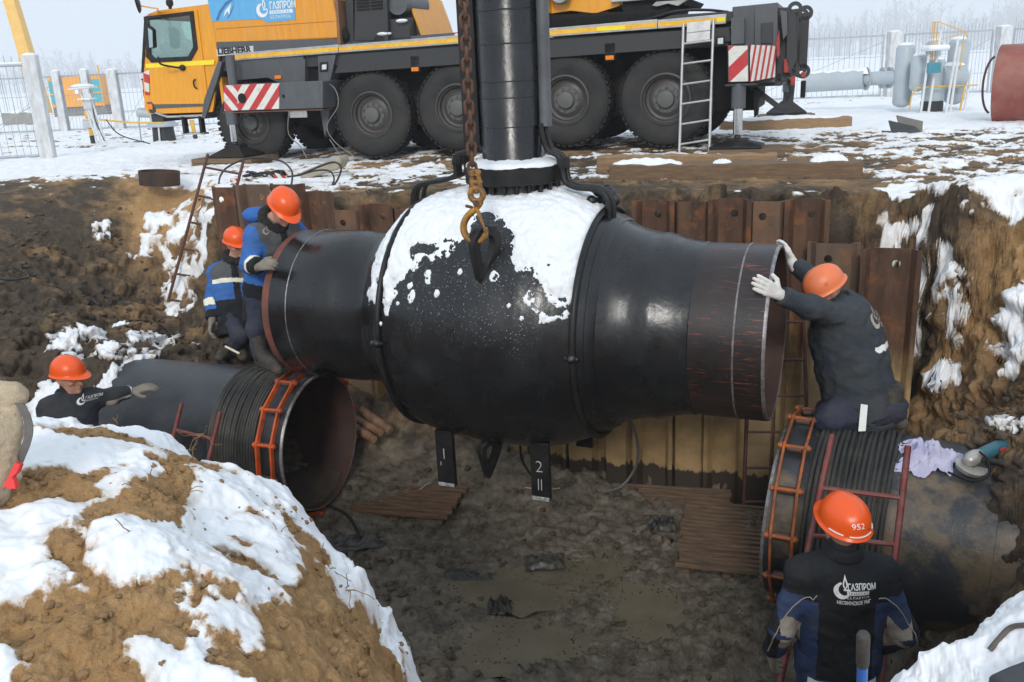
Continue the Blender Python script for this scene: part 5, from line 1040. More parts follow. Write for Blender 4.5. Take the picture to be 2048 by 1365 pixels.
mb.add([p + CN * e for e in (0, .02) for p in q], [(0, 1, 2, 3), (4, 7, 6, 5), (0, 4, 5, 1), (1, 5, 6, 2), (2, 6, 7, 3), (3, 7, 4, 0)]); mb.build('top_plate', ALU, AL, world=True)
mb = MB(); mb.tube([l0.lerp(l1, .07).lerp(r0.lerp(r1, .07), .12) - CN * .004, l0.lerp(l1, .07).lerp(r0.lerp(r1, .07), .9) - CN * .004], .006, 6); mb.build('plate_rib', ALU, AL, world=True)
# ---------------------------------------------------------------- timbers and pads under the jacks
TIM = M('old_timber', (.20, .125, .07), .8, 0, .3, 6, (.09, .06, .04), .6, .3, 50, stretch=(1, 9, 9)); TIM2 = M('pale_timber', (.33, .21, .11), .8, 0, .25, 6, (.18, .11, .06), .5, .3, 50, stretch=(1, 9, 9))
def pad(x, y, ztop, L_, W_, n, label, rot=0.0, zb=.0):
    p = CO + CE * x + CN * y; t = thing('timber_pad', label, 'timber pad', (p.x, p.y, zb), -CA + rot, 'timber pads under the crane jacks'); h = (ztop - zb)
    for k in range(n):
        y0 = -W_ / 2 + W_ * k / n; mb = MB(); mb.bb(-L_ / 2 + random.uniform(-.03, .03), L_ / 2 + random.uniform(-.03, .03), y0 + .006, y0 + W_ / n - .006, h * .48, h - .003); mb.build('plank', TIM, t, 40, .006)
    for k in range(3): mb = MB(); xx = (-.38 + .38 * k) * L_; mb.bb(xx - .13, xx + .13, -W_ / 2, W_ / 2, -.05, h * .48 - .003); mb.build('bearer', TIM, t, 40, .006)
    return t
pad(JP1[0] - .05, JP1[1], .15, 1.15, .8, 4, 'stacked timber pad under the jack beside the front wheel'); pad(JP2[0] + .12, JP2[1], .18, 1.0, .8, 4, 'thick timber pad under the near rear jack by the aluminium ladder', R(6)); pad(x3, y3, z3, 1.15, .9, 3, 'snow-edged timber pad under the far rear jack', R(4), -.02)
def beam(p, q, h, d, mat, label, snow=()):
    p, q = Vector(p), Vector(q); v = q - p; L_ = v.length; rz = math.atan2(v.y, v.x); t = thing('timber_beam', label, 'timber', (p + q) / 2, rz, 'timbers lying on the ground')
    n = 24; P = []
    for i in range(n + 1):
        x = -L_ / 2 + L_ * i / n
        for (yy, zz) in ((-d / 2, 0), (-d / 2, h), (d / 2, h), (d / 2, 0)): P.append((x, yy + random.uniform(-.008, .008), zz + random.uniform(-.012, .012)))
    mb = MB(); mb.add(P, [(i * 4 + j, (i + 1) * 4 + j, (i + 1) * 4 + (j + 1) % 4, i * 4 + (j + 1) % 4) for i in range(n) for j in range(4)] + [(0, 1, 2, 3), (n * 4, n * 4 + 3, n * 4 + 2, n * 4 + 1)]); mb.build('squared_log', mat, t, 40, .015)
    for (a, b, hh) in snow:
        mb = MB(); m = 22; P = []
        for i in range(m + 1):
            x = -L_ / 2 + L_ * (a + (b - a) * i / m); e = math.sin(math.pi * i / m) ** .5
            for j in range(9): yy = -d * .46 + d * .92 * j / 8; P.append((x, yy * (.7 + .3 * e) + .01 * math.sin(i * 2.1), h - .012 + (hh * 1.3 * e * math.sin(math.pi * j / 8) ** .6) * (1 + .12 * math.sin(i * 1.7 + j * .4)) + .012 * e - (.03 if j in (0, 8) else 0)))
        mb.grid(P, m + 1, 9); mb.build('snow_cap', SNOW, t, 70)
    return t
b0, b1 = PZ(1222, 368, .02), PZ(1722, 362, .02); beam(b0, b1, .22, .26, TIM, 'long squared timber with snow on its end, lying in front of the rear jack', ((.0, .30, .05), (.80, .95, .06), (.42, .5, .03)))
b0, b1 = PZ(1200, 352, .02) + Vector((0, .1, 0)), PZ(1560, 352, .02) + Vector((0, .15, 0)); beam(b0, b1, .24, .24, TIM2, 'paler timber lying just behind the long squared timber')
b0, b1 = PZ(1440, 268, .02), PZ(1700, 258, .02); beam(b0, b1, .22, .25, TIM2, 'light timber half buried in snow behind the crane\'s rear jack', ((.05, .95, .05),))
# ---------------------------------------------------------------- people: smooth-blended volumes turned into surfaces
from mathutils.bvhtree import BVHTree
def smin(a, b, k):
    h = np.clip(.5 + .5 * (b - a) / k, 0, 1); return b * (1 - h) + a * h - k * h * (1 - h)
class Vol:
    def __init__(s, lo, hi, cell, fine=None, fcell=None):
        s.ax = []
        for i in range(3):
            if fine is None: s.ax.append(np.arange(lo[i], hi[i] + cell, cell))
            else:
                a, b = fine[0][i], fine[1][i]; l = []
                x = lo[i]
                while x < hi[i]:
                    l.append(x); dd = 0 if a <= x <= b else min(abs(x - a), abs(x - b)); x += min(cell, fcell + dd * .35)
                l.append(x); s.ax.append(np.array(l))
        s.f = np.full([len(a) for a in s.ax], .3, np.float32)
    def sub(s, lo, hi):
        return tuple(slice(max(0, np.searchsorted(a, l) - 1), np.searchsorted(a, h) + 1) for a, l, h in zip(s.ax, lo, hi))
    def pts(s, sl): return np.meshgrid(*(a[q].astype(np.float32) for a, q in zip(s.ax, sl)), indexing='ij')
    def cone(s, a, b, r1, r2=None, k=.03, cut=False, mg=.12):
        r2 = r1 if r2 is None else r2; a, b = np.array(a, float), np.array(b, float); R_ = max(r1, r2) + mg
        sl = s.sub(np.minimum(a, b) - R_, np.maximum(a, b) + R_); X, Y, Z = s.pts(sl); d = b - a; L = d @ d + 1e-9
        t = np.clip(((X - a[0]) * d[0] + (Y - a[1]) * d[1] + (Z - a[2]) * d[2]) / L, 0, 1)
        e = np.sqrt((X - a[0] - t * d[0]) ** 2 + (Y - a[1] - t * d[1]) ** 2 + (Z - a[2] - t * d[2]) ** 2) - (r1 + (r2 - r1) * t)
        s.f[sl] = np.maximum(s.f[sl], -e) if cut else smin(s.f[sl], e, k); return s
    def ell(s, c, r, rot=None, k=.02, cut=False):
        c = np.array(c, float); m = max(r) + .1; sl = s.sub(c - m, c + m); X, Y, Z = s.pts(sl); X = X - c[0]; Y = Y - c[1]; Z = Z - c[2]
        if rot is not None:
            q = np.array(rot); X, Y, Z = (q[0][i] * X + q[1][i] * Y + q[2][i] * Z for i in range(3))
        l = np.sqrt((X / r[0]) ** 2 + (Y / r[1]) ** 2 + (Z / r[2]) ** 2); l2 = np.sqrt((X / r[0] ** 2) ** 2 + (Y / r[1] ** 2) ** 2 + (Z / r[2] ** 2) ** 2) + 1e-9
        e = l * (l - 1) / l2
        s.f[sl] = np.maximum(s.f[sl], -e) if cut else smin(s.f[sl], e, k); return s
    def wrinkle(s, amp, fr, stretch=(1, 1, 1), seed=0.0, fine=.35):
        m = np.abs(s.f) < .05; i = np.nonzero(m); X, Y, Z = (s.ax[q][i[q]].astype(np.float32) for q in range(3))
        n = fbm(X * fr * stretch[0] + seed, Y * fr * stretch[1], Z * fr * stretch[2], 3); n = n + fine * (1 - 2 * np.abs(pn(X * fr * 1.4 + seed, Y * fr * 1.4, Z * fr * 2.6 + 5)))
        s.f[i] += amp * n; return s
    def surf(s):
        f = s.f; ins = f < 0; A = s.ax
        nx, ny, nz = f.shape; mixed = np.zeros((nx - 1, ny - 1, nz - 1), np.int8)
        cs = [(a, b, c) for a in (0, 1) for b in (0, 1) for c in (0, 1)]
        for a, b, c in cs: mixed += ins[a:nx - 1 + a, b:ny - 1 + b, c:nz - 1 + c]
        I = np.nonzero((mixed > 0) & (mixed < 8)); idx = np.full(mixed.shape, -1, np.int64); idx[I] = np.arange(len(I[0]))
        P = np.zeros((len(I[0]), 3)); W = np.zeros(len(I[0]))
        for a, b, c in cs:
            for e in range(3):
                if (a, b, c)[e]: continue
                o = [a, b, c]; o2 = list(o); o2[e] = 1
                p0 = [I[q] + o[q] for q in range(3)]; p1 = [I[q] + o2[q] for q in range(3)]
                v0, v1 = f[tuple(p0)], f[tuple(p1)]; m = (v0 < 0) != (v1 < 0); t = np.where(m, v0 / (v0 - v1 + 1e-12), 0)
                for q in range(3): P[:, q] += np.where(m, A[q][p0[q]] + t * (A[q][p1[q]] - A[q][p0[q]]), 0)
                W += m
        P /= W[:, None]; Q = []
        for e in range(3):
            s0 = [slice(None)] * 3; s1 = [slice(None)] * 3; s0[e] = slice(0, -1); s1[e] = slice(1, None)
            d = ins[tuple(s0)] != ins[tuple(s1)]; i = np.array(np.nonzero(d)); u, v = (e + 1) % 3, (e + 2) % 3
            ok = (i[u] > 0) & (i[v] > 0) & (i[u] < f.shape[u] - 1) & (i[v] < f.shape[v] - 1); i = i[:, ok]
            def g(du, dv): j = i.copy(); j[u] -= du; j[v] -= dv; return idx[j[0], j[1], j[2]]
            q = np.stack([g(1, 1), g(0, 1), g(0, 0), g(1, 0)], 1); fl = ins[tuple(i)]; q[~fl] = q[~fl][:, ::-1]; Q.append(q)
        return P, np.concatenate(Q)
def mesh_np(name, P, Q, mats, mi=None):
    me = bpy.data.meshes.new(name); me.from_pydata(P.tolist(), [], Q.tolist())
    for m in (mats if isinstance(mats, (list, tuple)) else [mats]): me.materials.append(m)
    if mi is not None: me.polygons.foreach_set('material_index', np.asarray(mi, np.int32))
    me.polygons.foreach_set('use_smooth', np.ones(len(Q), bool)); me.update(); return me
def put(name, P, Q, mats, par, mi=None):
    inv = np.array(WM[par.name].inverted()) if par.name in WM else np.eye(4)
    return link_mesh(name, mesh_np(name, P @ inv[:3, :3].T + inv[:3, 3], Q, mats, mi), par)
def relax(P, Q, n=1):
    for _ in range(n):
        S_ = np.zeros_like(P); C = np.zeros(len(P))
        for k in range(4): np.add.at(S_, Q[:, k], P[Q[:, (k + 1) % 4]] + P[Q[:, k - 1]]); np.add.at(C, Q[:, k], 2)
        P = P * .5 + .5 * S_ / np.maximum(C, 1)[:, None]
    return P
def vnorm(P, Q):
    n = np.cross(P[Q[:, 2]] - P[Q[:, 0]], P[Q[:, 3]] - P[Q[:, 1]]); V = np.zeros_like(P)
    for k in range(4): np.add.at(V, Q[:, k], n)
    return V / (np.linalg.norm(V, axis=1)[:, None] + 1e-12)
def cloth(name, col, rough=.85, var=.15, dirt=(.09, .075, .06), amt=.3, sc=7):
    return M(name, col, rough, 0, var, sc, dirt, amt, .5, 55, spec=.25)
SKIN = M('skin', (.50, .27, .185), .55, 0, .12, 18, (.42, .16, .12), .3, .05, 90)
HELM = M('orange_helmet_plastic', (.88, .105, .012), .33, 0, .05, 4, (.5, .12, .05), .2, .02, 40, thr=.66); HELM2 = M('faded_orange_helmet_plastic', (.80, .20, .075), .42, 0, .07, 5, (.45, .2, .12), .3, .03, 40, thr=.62)
KNIT = M('black_knit', (.016, .016, .018), .95, 0, .3, 30, None, 0, .5, 90); FUR = M('black_fur_collar', (.020, .020, .019), 1.0, 0, .5, 40, None, 0, 1.0, 120)
NAVY = cloth('dark_navy_cloth', (.022, .030, .040)); NBLUE = cloth('navy_blue_cloth', (.022, .050, .135)); RBLUE = cloth('royal_blue_cloth', (.035, .15, .46)); CHAR = cloth('charcoal_cloth', (.011, .0135, .017), .85, .15, (.06, .055, .05), .2); GRYC = cloth('grey_yoke_cloth', (.10, .105, .11)); BEIG = cloth('beige_patch_cloth', (.44, .39, .33)); DBLU = cloth('slate_trouser_cloth', (.030, .036, .062))
SLAT = cloth('slate_grey_jacket_cloth', (.036, .046, .058), .85, .2)
REFW = M('silver_reflective_tape', (.88, .88, .84), .4, 0, .05, 20); REFC = M('cream_reflective_tape', (.82, .79, .62), .45, 0, .08, 12)
GLV = cloth('grey_work_glove', (.26, .23, .19), .95, .2, (.12, .1, .08), .5); GLVW = cloth('white_cotton_glove', (.72, .70, .66), .95, .08, (.4, .36, .3), .3); BOOT = cloth('muddy_boot', (.035, .034, .032), .7, .3, (.14, .115, .085), .6)
def frame_of(f, u):
    f = Vector(f).normalized(); u = Vector(u); u = (u - f * u.dot(f)).normalized(); r = f.cross(u); return r, f, u      # right, forward, up
def rot3(r, f, u): return [list(r), list(f), list(u)]
def helmet(par, c, f, u, mat, s=1.0, text=None):
    r, f, u = frame_of(f, u); c = Vector(c)
    mb = MB(); n, m = 40, 14; P = []
    for i in range(m + 1):
        th = math.pi / 2 * i / m
        for k in range(n):
            a = 2 * math.pi * k / n; x = .117 * math.sin(th) ** .92 * math.cos(a); y = .143 * math.sin(th) ** .92 * math.sin(a); z = .128 * math.cos(th) ** .9
            if abs(x) < .022 and z > .02: z += .006 * (1 - (x / .022) ** 2)
            P.append(c + (r * x + f * y + u * z) * s)
    for (g, dz, pk) in ((1.02, -.012, 0), (1.10, -.018, .045), (1.11, -.021, .048), (1.0, -.016, 0)):
        for k in range(n):
            a = 2 * math.pi * k / n; e = max(0, math.sin(a)) ** 2.2; P.append(c + (r * (.117 * g * math.cos(a)) + f * (.143 * g * math.sin(a) + pk * e) + u * (dz - .014 * e * (pk > 0))) * s)
    R_ = m + 5
    mb.add(P, [(i * n + k, i * n + (k + 1) % n, (i + 1) * n + (k + 1) % n, (i + 1) * n + k) for i in range(R_ - 1) for k in range(n)])
    o = mb.build('helmet', mat, par, 50, world=True); sd_ = o.modifiers.new('solid', 'SOLIDIFY'); sd_.thickness = .003; sd_.offset = -1
    me = bpy.data.meshes.new('tmp'); me.from_pydata([tuple(p) for p in mb.v], [], mb.f)
    return o, BVHTree.FromPolygons([tuple(p) for p in mb.v], mb.f), (c, r, f, u)
def conform(me, mw, bvh, d, off=.003):
    """lay flat lettering on a curved surface along direction d"""
    d = Vector(d).normalized()
    for v in me.vertices:
        p = mw @ v.co; h = bvh.ray_cast(p - d * .3, d)
        if h[0] is None: h = bvh.find_nearest(p)
        v.co = h[0] - d * off if h[0] is not None else p
    me.update()
def lay_text(txt, size, mat, par, mw, bvh, d, name='lettering', **kw):
    me = text_mesh(txt, size, depth=0.0, **kw); bm = bmesh.new(); bm.from_mesh(me); bmesh.ops.triangulate(bm, faces=bm.faces[:]); bmesh.ops.subdivide_edges(bm, edges=[e for e in bm.edges if e.calc_length() > .02], cuts=1); bm.to_mesh(me); bm.free()
    conform(me, mw, bvh, d); inv = WM[par.name].inverted() if par.name in WM else Matrix()
    me.transform(inv); me.materials.append(mat); return me
def glove(par, wrist, tip, palm, side, mat, curl=25, thumb=.6, spread=1.0, s=1.0):
    """wrist position, finger direction point, palm normal, side +1 thumb on the right of the finger direction (seen from the back of the hand)"""
    w = Vector(wrist); d = (Vector(tip) - w).normalized(); pn_ = Vector(palm); pn_ = (pn_ - d * pn_.dot(d)).normalized(); sd_ = d.cross(pn_) * side
    lo = np.array(w) - .22; hi = np.array(w) + .22; v = Vol(lo, hi, .0058)
    K = w + d * .095 * s
    v.cone(w - d * .05, w + d * .01, .036 * s, .032 * s, .02)
    for q, (off, ln) in enumerate(((.034, .072), (.012, .08), (-.011, .075), (-.033, .058))):
        k0 = K + sd_ * off * s - d * .004 * abs(off) / .02; v.cone(w + sd_ * off * .6 + d * .015, k0, .017 * s, .0145 * s, .014, mg=.05)
        a = 0; p = k0; dd = (d + sd_ * off * 1.6 * spread).normalized()
        for j, fr in enumerate((.46, .31, .25)):
            a += R(curl * (1.0 if j else .6)); e = (dd * math.cos(a) + pn_ * math.sin(a)); p2 = p + e * ln * fr * s * 1.18; v.cone(p, p2, (.0125 - .0008 * j) * s, (.0118 - .001 * j) * s, .004, mg=.03); p = p2
    t0 = w + d * .03 * s + sd_ * .03 * s; t1 = t0 + (d * .5 + sd_ * thumb + pn_ * .35).normalized() * .045 * s; t2 = t1 + (d * .8 + sd_ * thumb * .35 + pn_ * .4).normalized() * .035 * s
    v.cone(t0, t1, .018 * s, .014 * s, .01, mg=.04); v.cone(t1, t2, .0138 * s, .012 * s, .004, mg=.03)
    P, Q = v.surf(); return put('glove', relax(P, Q), Q, mat, par)
def boot(par, ankle, toe, mat, shaft=None):
    a, t = Vector(ankle), Vector(toe); d = (t - a); d.z *= .3; d.normalize(); up = Vector((0, 0, 1)); lo = np.minimum(np.array(a), np.array(t)) - .25; hi = np.maximum(np.array(a), np.array(t)) + .3
    v = Vol(lo, hi, .009); sole = t.z; s0 = shaft or a + up * .12
    v.cone(a, s0, .062, .068, .03); heel = a + up * (sole - a.z + .045) - d * .03; v.cone(heel, t + up * .045, .05, .047, .03); v.cone(a, t + up * .06 - d * .06, .06, .05, .03); v.wrinkle(.006, 9, seed=a.x)
    P, Q = v.surf(); P = relax(P, Q); P[:, 2] = np.maximum(P[:, 2], sole); 
    P, Q = P, Q; o = put('boot', P, Q, mat, par); return o
def head_vol(v, c, f, u, s=1.0):
    r, f, u = frame_of(f, u); c = Vector(c); rt = rot3(r, f, u); q = lambda x, y, z: c + (r * x + f * y + u * z) * s
    v.ell(q(0, -.01, .03), (.076 * s, .096 * s, .105 * s), rt, .02); v.ell(q(0, .03, -.045), (.058 * s, .066 * s, .075 * s), rt, .03); v.ell(q(0, .073, -.095), (.024 * s, .02 * s, .02 * s), rt, .02)
    v.cone(q(0, .083, .018), q(0, .112, -.028), .011 * s, .0165 * s, .008, mg=.03); v.ell(q(0, .078, .036), (.05 * s, .02 * s, .014 * s), rt, .012)
    for x in (-1, 1): v.ell(q(x * .044, .06, -.018), (.024 * s, .026 * s, .02 * s), rt, .015); v.ell(q(x * .077, -.012, -.005), (.011 * s, .02 * s, .032 * s), rt, .006)
    v.ell(q(0, .086, -.062), (.024 * s, .012 * s, .009 * s), rt, .006)
    for x in (-1, 1): v.ell(q(x * .031, .098, .012), (.016 * s, .012 * s, .009 * s), rt, .006, cut=True)
    return q
def face_parts(par, c, f, u, stubble=True):
    r, f, u = frame_of(f, u); c = Vector(c); q = lambda x, y, z: c + r * x + f * y + u * z
    for x in (-1, 1):
        mb = MB(); mb.sph(q(x * .031, .082, .011), .0125, 10, 8); e = mb.build('eye', M('eye_white', (.6, .55, .5), .3), par, 60, world=True)
        mb = MB(); mb.sph(q(x * .031, .0905, .011), .006, 8, 6); mb.build('iris', M('dark_iris', (.03, .022, .018), .3), par, 60, world=True)
        mb = MB(); mb.tube([q(x * .014, .099, .030), q(x * .032, .098, .036), q(x * .052, .086, .030)], [.003, .0045, .002], 6); mb.build('eyebrow', M('brown_hair', (.045, .028, .018), .9), par, world=True)
    mb = MB(); mb.tube([q(-.024, .088, -.060), q(0, .0985, -.058), q(.024, .088, -.060)], [.002, .005, .002], 6); mb.build('lips', M('lips', (.40, .14, .12), .5), par, world=True)
def person(label, base, S_, jm, jz, tm, legs, helm_mat, hd, gl, group='workers in orange helmets', cell=.012, fat=1.0, wr=.007, hood=None, cap='band', collar='fur', arms_r=(.082, .068, .056), hem=.12, face=True, trouser_r=(.108, .085, .072), boots=True, bm_=BOOT):
    """S_: joints {pelvis,chest,neck,shL,elL,wrL,shR,elR,wrR,hipL,knL,anL,toL,...}; jz(P)->zone index per point"""
    t = thing('person', label, 'person', base, 0, group); J = {k: Vector(v) for k, v in S_.items()}; V3 = lambda a: np.array(a)
    allp = np.array([V3(p) for p in J.values()]); lo, hi = allp.min(0) - .25, allp.max(0) + .3; c, f, u = (Vector(x) for x in hd)
    # body
    b = Vol(lo, hi, .03, (np.array(c) - .17, np.array(c) + .17), .0058)
    head_vol(b, c, f, u); b.cone(J['neck'], c - Vector(u) * .03, .056, .05, .03); b.cone(J['pelvis'], J['chest'], .12, .12, .05); b.cone(J['chest'], J['neck'], .1, .055, .05); b.cone(J['shL'], J['shR'], .055, .055, .05)
    for s in 'LR':
        b.cone(J['sh' + s], J['el' + s], .05, .042, .03); b.cone(J['el' + s], J['wr' + s], .042, .034, .03); b.cone(J['hip' + s], J['kn' + s], .075, .058, .04); b.cone(J['kn' + s], J['an' + s], .056, .045, .03)
    P, Q = b.surf(); P = relax(P, Q, 1); put('body', P, Q, SKIN, t)
    if face: face_parts(t, c, f, u)
    # jacket
    jl = np.array([V3(J[k]) for k in ('pelvis', 'chest', 'neck', 'shL', 'shR', 'elL', 'elR', 'wrL', 'wrR', 'hipL', 'hipR')]); j = Vol(jl.min(0) - .24, jl.max(0) + .22, cell)
    ax = (J['chest'] - J['pelvis']).normalized(); low = J['pelvis'] - ax * hem
    for s in 'LR':
        hp = J['hip' + s] + (J['pelvis'] - J['hip' + s]) * .25; j.cone(hp - ax * hem, J['sh' + s] + (J['chest'] - J['sh' + s]) * .42, .125 * fat, .118 * fat, .06)
        j.cone(J['sh' + s] + (J['chest'] - J['sh' + s]) * .1, J['el' + s], arms_r[0], arms_r[1], .045); j.cone(J['el' + s], J['wr' + s], arms_r[1], arms_r[2], .03)
    j.cone(low, J['chest'], .15 * fat, .155 * fat, .06); j.cone(J['shL'], J['shR'], .078, .078, .06); j.cone(J['chest'], J['neck'] - Vector(u) * .02, .13, .085, .06)
    if hood is not None: j.ell(hood, (.13, .11, .07), None, .05)
    # cut the hem flat and the sleeves at the wrist
    sl = j.sub(jl.min(0) - .3, jl.max(0) + .3); X, Y, Z = j.pts(sl); hp = J['pelvis'] - ax * (hem + .06)
    near = ((X - J['pelvis'].x) ** 2 + (Y - J['pelvis'].y) ** 2 + (Z - J['pelvis'].z) ** 2) < .36 ** 2
    pl = (hp.x - X) * ax.x + (hp.y - Y) * ax.y + (hp.z - Z) * ax.z; j.f[sl] = np.where(near, np.maximum(j.f[sl], pl), j.f[sl])
    for s in 'LR':
        dw_ = (J['wr' + s] - J['el' + s]).normalized(); w = J['wr' + s] - dw_ * .01
        nr = ((X - w.x) ** 2 + (Y - w.y) ** 2 + (Z - w.z) ** 2) < .12 ** 2; pl = (X - w.x) * dw_.x + (Y - w.y) * dw_.y + (Z - w.z) * dw_.z; j.f[sl] = np.where(nr, np.maximum(j.f[sl], pl), j.f[sl])
    j.wrinkle(wr, 8.5, (1, 1, 1.3), base[0] * 3.1); P, Q = j.surf(); P = relax(P, Q, 1); C_ = P[Q].mean(1); z = jz(C_, J); jo = put('jacket', P, Q, jm, t, z); JB = BVHTree.FromPolygons(P.tolist(), Q.tolist()); nv = vnorm(P, Q)
    # trousers
    k = ['pelvis', 'hipL', 'hipR', 'knL', 'knR', 'anL', 'anR']; tl = np.array([V3(J[q]) for q in k]); tr = Vol(tl.min(0) - .2, tl.max(0) + .22, .0125)
    tr.cone(J['hipL'], J['hipR'], .115, .115, .05); tr.cone(J['pelvis'], J['pelvis'] + ax * .08, .14, .13, .05)
    for s in 'LR': tr.cone(J['hip' + s], J['kn' + s], trouser_r[0], trouser_r[1], .04); tr.cone(J['kn' + s], J['an' + s], trouser_r[1], trouser_r[2], .03)
    tr.wrinkle(wr * 1.1, 8, (1, 1, 1.5), base[0] * 2.3 + 7); P2, Q2 = tr.surf(); P2 = relax(P2, Q2, 1); put('trousers', P2, Q2, tm, t)
    if boots:
        for s in 'LR': boot(t, J['an' + s], J['to' + s], bm_)
    # headgear
    r_, f_, u_ = frame_of(f, u); hc = c + u_ * .062 - f_ * .008; ho, hb, hf = helmet(t, hc, f_, (u_ * 1.0 - f_ * .10), helm_mat)
    cp = Vol(np.array(c) - .2, np.array(c) + .2, .009); cp.ell(c + u_ * .035 - f_ * .018, (.087, .104, .10), rot3(r_, f_, u_), .01); X, Y, Z = cp.pts((slice(None),) * 3); o_ = c + u_ * {'band': .038, 'cap': .02, 'low': -.03}[cap]
    nn = u_ + f_ * (.45 if cap == 'band' else .75); cp.f = np.maximum(cp.f, (o_.x - X) * nn.x + (o_.y - Y) * nn.y + (o_.z - Z) * nn.z); cp.wrinkle(.002, 30); P3, Q3 = cp.surf(); put('knit_cap', P3, Q3, KNIT, t)
    # collar
    cl = Vol(np.array(J['neck']) - .25, np.array(J['neck']) + .25, .009)
    nk = J['neck'] + u_ * .012; e1_ = r_; e2_ = (f_ - u_ * f_.dot(u_)).normalized(); n = 14
    for q in range(n):
        a, b2 = 2 * math.pi * q / n, 2 * math.pi * (q + 1) / n; ra, rb_ = (.092, .098) if collar == 'fur' else (.076, .082)
        hgt = lambda a: (.018 * -math.sin(a)); p1 = nk + e1_ * ra * math.cos(a) + e2_ * rb_ * math.sin(a) + u_ * hgt(a); p2 = nk + e1_ * ra * math.cos(b2) + e2_ * rb_ * math.sin(b2) + u_ * hgt(b2); cl.cone(p1, p2, .038 if collar == 'fur' else .022, None, .02, mg=.06)
        if collar != 'fur': cl.cone(p1 + u_ * .03, p2 + u_ * .03, .013, None, .015, mg=.05)
    cl.wrinkle(.010 if collar == 'fur' else .003, 26 if collar == 'fur' else 12); P4, Q4 = cl.surf(); put('collar', P4, Q4, FUR if collar == 'fur' else jm[0], t)
    if collar != 'fur':
        gv = Vol(np.array(J['neck']) - .2, np.array(c) + .2, .01); gv.cone(J['neck'], c - u_ * .055 - f_ * .02, .072, .07, .02); gv.wrinkle(.003, 30); P5, Q5 = gv.surf(); put('neck_warmer', P5, Q5, KNIT, t)
    for g in gl: glove(t, *g[0], **g[1])
    return t, J, (P, Q, nv, JB, jo), hb, hf
def band(t, pack, mask, mat, off=.004, name='reflective_band'):
    P, Q, nv, JB, jo = pack; q = Q[mask]
    if len(q) == 0: return
    u_, inv_ = np.unique(q.ravel(), return_inverse=True); return put(name, P[u_] + nv[u_] * off, inv_.reshape(-1, 4), mat, t)
def along(C, a, b):
    a, b = np.array(a), np.array(b); d = b - a; L = np.linalg.norm(d); d = d / L; q = (C - a) @ d; dist = np.linalg.norm(C - a - q[:, None] * d, axis=1); return q / L, dist, L
G = lambda px, py, d: PD(px, py, d)
# ---- worker with helmet 952, seen from behind
A0 = Vector((1.60, 3.93, -2.6)); fa = Vector((.10, 1, 0)).normalized(); ra = Vector((fa.y, -fa.x, 0)); zz = Vector((0, 0, 1))
def at_(o, r, x, f, y, z): return o + r * x + f * y + zz * z
A = lambda x, y, z: at_(A0, ra, x, fa, y, z)
SA = dict(pelvis=A(0, .02, 1.0), chest=A(0, .05, 1.36), neck=A(0, .06, 1.53), shL=A(-.20, .05, 1.43), elL=A(-.30, -.02, 1.15), wrL=A(-.31, .09, .93), shR=A(.20, .05, 1.43), elR=A(.30, -.03, 1.14), wrR=A(.24, .13, .95), hipL=A(-.1, .02, .96), knL=A(-.11, .04, .52), anL=A(-.12, 0, .1), toL=A(-.13, .2, .0), hipR=A(.1, .02, .96), knR=A(.11, .04, .52), anR=A(.12, 0, .1), toR=A(.14, .2, .0))
def zoneA(C, J):
    o = np.array(J['pelvis']); u = (C - o) @ np.array(ra); h = (C - o) @ np.array([0, 0, 1.]); z = np.zeros(len(C), int)
    arm = np.zeros(len(C), bool)
    for s, sg in (('L', -1), ('R', 1)):
        q1, d1, L1 = along(C, J['sh' + s], J['el' + s]); q2, d2, L2 = along(C, J['el' + s], J['wr' + s])
        onarm = (np.minimum(np.where((q1 > .25) & (q1 < 1.05), d1, 9), np.where((q2 > -.05) & (q2 < 1.1), d2, 9)) < .105) & (u * sg > .205); arm |= onarm
        inner = onarm & (((C - np.array(J['el' + s])) @ np.array(ra)) * sg < .018 + .05 * (h - .15)) ; z[inner & (h < .36)] = 1
        z[inner & (np.abs(h - .135) < .085 + .03 * np.sin(u * 40))] = 2
    z[(~arm) & (np.abs(u) > .135) & (h < .33)] = 1; z[(h < -.085)] = 1
    return z
hA = A(-.005, .085, 1.66)
tA, JA, pkA, hbA, hfA = person('worker seen from behind in a dark navy jacket and an orange helmet numbered 952', A0, SA, [CHAR, NBLUE, BEIG], zoneA, NBLUE, 1, HELM, (hA, fa + ra * -.3 + zz * .2, zz - fa * .05), [((A(-.315, .10, .91), A(-.30, .16, .78), ra * 1, -1, GLV), dict(curl=28)), ((A(.235, .145, .93), A(.20, .22, .82), -ra, 1, GLV), dict(curl=28))], cell=.0085, wr=.0105, cap='low', collar='stand', face=False, hem=.10, fat=1.0)
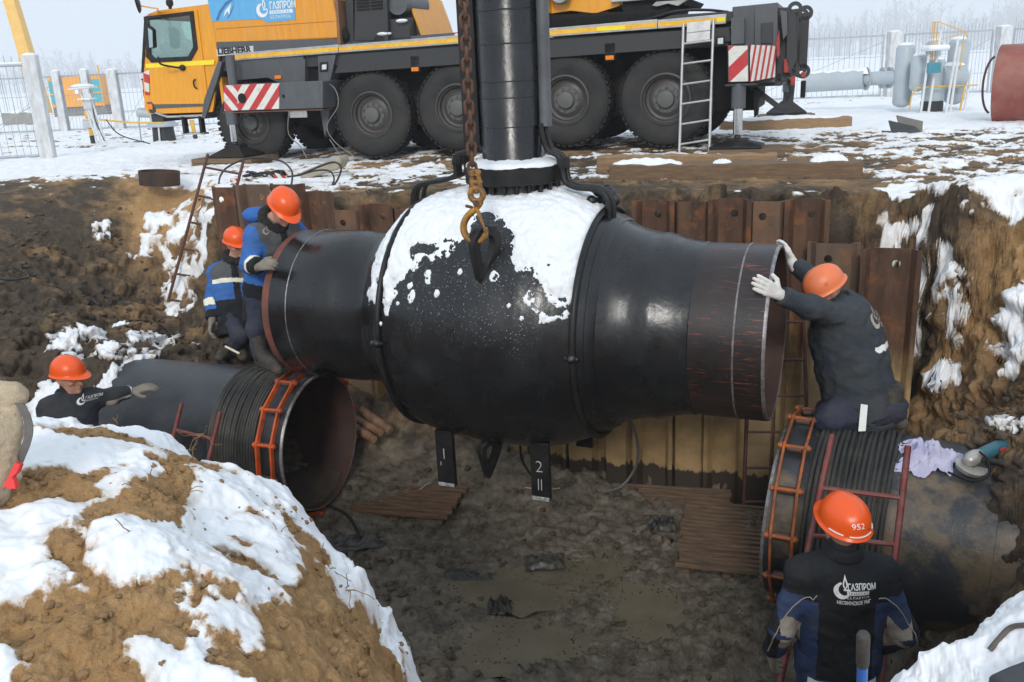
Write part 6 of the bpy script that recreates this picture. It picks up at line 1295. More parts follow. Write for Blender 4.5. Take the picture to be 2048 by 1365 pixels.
def lettersA():
    back = A(0, -.3, 1.27); d = fa; mw = lambda x, z: Matrix.Translation(A(x, -.4, z)) @ Matrix(((ra.x, 0, -fa.x, 0), (ra.y, 0, -fa.y, 0), (0, 1, 0, 0), (0, 0, 0, 1)))
    JB = pkA[3]
    for txt, sz, x, z, kw in (('ГАЗПРОМ', .038, -.008, 1.418, dict(bold=.0010, sx=.74)), ('БЕЛАРУСЬ', .018, -.012, 1.374, dict(space=1.25)), ('НЕСВИЖСКОЕ УМГ', .024, -.058, 1.347, dict(bold=.0006, sx=.72))):
        me = lay_text(txt, sz, WHT, tA, mw(x, z), JB, d, **kw); link_mesh('lettering', me, tA)
    mb = MB(); mb.add([(0, 0, 0)], []) if False else None
    bmx = bmesh.new(); bmesh.ops.create_grid(bmx, x_segments=10, y_segments=2, size=.5); me = bpy.data.meshes.new('white_bar'); bmx.to_mesh(me); bmx.free()
    for v in me.vertices: v.co = Vector((v.co.x * .105 + .052, v.co.y * .019 + .0085, 0))
    conform(me, mw(-.010, 1.393), JB, d, .0025); me.transform(WM[tA.name].inverted()); me.materials.append(WHT); link_mesh('white_bar', me, tA)
    me = lay_text('ТРАНСГАЗ', .0155, CHAR, tA, mw(-.006, 1.396), JB, d, space=1.25); 
    for v in me.vertices: v.co -= fa * .0012
    link_mesh('lettering', me, tA)
    tmp = bpy.data.objects.new('tmp', None); em = flame_g(.078, WHT, tA, Matrix(), 0.0); me = em.data; conform(me, mw(-.030, 1.412), JB, d, .003); me.transform(WM[tA.name].inverted()); bpy.data.objects.remove(tmp)
    c, r, f, u = hfA; m2 = Matrix.Translation(c + r * -.012 - f * .3 + u * .022) @ Matrix(((r.x, u.x, -f.x, 0), (r.y, u.y, -f.y, 0), (r.z, u.z, -f.z, 0), (0, 0, 0, 1)))
    d2 = (f * 1.0 - u * .35).normalized(); m2 = Matrix.Translation(c + r * -.012 - f * .32 + u * .108) @ Matrix(((r.x, u.x, -f.x, 0), (r.y, u.y, -f.y, 0), (r.z, u.z, -f.z, 0), (0, 0, 0, 1)))
    me = lay_text('952', .043, WHT, tA, m2, hbA, d2, bold=.0002, align='CENTER'); link_mesh('number', me, tA)
lettersA()
C_ = pkA[0][pkA[1]].mean(1); o_ = np.array(JA['pelvis']); band(tA, pkA, (np.abs((C_ - o_)[:, 2] + .115) < .024) & ((C_ - o_) @ np.array(fa) < .05) & (np.abs((C_ - o_) @ np.array(ra)) < .165), REFW)
c, r, f, u = hfA
for a0, a1 in ((200, 232), (245, 305), (318, 335)):
    mb = MB(); mb.tube([c + r * .1205 * math.cos(R(a0 + (a1 - a0) * k / 8)) + f * .148 * math.sin(R(a0 + (a1 - a0) * k / 8)) + u * .002 for k in range(9)], .0035, 6); mb.build('helmet_stripe', REFW, tA, 60, world=True)
for s, sg in (('L', -1), ('R', 1)):
    e_ = JA['el' + s]; sh_ = JA['sh' + s]; w_ = JA['wr' + s]; d_ = zz * .0
    pts = [sh_ + ra * sg * -.075 - fa * .075 - zz * .085, sh_ + ra * sg * .0 - fa * .088 - zz * .09, e_ + ra * sg * .012 - fa * .082 + zz * .1, e_ + ra * sg * .045 - fa * .068, w_ + ra * sg * .035 - fa * .058 + zz * .05]
    q_ = []
    for p in spline(pts, 6):
        h_ = pkA[3].find_nearest(p); q_.append(h_[0] + h_[1] * .002 if h_[0] else p)
    mb = MB(); mb.tube(q_, .003, 6); mb.build('piping', BEIG, tA, 60, world=True)
# ---- worker kneeling on the right pipe
KB = dict(pelvis=G(1712, 768, 6.12), chest=G(1692, 672, 6.1), neck=G(1684, 612, 6.08), shL=G(1688, 632, 5.9), elL=G(1622, 616, 5.78), wrL=G(1560, 590, 5.70), shR=G(1682, 606, 6.3), elR=G(1628, 560, 6.42), wrR=G(1588, 528, 6.48), hipL=G(1722, 788, 6.02), hipR=G(1730, 780, 6.22), knL=G(1662, 836, 5.98), knR=G(1662, 828, 6.3), anL=G(1784, 822, 5.96), anR=G(1786, 812, 6.28), toL=G(1800, 860, 5.98), toR=G(1800, 850, 6.26))
fB = Vector((-1, -.1, -.55)).normalized()
def zoneB(C, J): return np.zeros(len(C), int)
tB, JB_, pkB, hbB, hfB = person('worker in slate jacket and white gloves kneeling on the right pipe', (2.3, 5.7, -1.05), KB, [SLAT], zoneB, DBLU, 1, HELM2, (G(1652, 584, 6.06), fB, Vector((-.42, -.12, .9))), [((G(1558, 589, 5.70), G(1512, 565, 5.62), Vector((.15, .95, -.2)), -1, GLVW), dict(curl=10, thumb=.9, s=1.12)), ((G(1586, 526, 6.48), G(1570, 492, 6.55), Vector((-.9, -.1, -.3)), 1, GLVW), dict(curl=16, s=1.1))], cell=.0105, wr=.012, fat=1.6, arms_r=(.092, .08, .064), hem=.16, collar='stand', face=False, trouser_r=(.12, .11, .095))
C_ = pkB[0][pkB[1]].mean(1)
def pxy(C):
    v = C - np.array([0, 0, CAMZ]); d = v @ np.array(FW); return 1024 + FPX * (v @ np.array(RV)) / d, 682.5 - FPX * (v @ np.array(UV)) / d
nB = np.array([pkB[2][q].mean(0) for q in pkB[1]])
ax_ = np.array((JB_['chest'] - JB_['pelvis']).normalized()); hB = (C_ - np.array(JB_['pelvis'])) @ ax_
band(tB, pkB, (np.abs(hB - .235) < .022) & (nB[:, 0] > .35) & (nB[:, 1] < .1), REFW)
me_ = lambda sz, txt, x, z: None
def lettersB():
    d = Vector((-.5, .86, -.1)).normalized(); rr_ = Vector((.85, .5, .1)).normalized(); uu_ = d.cross(rr_) * -1; uu_ = rr_.cross(-d); uu_.normalize()
    if uu_.z < 0: uu_ = -uu_
    o = G(1728, 634, 6.0) - d * .35; mw = lambda x, z: Matrix.Translation(o + rr_ * x + uu_ * z) @ Matrix(((rr_.x, uu_.x, -d.x, 0), (rr_.y, uu_.y, -d.y, 0), (rr_.z, uu_.z, -d.z, 0), (0, 0, 0, 1)))
    em = flame_g(.10, BEIG, tB, Matrix(), 0.0); conform(em.data, mw(-.04, 0), pkB[3], d, .003); em.data.transform(WM[tB.name].inverted())
    for txt, sz, x, z in (('ГАЗПРОМ', .05, .01, .0), ('ТРАНСГАЗ', .026, .01, -.03), ('БЕЛАРУСЬ', .026, .01, -.058)):
        link_mesh('lettering', lay_text(txt, sz, BEIG, tB, mw(x, z), pkB[3], d, sx=.8, bold=.0008), tB)
lettersB()
mb = MB(); p_ = G(1724, 836, 5.855); mb.prism([(-.018, -.09), (.026, -.085), (.03, .085), (-.012, .09)], -.006, .006, 'y'); mb.M = None; o = mb.build('reflective_band', REFW, tB); o.location = WM[tB.name].inverted() @ p_; o.rotation_euler = (R(-12), 0, R(-18))
c, r, f, u = hfB
for k in range(7): a = 2 * math.pi * k / 6; d_ = 0 if k == 6 else .011; mb = MB(); n_ = (-r * .92 + u * .35).normalized(); pc = c - r * .112 + u * .048 + f * (.02 + d_ * math.cos(a)) + u * d_ * math.sin(a); h_ = hbB.find_nearest(pc); mb.cyl(h_[0] - h_[1] * .001, h_[0] + h_[1] * .0015, .0025, 6); mb.build('vent_hole', DRK, tB, world=True)
# ---- blue-jacketed worker standing on the left pipe
SC = dict(pelvis=G(535, 588, 7.61), chest=G(542, 492, 7.5), neck=G(546, 441, 7.41), shR=G(509, 470, 7.31), elR=G(499, 528, 7.24), wrR=G(519, 534, 7.06), shL=G(588, 458, 7.61), elL=G(622, 492, 7.7), wrL=G(630, 515, 7.6), hipR=G(518, 598, 7.51), hipL=G(554, 598, 7.71), knR=G(514, 658, 7.45), knL=G(560, 662, 7.77), anR=G(522, 708, 7.47), anL=G(565, 714, 7.85), toR=G(556, 750, 7.31), toL=G(602, 742, 7.75))
fC = Vector((.55, -.62, -.62)).normalized()
def zoneC(C, J):
    o, c_ = np.array(J['pelvis']), np.array(J['chest']); ax = c_ - o; L = np.linalg.norm(ax); ax = ax / L; h = (C - o) @ ax / L; z = np.zeros(len(C), int); side = np.array((J['shL'] - J['shR']).normalized()); u = (C - c_) @ side
    arm = np.zeros(len(C), bool)
    for s in 'LR':
        q1, d1, _ = along(C, J['sh' + s], J['el' + s]); q2, d2, _ = along(C, J['el' + s], J['wr' + s]); m = ((q1 > .3) & (q1 < 1.1) & (d1 < .11)) | ((q2 > -.1) & (d2 < .1)); sg = 1 if s == 'L' else -1
        m &= (u * sg > .16) | (q2 > .0) & (d2 < .095) & (np.abs(u) > .1); arm |= m; z[m & (q2 > .62) & (d2 < .1)] = 1
    z[(h < .28) & ~arm] = 1; fr = (C - c_) @ np.array(Vector((.66, -.75, 0))); z[(h > .86) & ~arm & (fr > -.02) & (np.abs(u) < .21)] = 2; z[(np.abs(u - .02) < .035) & (fr > .03) & ~arm] = 1
    return z
tC, JC, pkC, hbC, hfC = person('worker in bright blue jacket standing on the left pipe with bowed head', (-1.95, 7.5, -1.1), SC, [RBLUE, CHAR, GRYC], zoneC, DBLU, 1, HELM, (G(566, 420, 7.32), fC, Vector((.42, -.42, .8))), [((G(519, 534, 7.06), G(543, 527, 6.98), Vector((.3, .6, -.4)), 1, GLV), dict(curl=40)), ((G(641, 521, 7.7), G(650, 530, 7.6), Vector((0, 0, -1)), -1, GLV), dict(curl=30))], cell=.0115, fat=1.15, arms_r=(.09, .08, .066), hem=.16, hood=G(514, 430, 7.56), wr=.011)
C_ = pkC[0][pkC[1]].mean(1); o_ = np.array(JC['pelvis']); cx_ = np.array(JC['chest']); a_ = cx_ - o_; L_ = np.linalg.norm(a_); h_ = (C_ - o_) @ a_ / L_ / L_; u_ = (C_ - cx_) @ np.array((JC['shL'] - JC['shR']).normalized()); fr_ = (C_ - cx_) @ np.array((.66, -.75, 0))
band(tC, pkC, (np.abs(h_ - .79) < .075) & (np.abs(u_) < .19) & (fr_ > 0) & ~((np.abs(u_ - .02) < .036)), REFC)
q_, d_, _ = along(C_, JC['elR'], JC['wrR']); band(tC, pkC, (np.abs(q_ - .52) < .13) & (d_ < .1), REFC)
# ---- second blue-jacketed worker behind
SDx = dict(pelvis=G(467, 625, 9.3), chest=G(462, 555, 9.35), neck=G(470, 516, 9.33), shR=G(432, 545, 9.3), elR=G(424, 600, 9.28), wrR=G(424, 640, 9.18), shL=G(500, 540, 9.45), elL=G(512, 590, 9.5), wrL=G(512, 630, 9.4), hipR=G(455, 632, 9.25), hipL=G(484, 632, 9.4), knR=G(480, 672, 9.1), knL=G(490, 670, 9.35), anR=G(462, 706, 9.3), anL=G(480, 706, 9.45), toR=G(440, 724, 9.05), toL=G(486, 722, 9.2))
fD = Vector((.62, -.75, -.18)).normalized()
def zoneD(C, J):
    z = zoneC(C, J); return z
tD, JD, pkD, hbD, hfD = person('worker in a blue and black jacket standing behind the left pipe by the ladder', (-2.9, 9.2, -1.45), SDx, [RBLUE, CHAR, GRYC], zoneD, DBLU, 1, HELM, (G(473, 490, 9.28), fD, Vector((.02, -.1, 1))), [((G(424, 642, 9.17), G(422, 660, 9.15), Vector((1, 0, 0)), -1, GLV), dict(curl=30, s=1.15)), ((G(512, 632, 9.4), G(512, 648, 9.38), Vector((-1, 0, 0)), 1, GLV), dict(curl=30))], cell=.0115, fat=1.08, arms_r=(.088, .078, .064), hem=.2, wr=.011, cap='cap')
C_ = pkD[0][pkD[1]].mean(1); o_ = np.array(JD['pelvis']); cx_ = np.array(JD['chest']); a_ = cx_ - o_; L_ = np.linalg.norm(a_); h_ = (C_ - o_) @ a_ / L_ / L_; u_ = (C_ - cx_) @ np.array((JD['shL'] - JD['shR']).normalized()); fr_ = (C_ - cx_) @ np.array((.66, -.75, 0))
band(tD, pkD, (np.abs(h_ - .82) < .06) & (np.abs(u_) < .2) & (fr_ > 0), REFC)
q_, d_, _ = along(C_, JD['elR'], JD['wrR']); band(tD, pkD, (np.abs(q_ - .25) < .16) & (d_ < .1), REFC)
mb = MB(); p_ = G(464, 700, 9.12); d_ = Vector((.8, -.3, -.35)); mb.tube([p_ - d_ * .09, p_ + d_ * .01, p_ + d_ * .1], .012, 6); mb.build('shin_band', REFC, tD, world=True)
# ---- worker at the left, in the trench
SE = dict(pelvis=G(140, 930, 7.1), chest=G(142, 838, 7.1), neck=G(138, 797, 7.08), shR=G(97, 815, 7.0), elR=G(82, 885, 6.95), wrR=G(110, 925, 6.9), shL=G(184, 795, 7.2), elL=G(226, 792, 7.3), wrL=G(262, 785, 7.4), hipR=G(120, 940, 7.05), hipL=G(160, 940, 7.18), knR=G(120, 1010, 7.0), knL=G(165, 1010, 7.15), anR=G(120, 1090, 7.1), anL=G(165, 1090, 7.2), toR=G(140, 1105, 6.95), toL=G(185, 1105, 7.05))
for k in ('kn', 'an', 'to'):
    for s in 'LR': SE[k + s] = Vector((SE['hip' + s].x + (.12 if k == 'to' else 0), SE['hip' + s].y + (-.1 if k == 'to' else 0), {'kn': SE['hip' + s].z - .42, 'an': SE['hip' + s].z - .82, 'to': SE['hip' + s].z - .92}[k]))
fE = Vector((.92, -.42, -.02)).normalized()
def zoneE(C, J):
    o, c_ = np.array(J['pelvis']), np.array(J['chest']); ax = c_ - o; L = np.linalg.norm(ax); ax = ax / L; h = (C - o) @ ax / L; u = (C - c_) @ np.array((J['shL'] - J['shR']).normalized()); z = np.zeros(len(C), int)
    z[(h < .93) & (h > .74) & (np.abs(u) > .03) & (np.abs(u) < .22)] = 1; z[(h < .74) & (np.abs(u) < .05)] = 1; z[(h < .8) & (np.abs(np.abs(u) - .16) < .02)] = 1
    q, d, _ = along(C, J['shL'], J['elL']); z[(q > .55) & (d < .1) & (C[:, 2] < J['elL'].z - .01)] = 2; q, d, _ = along(C, J['elL'], J['wrL']); z[(q > .1) & (q < .9) & (d < .1) & (C[:, 2] < J['elL'].z - .03)] = 1
    return z
tE, JE, pkE, hbE, hfE = person('worker in dark navy jacket at far left, resting a hand on the pipe', (-3.65, 6.9, -2.4), SE, [NAVY, NBLUE, BEIG], zoneE, NBLUE, 1, HELM, (G(140, 758, 7.05), fE, Vector((0, 0, 1))), [((G(262, 785, 7.4), G(288, 776, 7.42), Vector((0.1, .3, -1)), -1, GLV), dict(curl=16, s=1.15)), ((G(110, 927, 6.9), G(118, 950, 6.85), Vector((1, 0, 0)), -1, GLV), dict(curl=30))], cell=.011, collar='stand', wr=.010, arms_r=(.084, .07, .055))
C_ = pkE[0][pkE[1]].mean(1); q_, d_, _ = along(C_, JE['elL'], JE['wrL']); band(tE, pkE, (q_ > .86) & (d_ < .09), REFW)
def chest_badge(t, pk, p, d, mat):
    d = Vector(d).normalized(); rr_ = Vector((-d.y, d.x, 0)).normalized() * -1; rr_ = d.cross(zz).normalized(); uu_ = rr_.cross(d).normalized()
    mw = lambda x, z: Matrix.Translation(Vector(p) - d * .3 + rr_ * x + uu_ * z) @ Matrix(((rr_.x, uu_.x, -d.x, 0), (rr_.y, uu_.y, -d.y, 0), (rr_.z, uu_.z, -d.z, 0), (0, 0, 0, 1)))
    em = flame_g(.055, mat, t, Matrix(), 0.0); conform(em.data, mw(-.035, .0), pk[3], d, .003); em.data.transform(WM[t.name].inverted())
    link_mesh('lettering', lay_text('ГАЗПРОМ', .028, mat, t, mw(-.01, .005), pk[3], d, sx=.8), t); link_mesh('lettering', lay_text('ТРАНСГАЗ', .016, mat, t, mw(-.01, -.012), pk[3], d, sx=.9), t)
chest_badge(tC, pkC, G(541, 462, 7.3), (-.3, 1, -.1), BEIG); chest_badge(tE, pkE, G(166, 808, 6.95), (-.2, 1, -.1), WHT)
# ---------------------------------------------------------------- compound beyond the crane
CONC = M('frosted_concrete', (.50, .50, .49), .85, 0, .12, 5, (.72, .74, .76), .8, .3, 40, stretch=(2, 2, .8), thr=.5); FSTL = M('galvanised_fence_steel', (.30, .33, .36), .5, .3, .15, 6, (.6, .62, .64), .4, .05)
GTK = M('pale_grey_tank_paint', (.40, .46, .50), .5, 0, .08, 3, (.5, .5, .48), .3, .05); YPT = M('yellow_gas_paint', (.72, .42, .06), .5, 0, .12, 6); BBIT = M('black_bitumen', (.025, .026, .028), .6)
ZU = Vector((0, 0, 1))
def gnd(px, py, z=.0): return PZ(px, py, z)
def top_at(px, py, p):                       # height of a pixel above the ground point p, at p's distance
    r = ray(px, py); return CAMZ + r.z * (p.y / r.y)
def post(p, h, w, label, mat=CONC, group='fence posts', rz=0.0, name='concrete_post'):
    t = thing(name, label, 'post', p, rz, group); mb = MB(); mb.bb(-w / 2, w / 2, -w / 2, w / 2, -.2, h); mb.build('shaft', mat, t, 40, .015); mb = MB(); mb.sph((0, 0, h), (w * .55, w * .55, .045), 10, 6); mb.build('snow_cap', SNOW, t); return t
def fence(p, q, h, label, nb, group='steel fence panels', spike=.12, brace=True):
    p, q = Vector(p), Vector(q); L_ = (q - p).length; rz = math.atan2(q.y - p.y, q.x - p.x); t = thing('fence_panel', label, 'fence', p, rz, group)
    for z in (.06, h): mb = MB(); mb.bb(0, L_, -.02, .02, z - .025, z + .025); mb.build('rail', FSTL, t)
    for x in (.02, L_ - .02): mb = MB(); mb.bb(x - .025, x + .025, -.021, .021, 0, h); mb.build('stile', FSTL, t)
    mb = MB()
    for k in range(nb): x = L_ * (k + .5) / nb; mb.cyl((x, 0, .05), (x + random.uniform(-.01, .01), 0, h + spike * random.uniform(.6, 1.2)), .006, 4)
    for z in (h * .33, h * .66): mb.cyl((0, .0, z), (L_, .0, z), .006, 4)
    if brace: mb.cyl((0, 0, .1), (L_, 0, h * .9), .006, 4)
    o = mb.build('bars', FSTL, t, 0); o['kind'] = 'stuff'; return t
# gate at the far left
gp = gnd(98, 318); gh = top_at(72, 110, gp); post(gp, gh, .26, 'thick frosted white gate post at the left edge', group=None, rz=R(10), name='gate_post')
g0, g1 = gnd(-160, 330), gnd(86, 316); gt = thing('gate', 'open steel bar gate hinged on the thick frosted post', 'gate', g0, math.atan2(g1.y - g0.y, g1.x - g0.x)); L_ = (g1 - g0).length; hh_ = gh * .93
for z in (.05, hh_ * .985): mb = MB(); mb.tube([(0, 0, z), (L_, 0, z)], .028, 8); mb.build('rail', FSTL, gt)
for x in (0, L_): mb = MB(); mb.tube([(x, 0, .03), (x, 0, hh_)], .028, 8); mb.build('stile', FSTL, gt)
n_ = int(L_ / .13)
for k in range(n_): x = L_ * (k + .5) / n_; mb = MB(); mb.cyl((x, 0, .05), (x - .03 + random.uniform(-.015, .015), 0, hh_ + random.uniform(.08, .2)), .006, 5); mb.build('bar', FSTL, gt)
mb = MB(); mb.cyl((L_ - .05, .015, hh_ * .55), (L_ * .2, .015, .1), .008, 5); mb.build('brace', FSTL, gt); mb = MB(); mb.bb(.2, L_ - .05, -.03, .03, hh_ * .985 + .02, hh_ * .985 + .06); mb.build('snow_line', SNOW, gt, 40, .012)
mb = MB(); mb.cyl((L_, -.03, .35), (L_ + .14, -.05, .36), .035, 8); mb.build('hinge', FSTL, gt)
# fence behind, left
lp = [gnd(-120, 276), gnd(-10, 270), gnd(132, 264), gnd(188, 262), gnd(242, 259), gnd(330, 256), gnd(460, 250)]
hl = top_at(225, 140, lp[4]); lab = ['outside the frame', 'hidden by the gate', 'between the cabin door and its blue shutter', 'behind the white instrument stand', 'standing alone between the stand and the crane cab', 'behind the crane cab', 'behind the crane']
for i, p in enumerate(lp):
    if i in (0, 6): continue
    post(p, hl * (1.02 if i != 4 else 1.0), .30 if i == 4 else .22, 'pale concrete fence post ' + lab[i])
for i in range(6): fence(lp[i] + Vector((.12, 0, 0)), lp[i + 1] - Vector((.12, 0, 0)), hl * .93, 'steel bar fence panel ' + ['at the far left edge', 'behind the open gate', 'in front of the orange cabin\'s right side', 'behind the white instrument stand', 'just left of the crane cab', 'behind the crane\'s front wheel'][i], max(6, int((lp[i + 1] - lp[i]).length / .17)))
# fence behind, right
rp = [gnd(1480, 205), gnd(1780, 194), gnd(1995, 186), gnd(2160, 180)]
hr_ = top_at(1787, 64, rp[1])
for i in (1, 2): post(rp[i], hr_, .34, ['', 'white concrete fence post left of the grey tanks', 'white concrete fence post above the big red pipe'][i])
for i in range(3): fence(rp[i] + Vector((.3, 0, 0)), rp[i + 1] - Vector((.3, 0, 0)), hr_ * .95, 'tall steel bar fence panel ' + ['between the crane tail and the grey tanks', 'behind the grey tanks', 'at the right edge'][i], 26, spike=.3)
# orange cabin with blue-green shutters
cb = gnd(160, 232); cz = top_at(160, 152, cb); OC = M('cabin_orange', (.80, .36, .06), .5, 0, .06, 3); TEAL = M('teal_shutter', (.07, .40, .44), .5, 0, .1, 4)
k_ = cb.y / 1800 * 1.03; t = thing('orange_cabin', 'small orange site cabin with teal shutters behind the fence', 'cabin', cb, R(8)); W_ = 92 * k_
mb = MB(); mb.bb(-W_ / 2, W_ / 2, 0, 2.2, .45, cz); mb.build('wall', OC, t, 40, .02)
for x in (-.36, .40): mb = MB(); mb.bb(x * W_ - .13 * W_, x * W_ + .10 * W_, -.03, .0, .65, cz - .2); sh_ = mb.build('shutter', TEAL, t); mb = MB(); mb.bb(x * W_ - .13 * W_, x * W_ + .10 * W_, -.05, -.028, cz * .55, cz * .55 + .06); mb.build('shutter_rail', OC, sh_)
mb = MB(); mb.bb(-.02 * W_, .06 * W_, -.02, 0, cz * .55, cz * .55 + .35); mb.build('paper_notice', WHT, t, 0); mb = MB(); mb.bb(-W_ / 2, W_ / 2 + .1, .1, 2.0, .0, .45); mb.build('plinth', M('grey_blockwork', (.22, .22, .22), .9, 0, .2, 4), t)
mb = MB(); mb.cyl((W_ * .5, 0, .4), (W_ * .5, 0, cz + .5), .04, 8); mb.build('corner_pole', OC, t)
# yellow mast
mp_ = gnd(38, 232) + Vector((0, 3, 0)); tpz = top_at(4, -60, mp_); t = thing('crane_mast', 'pale yellow steel mast rising out of the frame at the left', 'mast', mp_); dxm = PY(4, -60, mp_.y).x - mp_.x; wm_ = 26 * mp_.y / 1900 / 2
mb = MB(); mb.add([(-wm_, -wm_, 0), (wm_, -wm_, 0), (wm_, wm_, 0), (-wm_, wm_, 0)] + [(dxm - wm_ * .8, -wm_ * .8, tpz), (dxm + wm_ * .8, -wm_ * .8, tpz), (dxm + wm_ * .8, wm_ * .8, tpz), (dxm - wm_ * .8, wm_ * .8, tpz)], [(0, 1, 2, 3), (4, 5, 6, 7), (0, 1, 5, 4), (1, 2, 6, 5), (2, 3, 7, 6), (3, 0, 4, 7)]); mb.build('column', M('mast_yellow', (.78, .47, .12), .5, 0, .08, 3), t, 40, .03)
for z in (.5, .9, 1.3): mb = MB(); mb.bb(-wm_ * 1.03, wm_ * 1.03, -wm_ * 1.04, -wm_, z, z + .05); mb.build('band', M('rust_edge', (.16, .07, .035), .7), t)
# concrete blocks
for (a, b, lb) in (((22, 250), (52, 250), 'snow-topped concrete block behind the gate, the left one'), ((50, 251), (88, 249), 'snow-topped concrete block behind the gate, the right one')):
    p, q = gnd(*a), gnd(*b); w = (q - p).length; t = thing('concrete_block', lb, 'concrete block', (p + q) / 2, 0, 'concrete blocks behind the gate'); mb = MB(); mb.bb(-w / 2 + .03, w / 2 - .03, 0, .6, -.05, .5); mb.build('block', M('weathered_concrete', (.33, .31, .28), .9, 0, .2, 4, (.2, .18, .15), .5, .3), t, 40, .03); mb = MB(); mb.sph((0, .3, .5), (w * .5, .34, .1), 14, 8); mb.build('snow_cap', SNOW, t)
# instrument stand
ip = gnd(210, 291); k_ = ip.y / 1830; t = thing('instrument_stand', 'white instrument stand with a little snowy roof, left of the crane cab', 'stand', ip, 0); PW_ = M('white_enamel', (.70, .71, .72), .5, 0, .05, 4)
H_ = top_at(185, 172, ip)
for (xa, xb, zt) in ((4, -14, .93), (-12, -30, .9), (-5, -18, .62)): mb = MB(); mb.tube([(xa * k_, 0, -.05), (xb * k_, 0, H_ * zt)], .022, 8); mb.build('leg', PW_, t)
mb = MB(); mb.box((-24 * k_, 0, H_ * .97), (44 * k_, .5, .035), Matrix.Rotation(R(-4), 3, 'Y')); mb.build('roof', PW_, t, 40, .01); mb = MB(); mb.sph((-24 * k_, 0, H_), (22 * k_, .27, .06), 14, 6); mb.build('roof_snow', SNOW, t)
mb = MB(); mb.bb(-26 * k_, -10 * k_, -.1, .1, H_ * .62, H_ * .76); mb.build('meter_box', M('meter_grey', (.5, .52, .52), .5), t, 40, .01); mb = MB(); mb.box((-20 * k_, 0, H_ * .79), (24 * k_, .4, .03)); mb.build('meter_roof', SNOW, t, 40, .012)
mb = MB(); mb.tube(spline([(-12 * k_, -.03, H_ * .7), (-8 * k_, -.05, H_ * .4), (2 * k_, -.05, .1)], 6), .01, 6); mb.build('conduit', BLK, t)
# marker posts
def marker(px, py, pt, label):
    p = gnd(px, py); h = top_at(px - 10, pt, p); t = thing('marker_post', label, 'marker post', p, 0, 'yellow and black marker posts'); mb = MB(); mb.tube([(0, 0, -.05), (-.01, 0, h * .25)], .055, 12); mb.build('black_foot', BBIT, t); mb = MB(); mb.tube([(-.01, 0, h * .25), (-.05, 0, h)], .05, 12); mb.build('yellow_shaft', YPT, t); return t, h
t, h = marker(187, 288, 222, 'yellow marker post with a grey junction box beside the instrument stand'); mb = MB(); mb.box((-.03, -.06, h * .6), (.24, .1, .18)); mb.box((-.03, -.06, h * .6 + .11), (.2, .08, .04)); mb.build('junction_box', M('meter_grey', (.5, .52, .52), .5), t, 40, .015)
marker(392, 280, 240, 'short yellow marker post under the crane cab steps')
# grey valve under the cab
vp = gnd(330, 284); t = thing('gas_valve', 'pale grey gas valve on a black stub in the snow beside the crane cab', 'valve', vp, 0); k_ = vp.y / 1830
mb = MB(); mb.lathe([(-.05, 22 * k_), (28 * k_, 20 * k_)], seg=20); mb.build('black_stub', BBIT, t); mb = MB(); mb.lathe([(28 * k_, 16 * k_), (30 * k_, 30 * k_), (34 * k_, 30 * k_), (40 * k_, 20 * k_), (54 * k_, 22 * k_), (58 * k_, 10 * k_), (60 * k_, 0)], seg=24); mb.build('valve_body', GTK, t); mb = MB(); mb.cyl((-44 * k_, 0, 58 * k_), (34 * k_, 0, 52 * k_), 9 * k_, 16); mb.build('bonnet', GTK, t); mb = MB(); mb.sph((-24 * k_, 0, 68 * k_), (16 * k_, .15, 4 * k_), 10, 6); mb.build('snow_patch', SNOW, t)
rl = thing('pipe_rail', 'thin yellow pipe rail running through the snow left of the crane cab', 'rail', gnd(320, 284)); a_, b_ = PY(200, 240, 22), PY(325, 246, 20.5)
mb = MB(); mb.tube([a_, (a_ + b_) / 2 - ZU * .03, b_], .022, 8); mb.build('bar', YPT, rl, world=True); mb = MB(); mb.tube(spline([gnd(283, 285), PY(278, 240, gnd(283, 285).y), PY(283, 226, gnd(283, 285).y), PY(300, 222, gnd(283, 285).y)], 5), .016, 6); mb.build('hoop', FSTL, rl, world=True)
mb = MB(); mb.tube([gnd(320, 286), PY(316, 244, gnd(320, 286).y)], .02, 6); mb.build('leg', PW_, rl, world=True); mb = MB(); mb.tube(spline([PY(212, 240, 21), PY(240, 270, 20.5), gnd(300, 288, .05)], 6), .014, 6); mb.build('drooping_cable', BLK, rl, world=True)
# grey tanks at the right
tp = gnd(1860, 224); k_ = tp.y / 1800 * 1.04; T = thing('filter_tanks', 'pale grey gas filter with upright tanks, snow caps and yellow tubes', 'tank', tp, 0)
def vt(cx, r, y0, y1, dy=0.0, nm='upright_tank', cap=True):
    mb = MB(); x = (cx - 1860) * k_; z0, z1 = (224 - y0) * k_, (224 - y1) * k_; rr = r * k_
    mb.lathe([(z0, rr * .3), (z0 + rr * .25, rr * .85), (z0 + rr * .5, rr), (z1 - rr * .5, rr), (z1 - rr * .22, rr * .85), (z1, rr * .3), (z1, 0)], o=(x, dy, 0), seg=28); o = mb.build(nm, GTK, T, 50)
    if cap: mb = MB(); mb.sph((x, dy, z1 - rr * .12), (rr * .8, rr * .8, rr * .28), 14, 8); mb.build('snow_cap', SNOW, o)
vt(1823, 17, 216, 100, .5); vt(1828, 14, 186, 120, -.1); vt(1915, 18, 214, 94, .3); vt(1864, 13, 130, 95, .2, cap=True); vt(1862, 19, 196, 128, .0)
mb = MB(); x = 2 * k_; mb.lathe([(0, 20 * k_), (22 * k_, 20 * k_)], o=(x, 0, -.03), seg=24); mb.build('black_base', BBIT, T)
mb = MB(); mb.lathe([(24 * k_, 19 * k_), (70 * k_, 20 * k_)], o=(x, 0, -.05), seg=24); mb.build('base_drum', GTK, T)
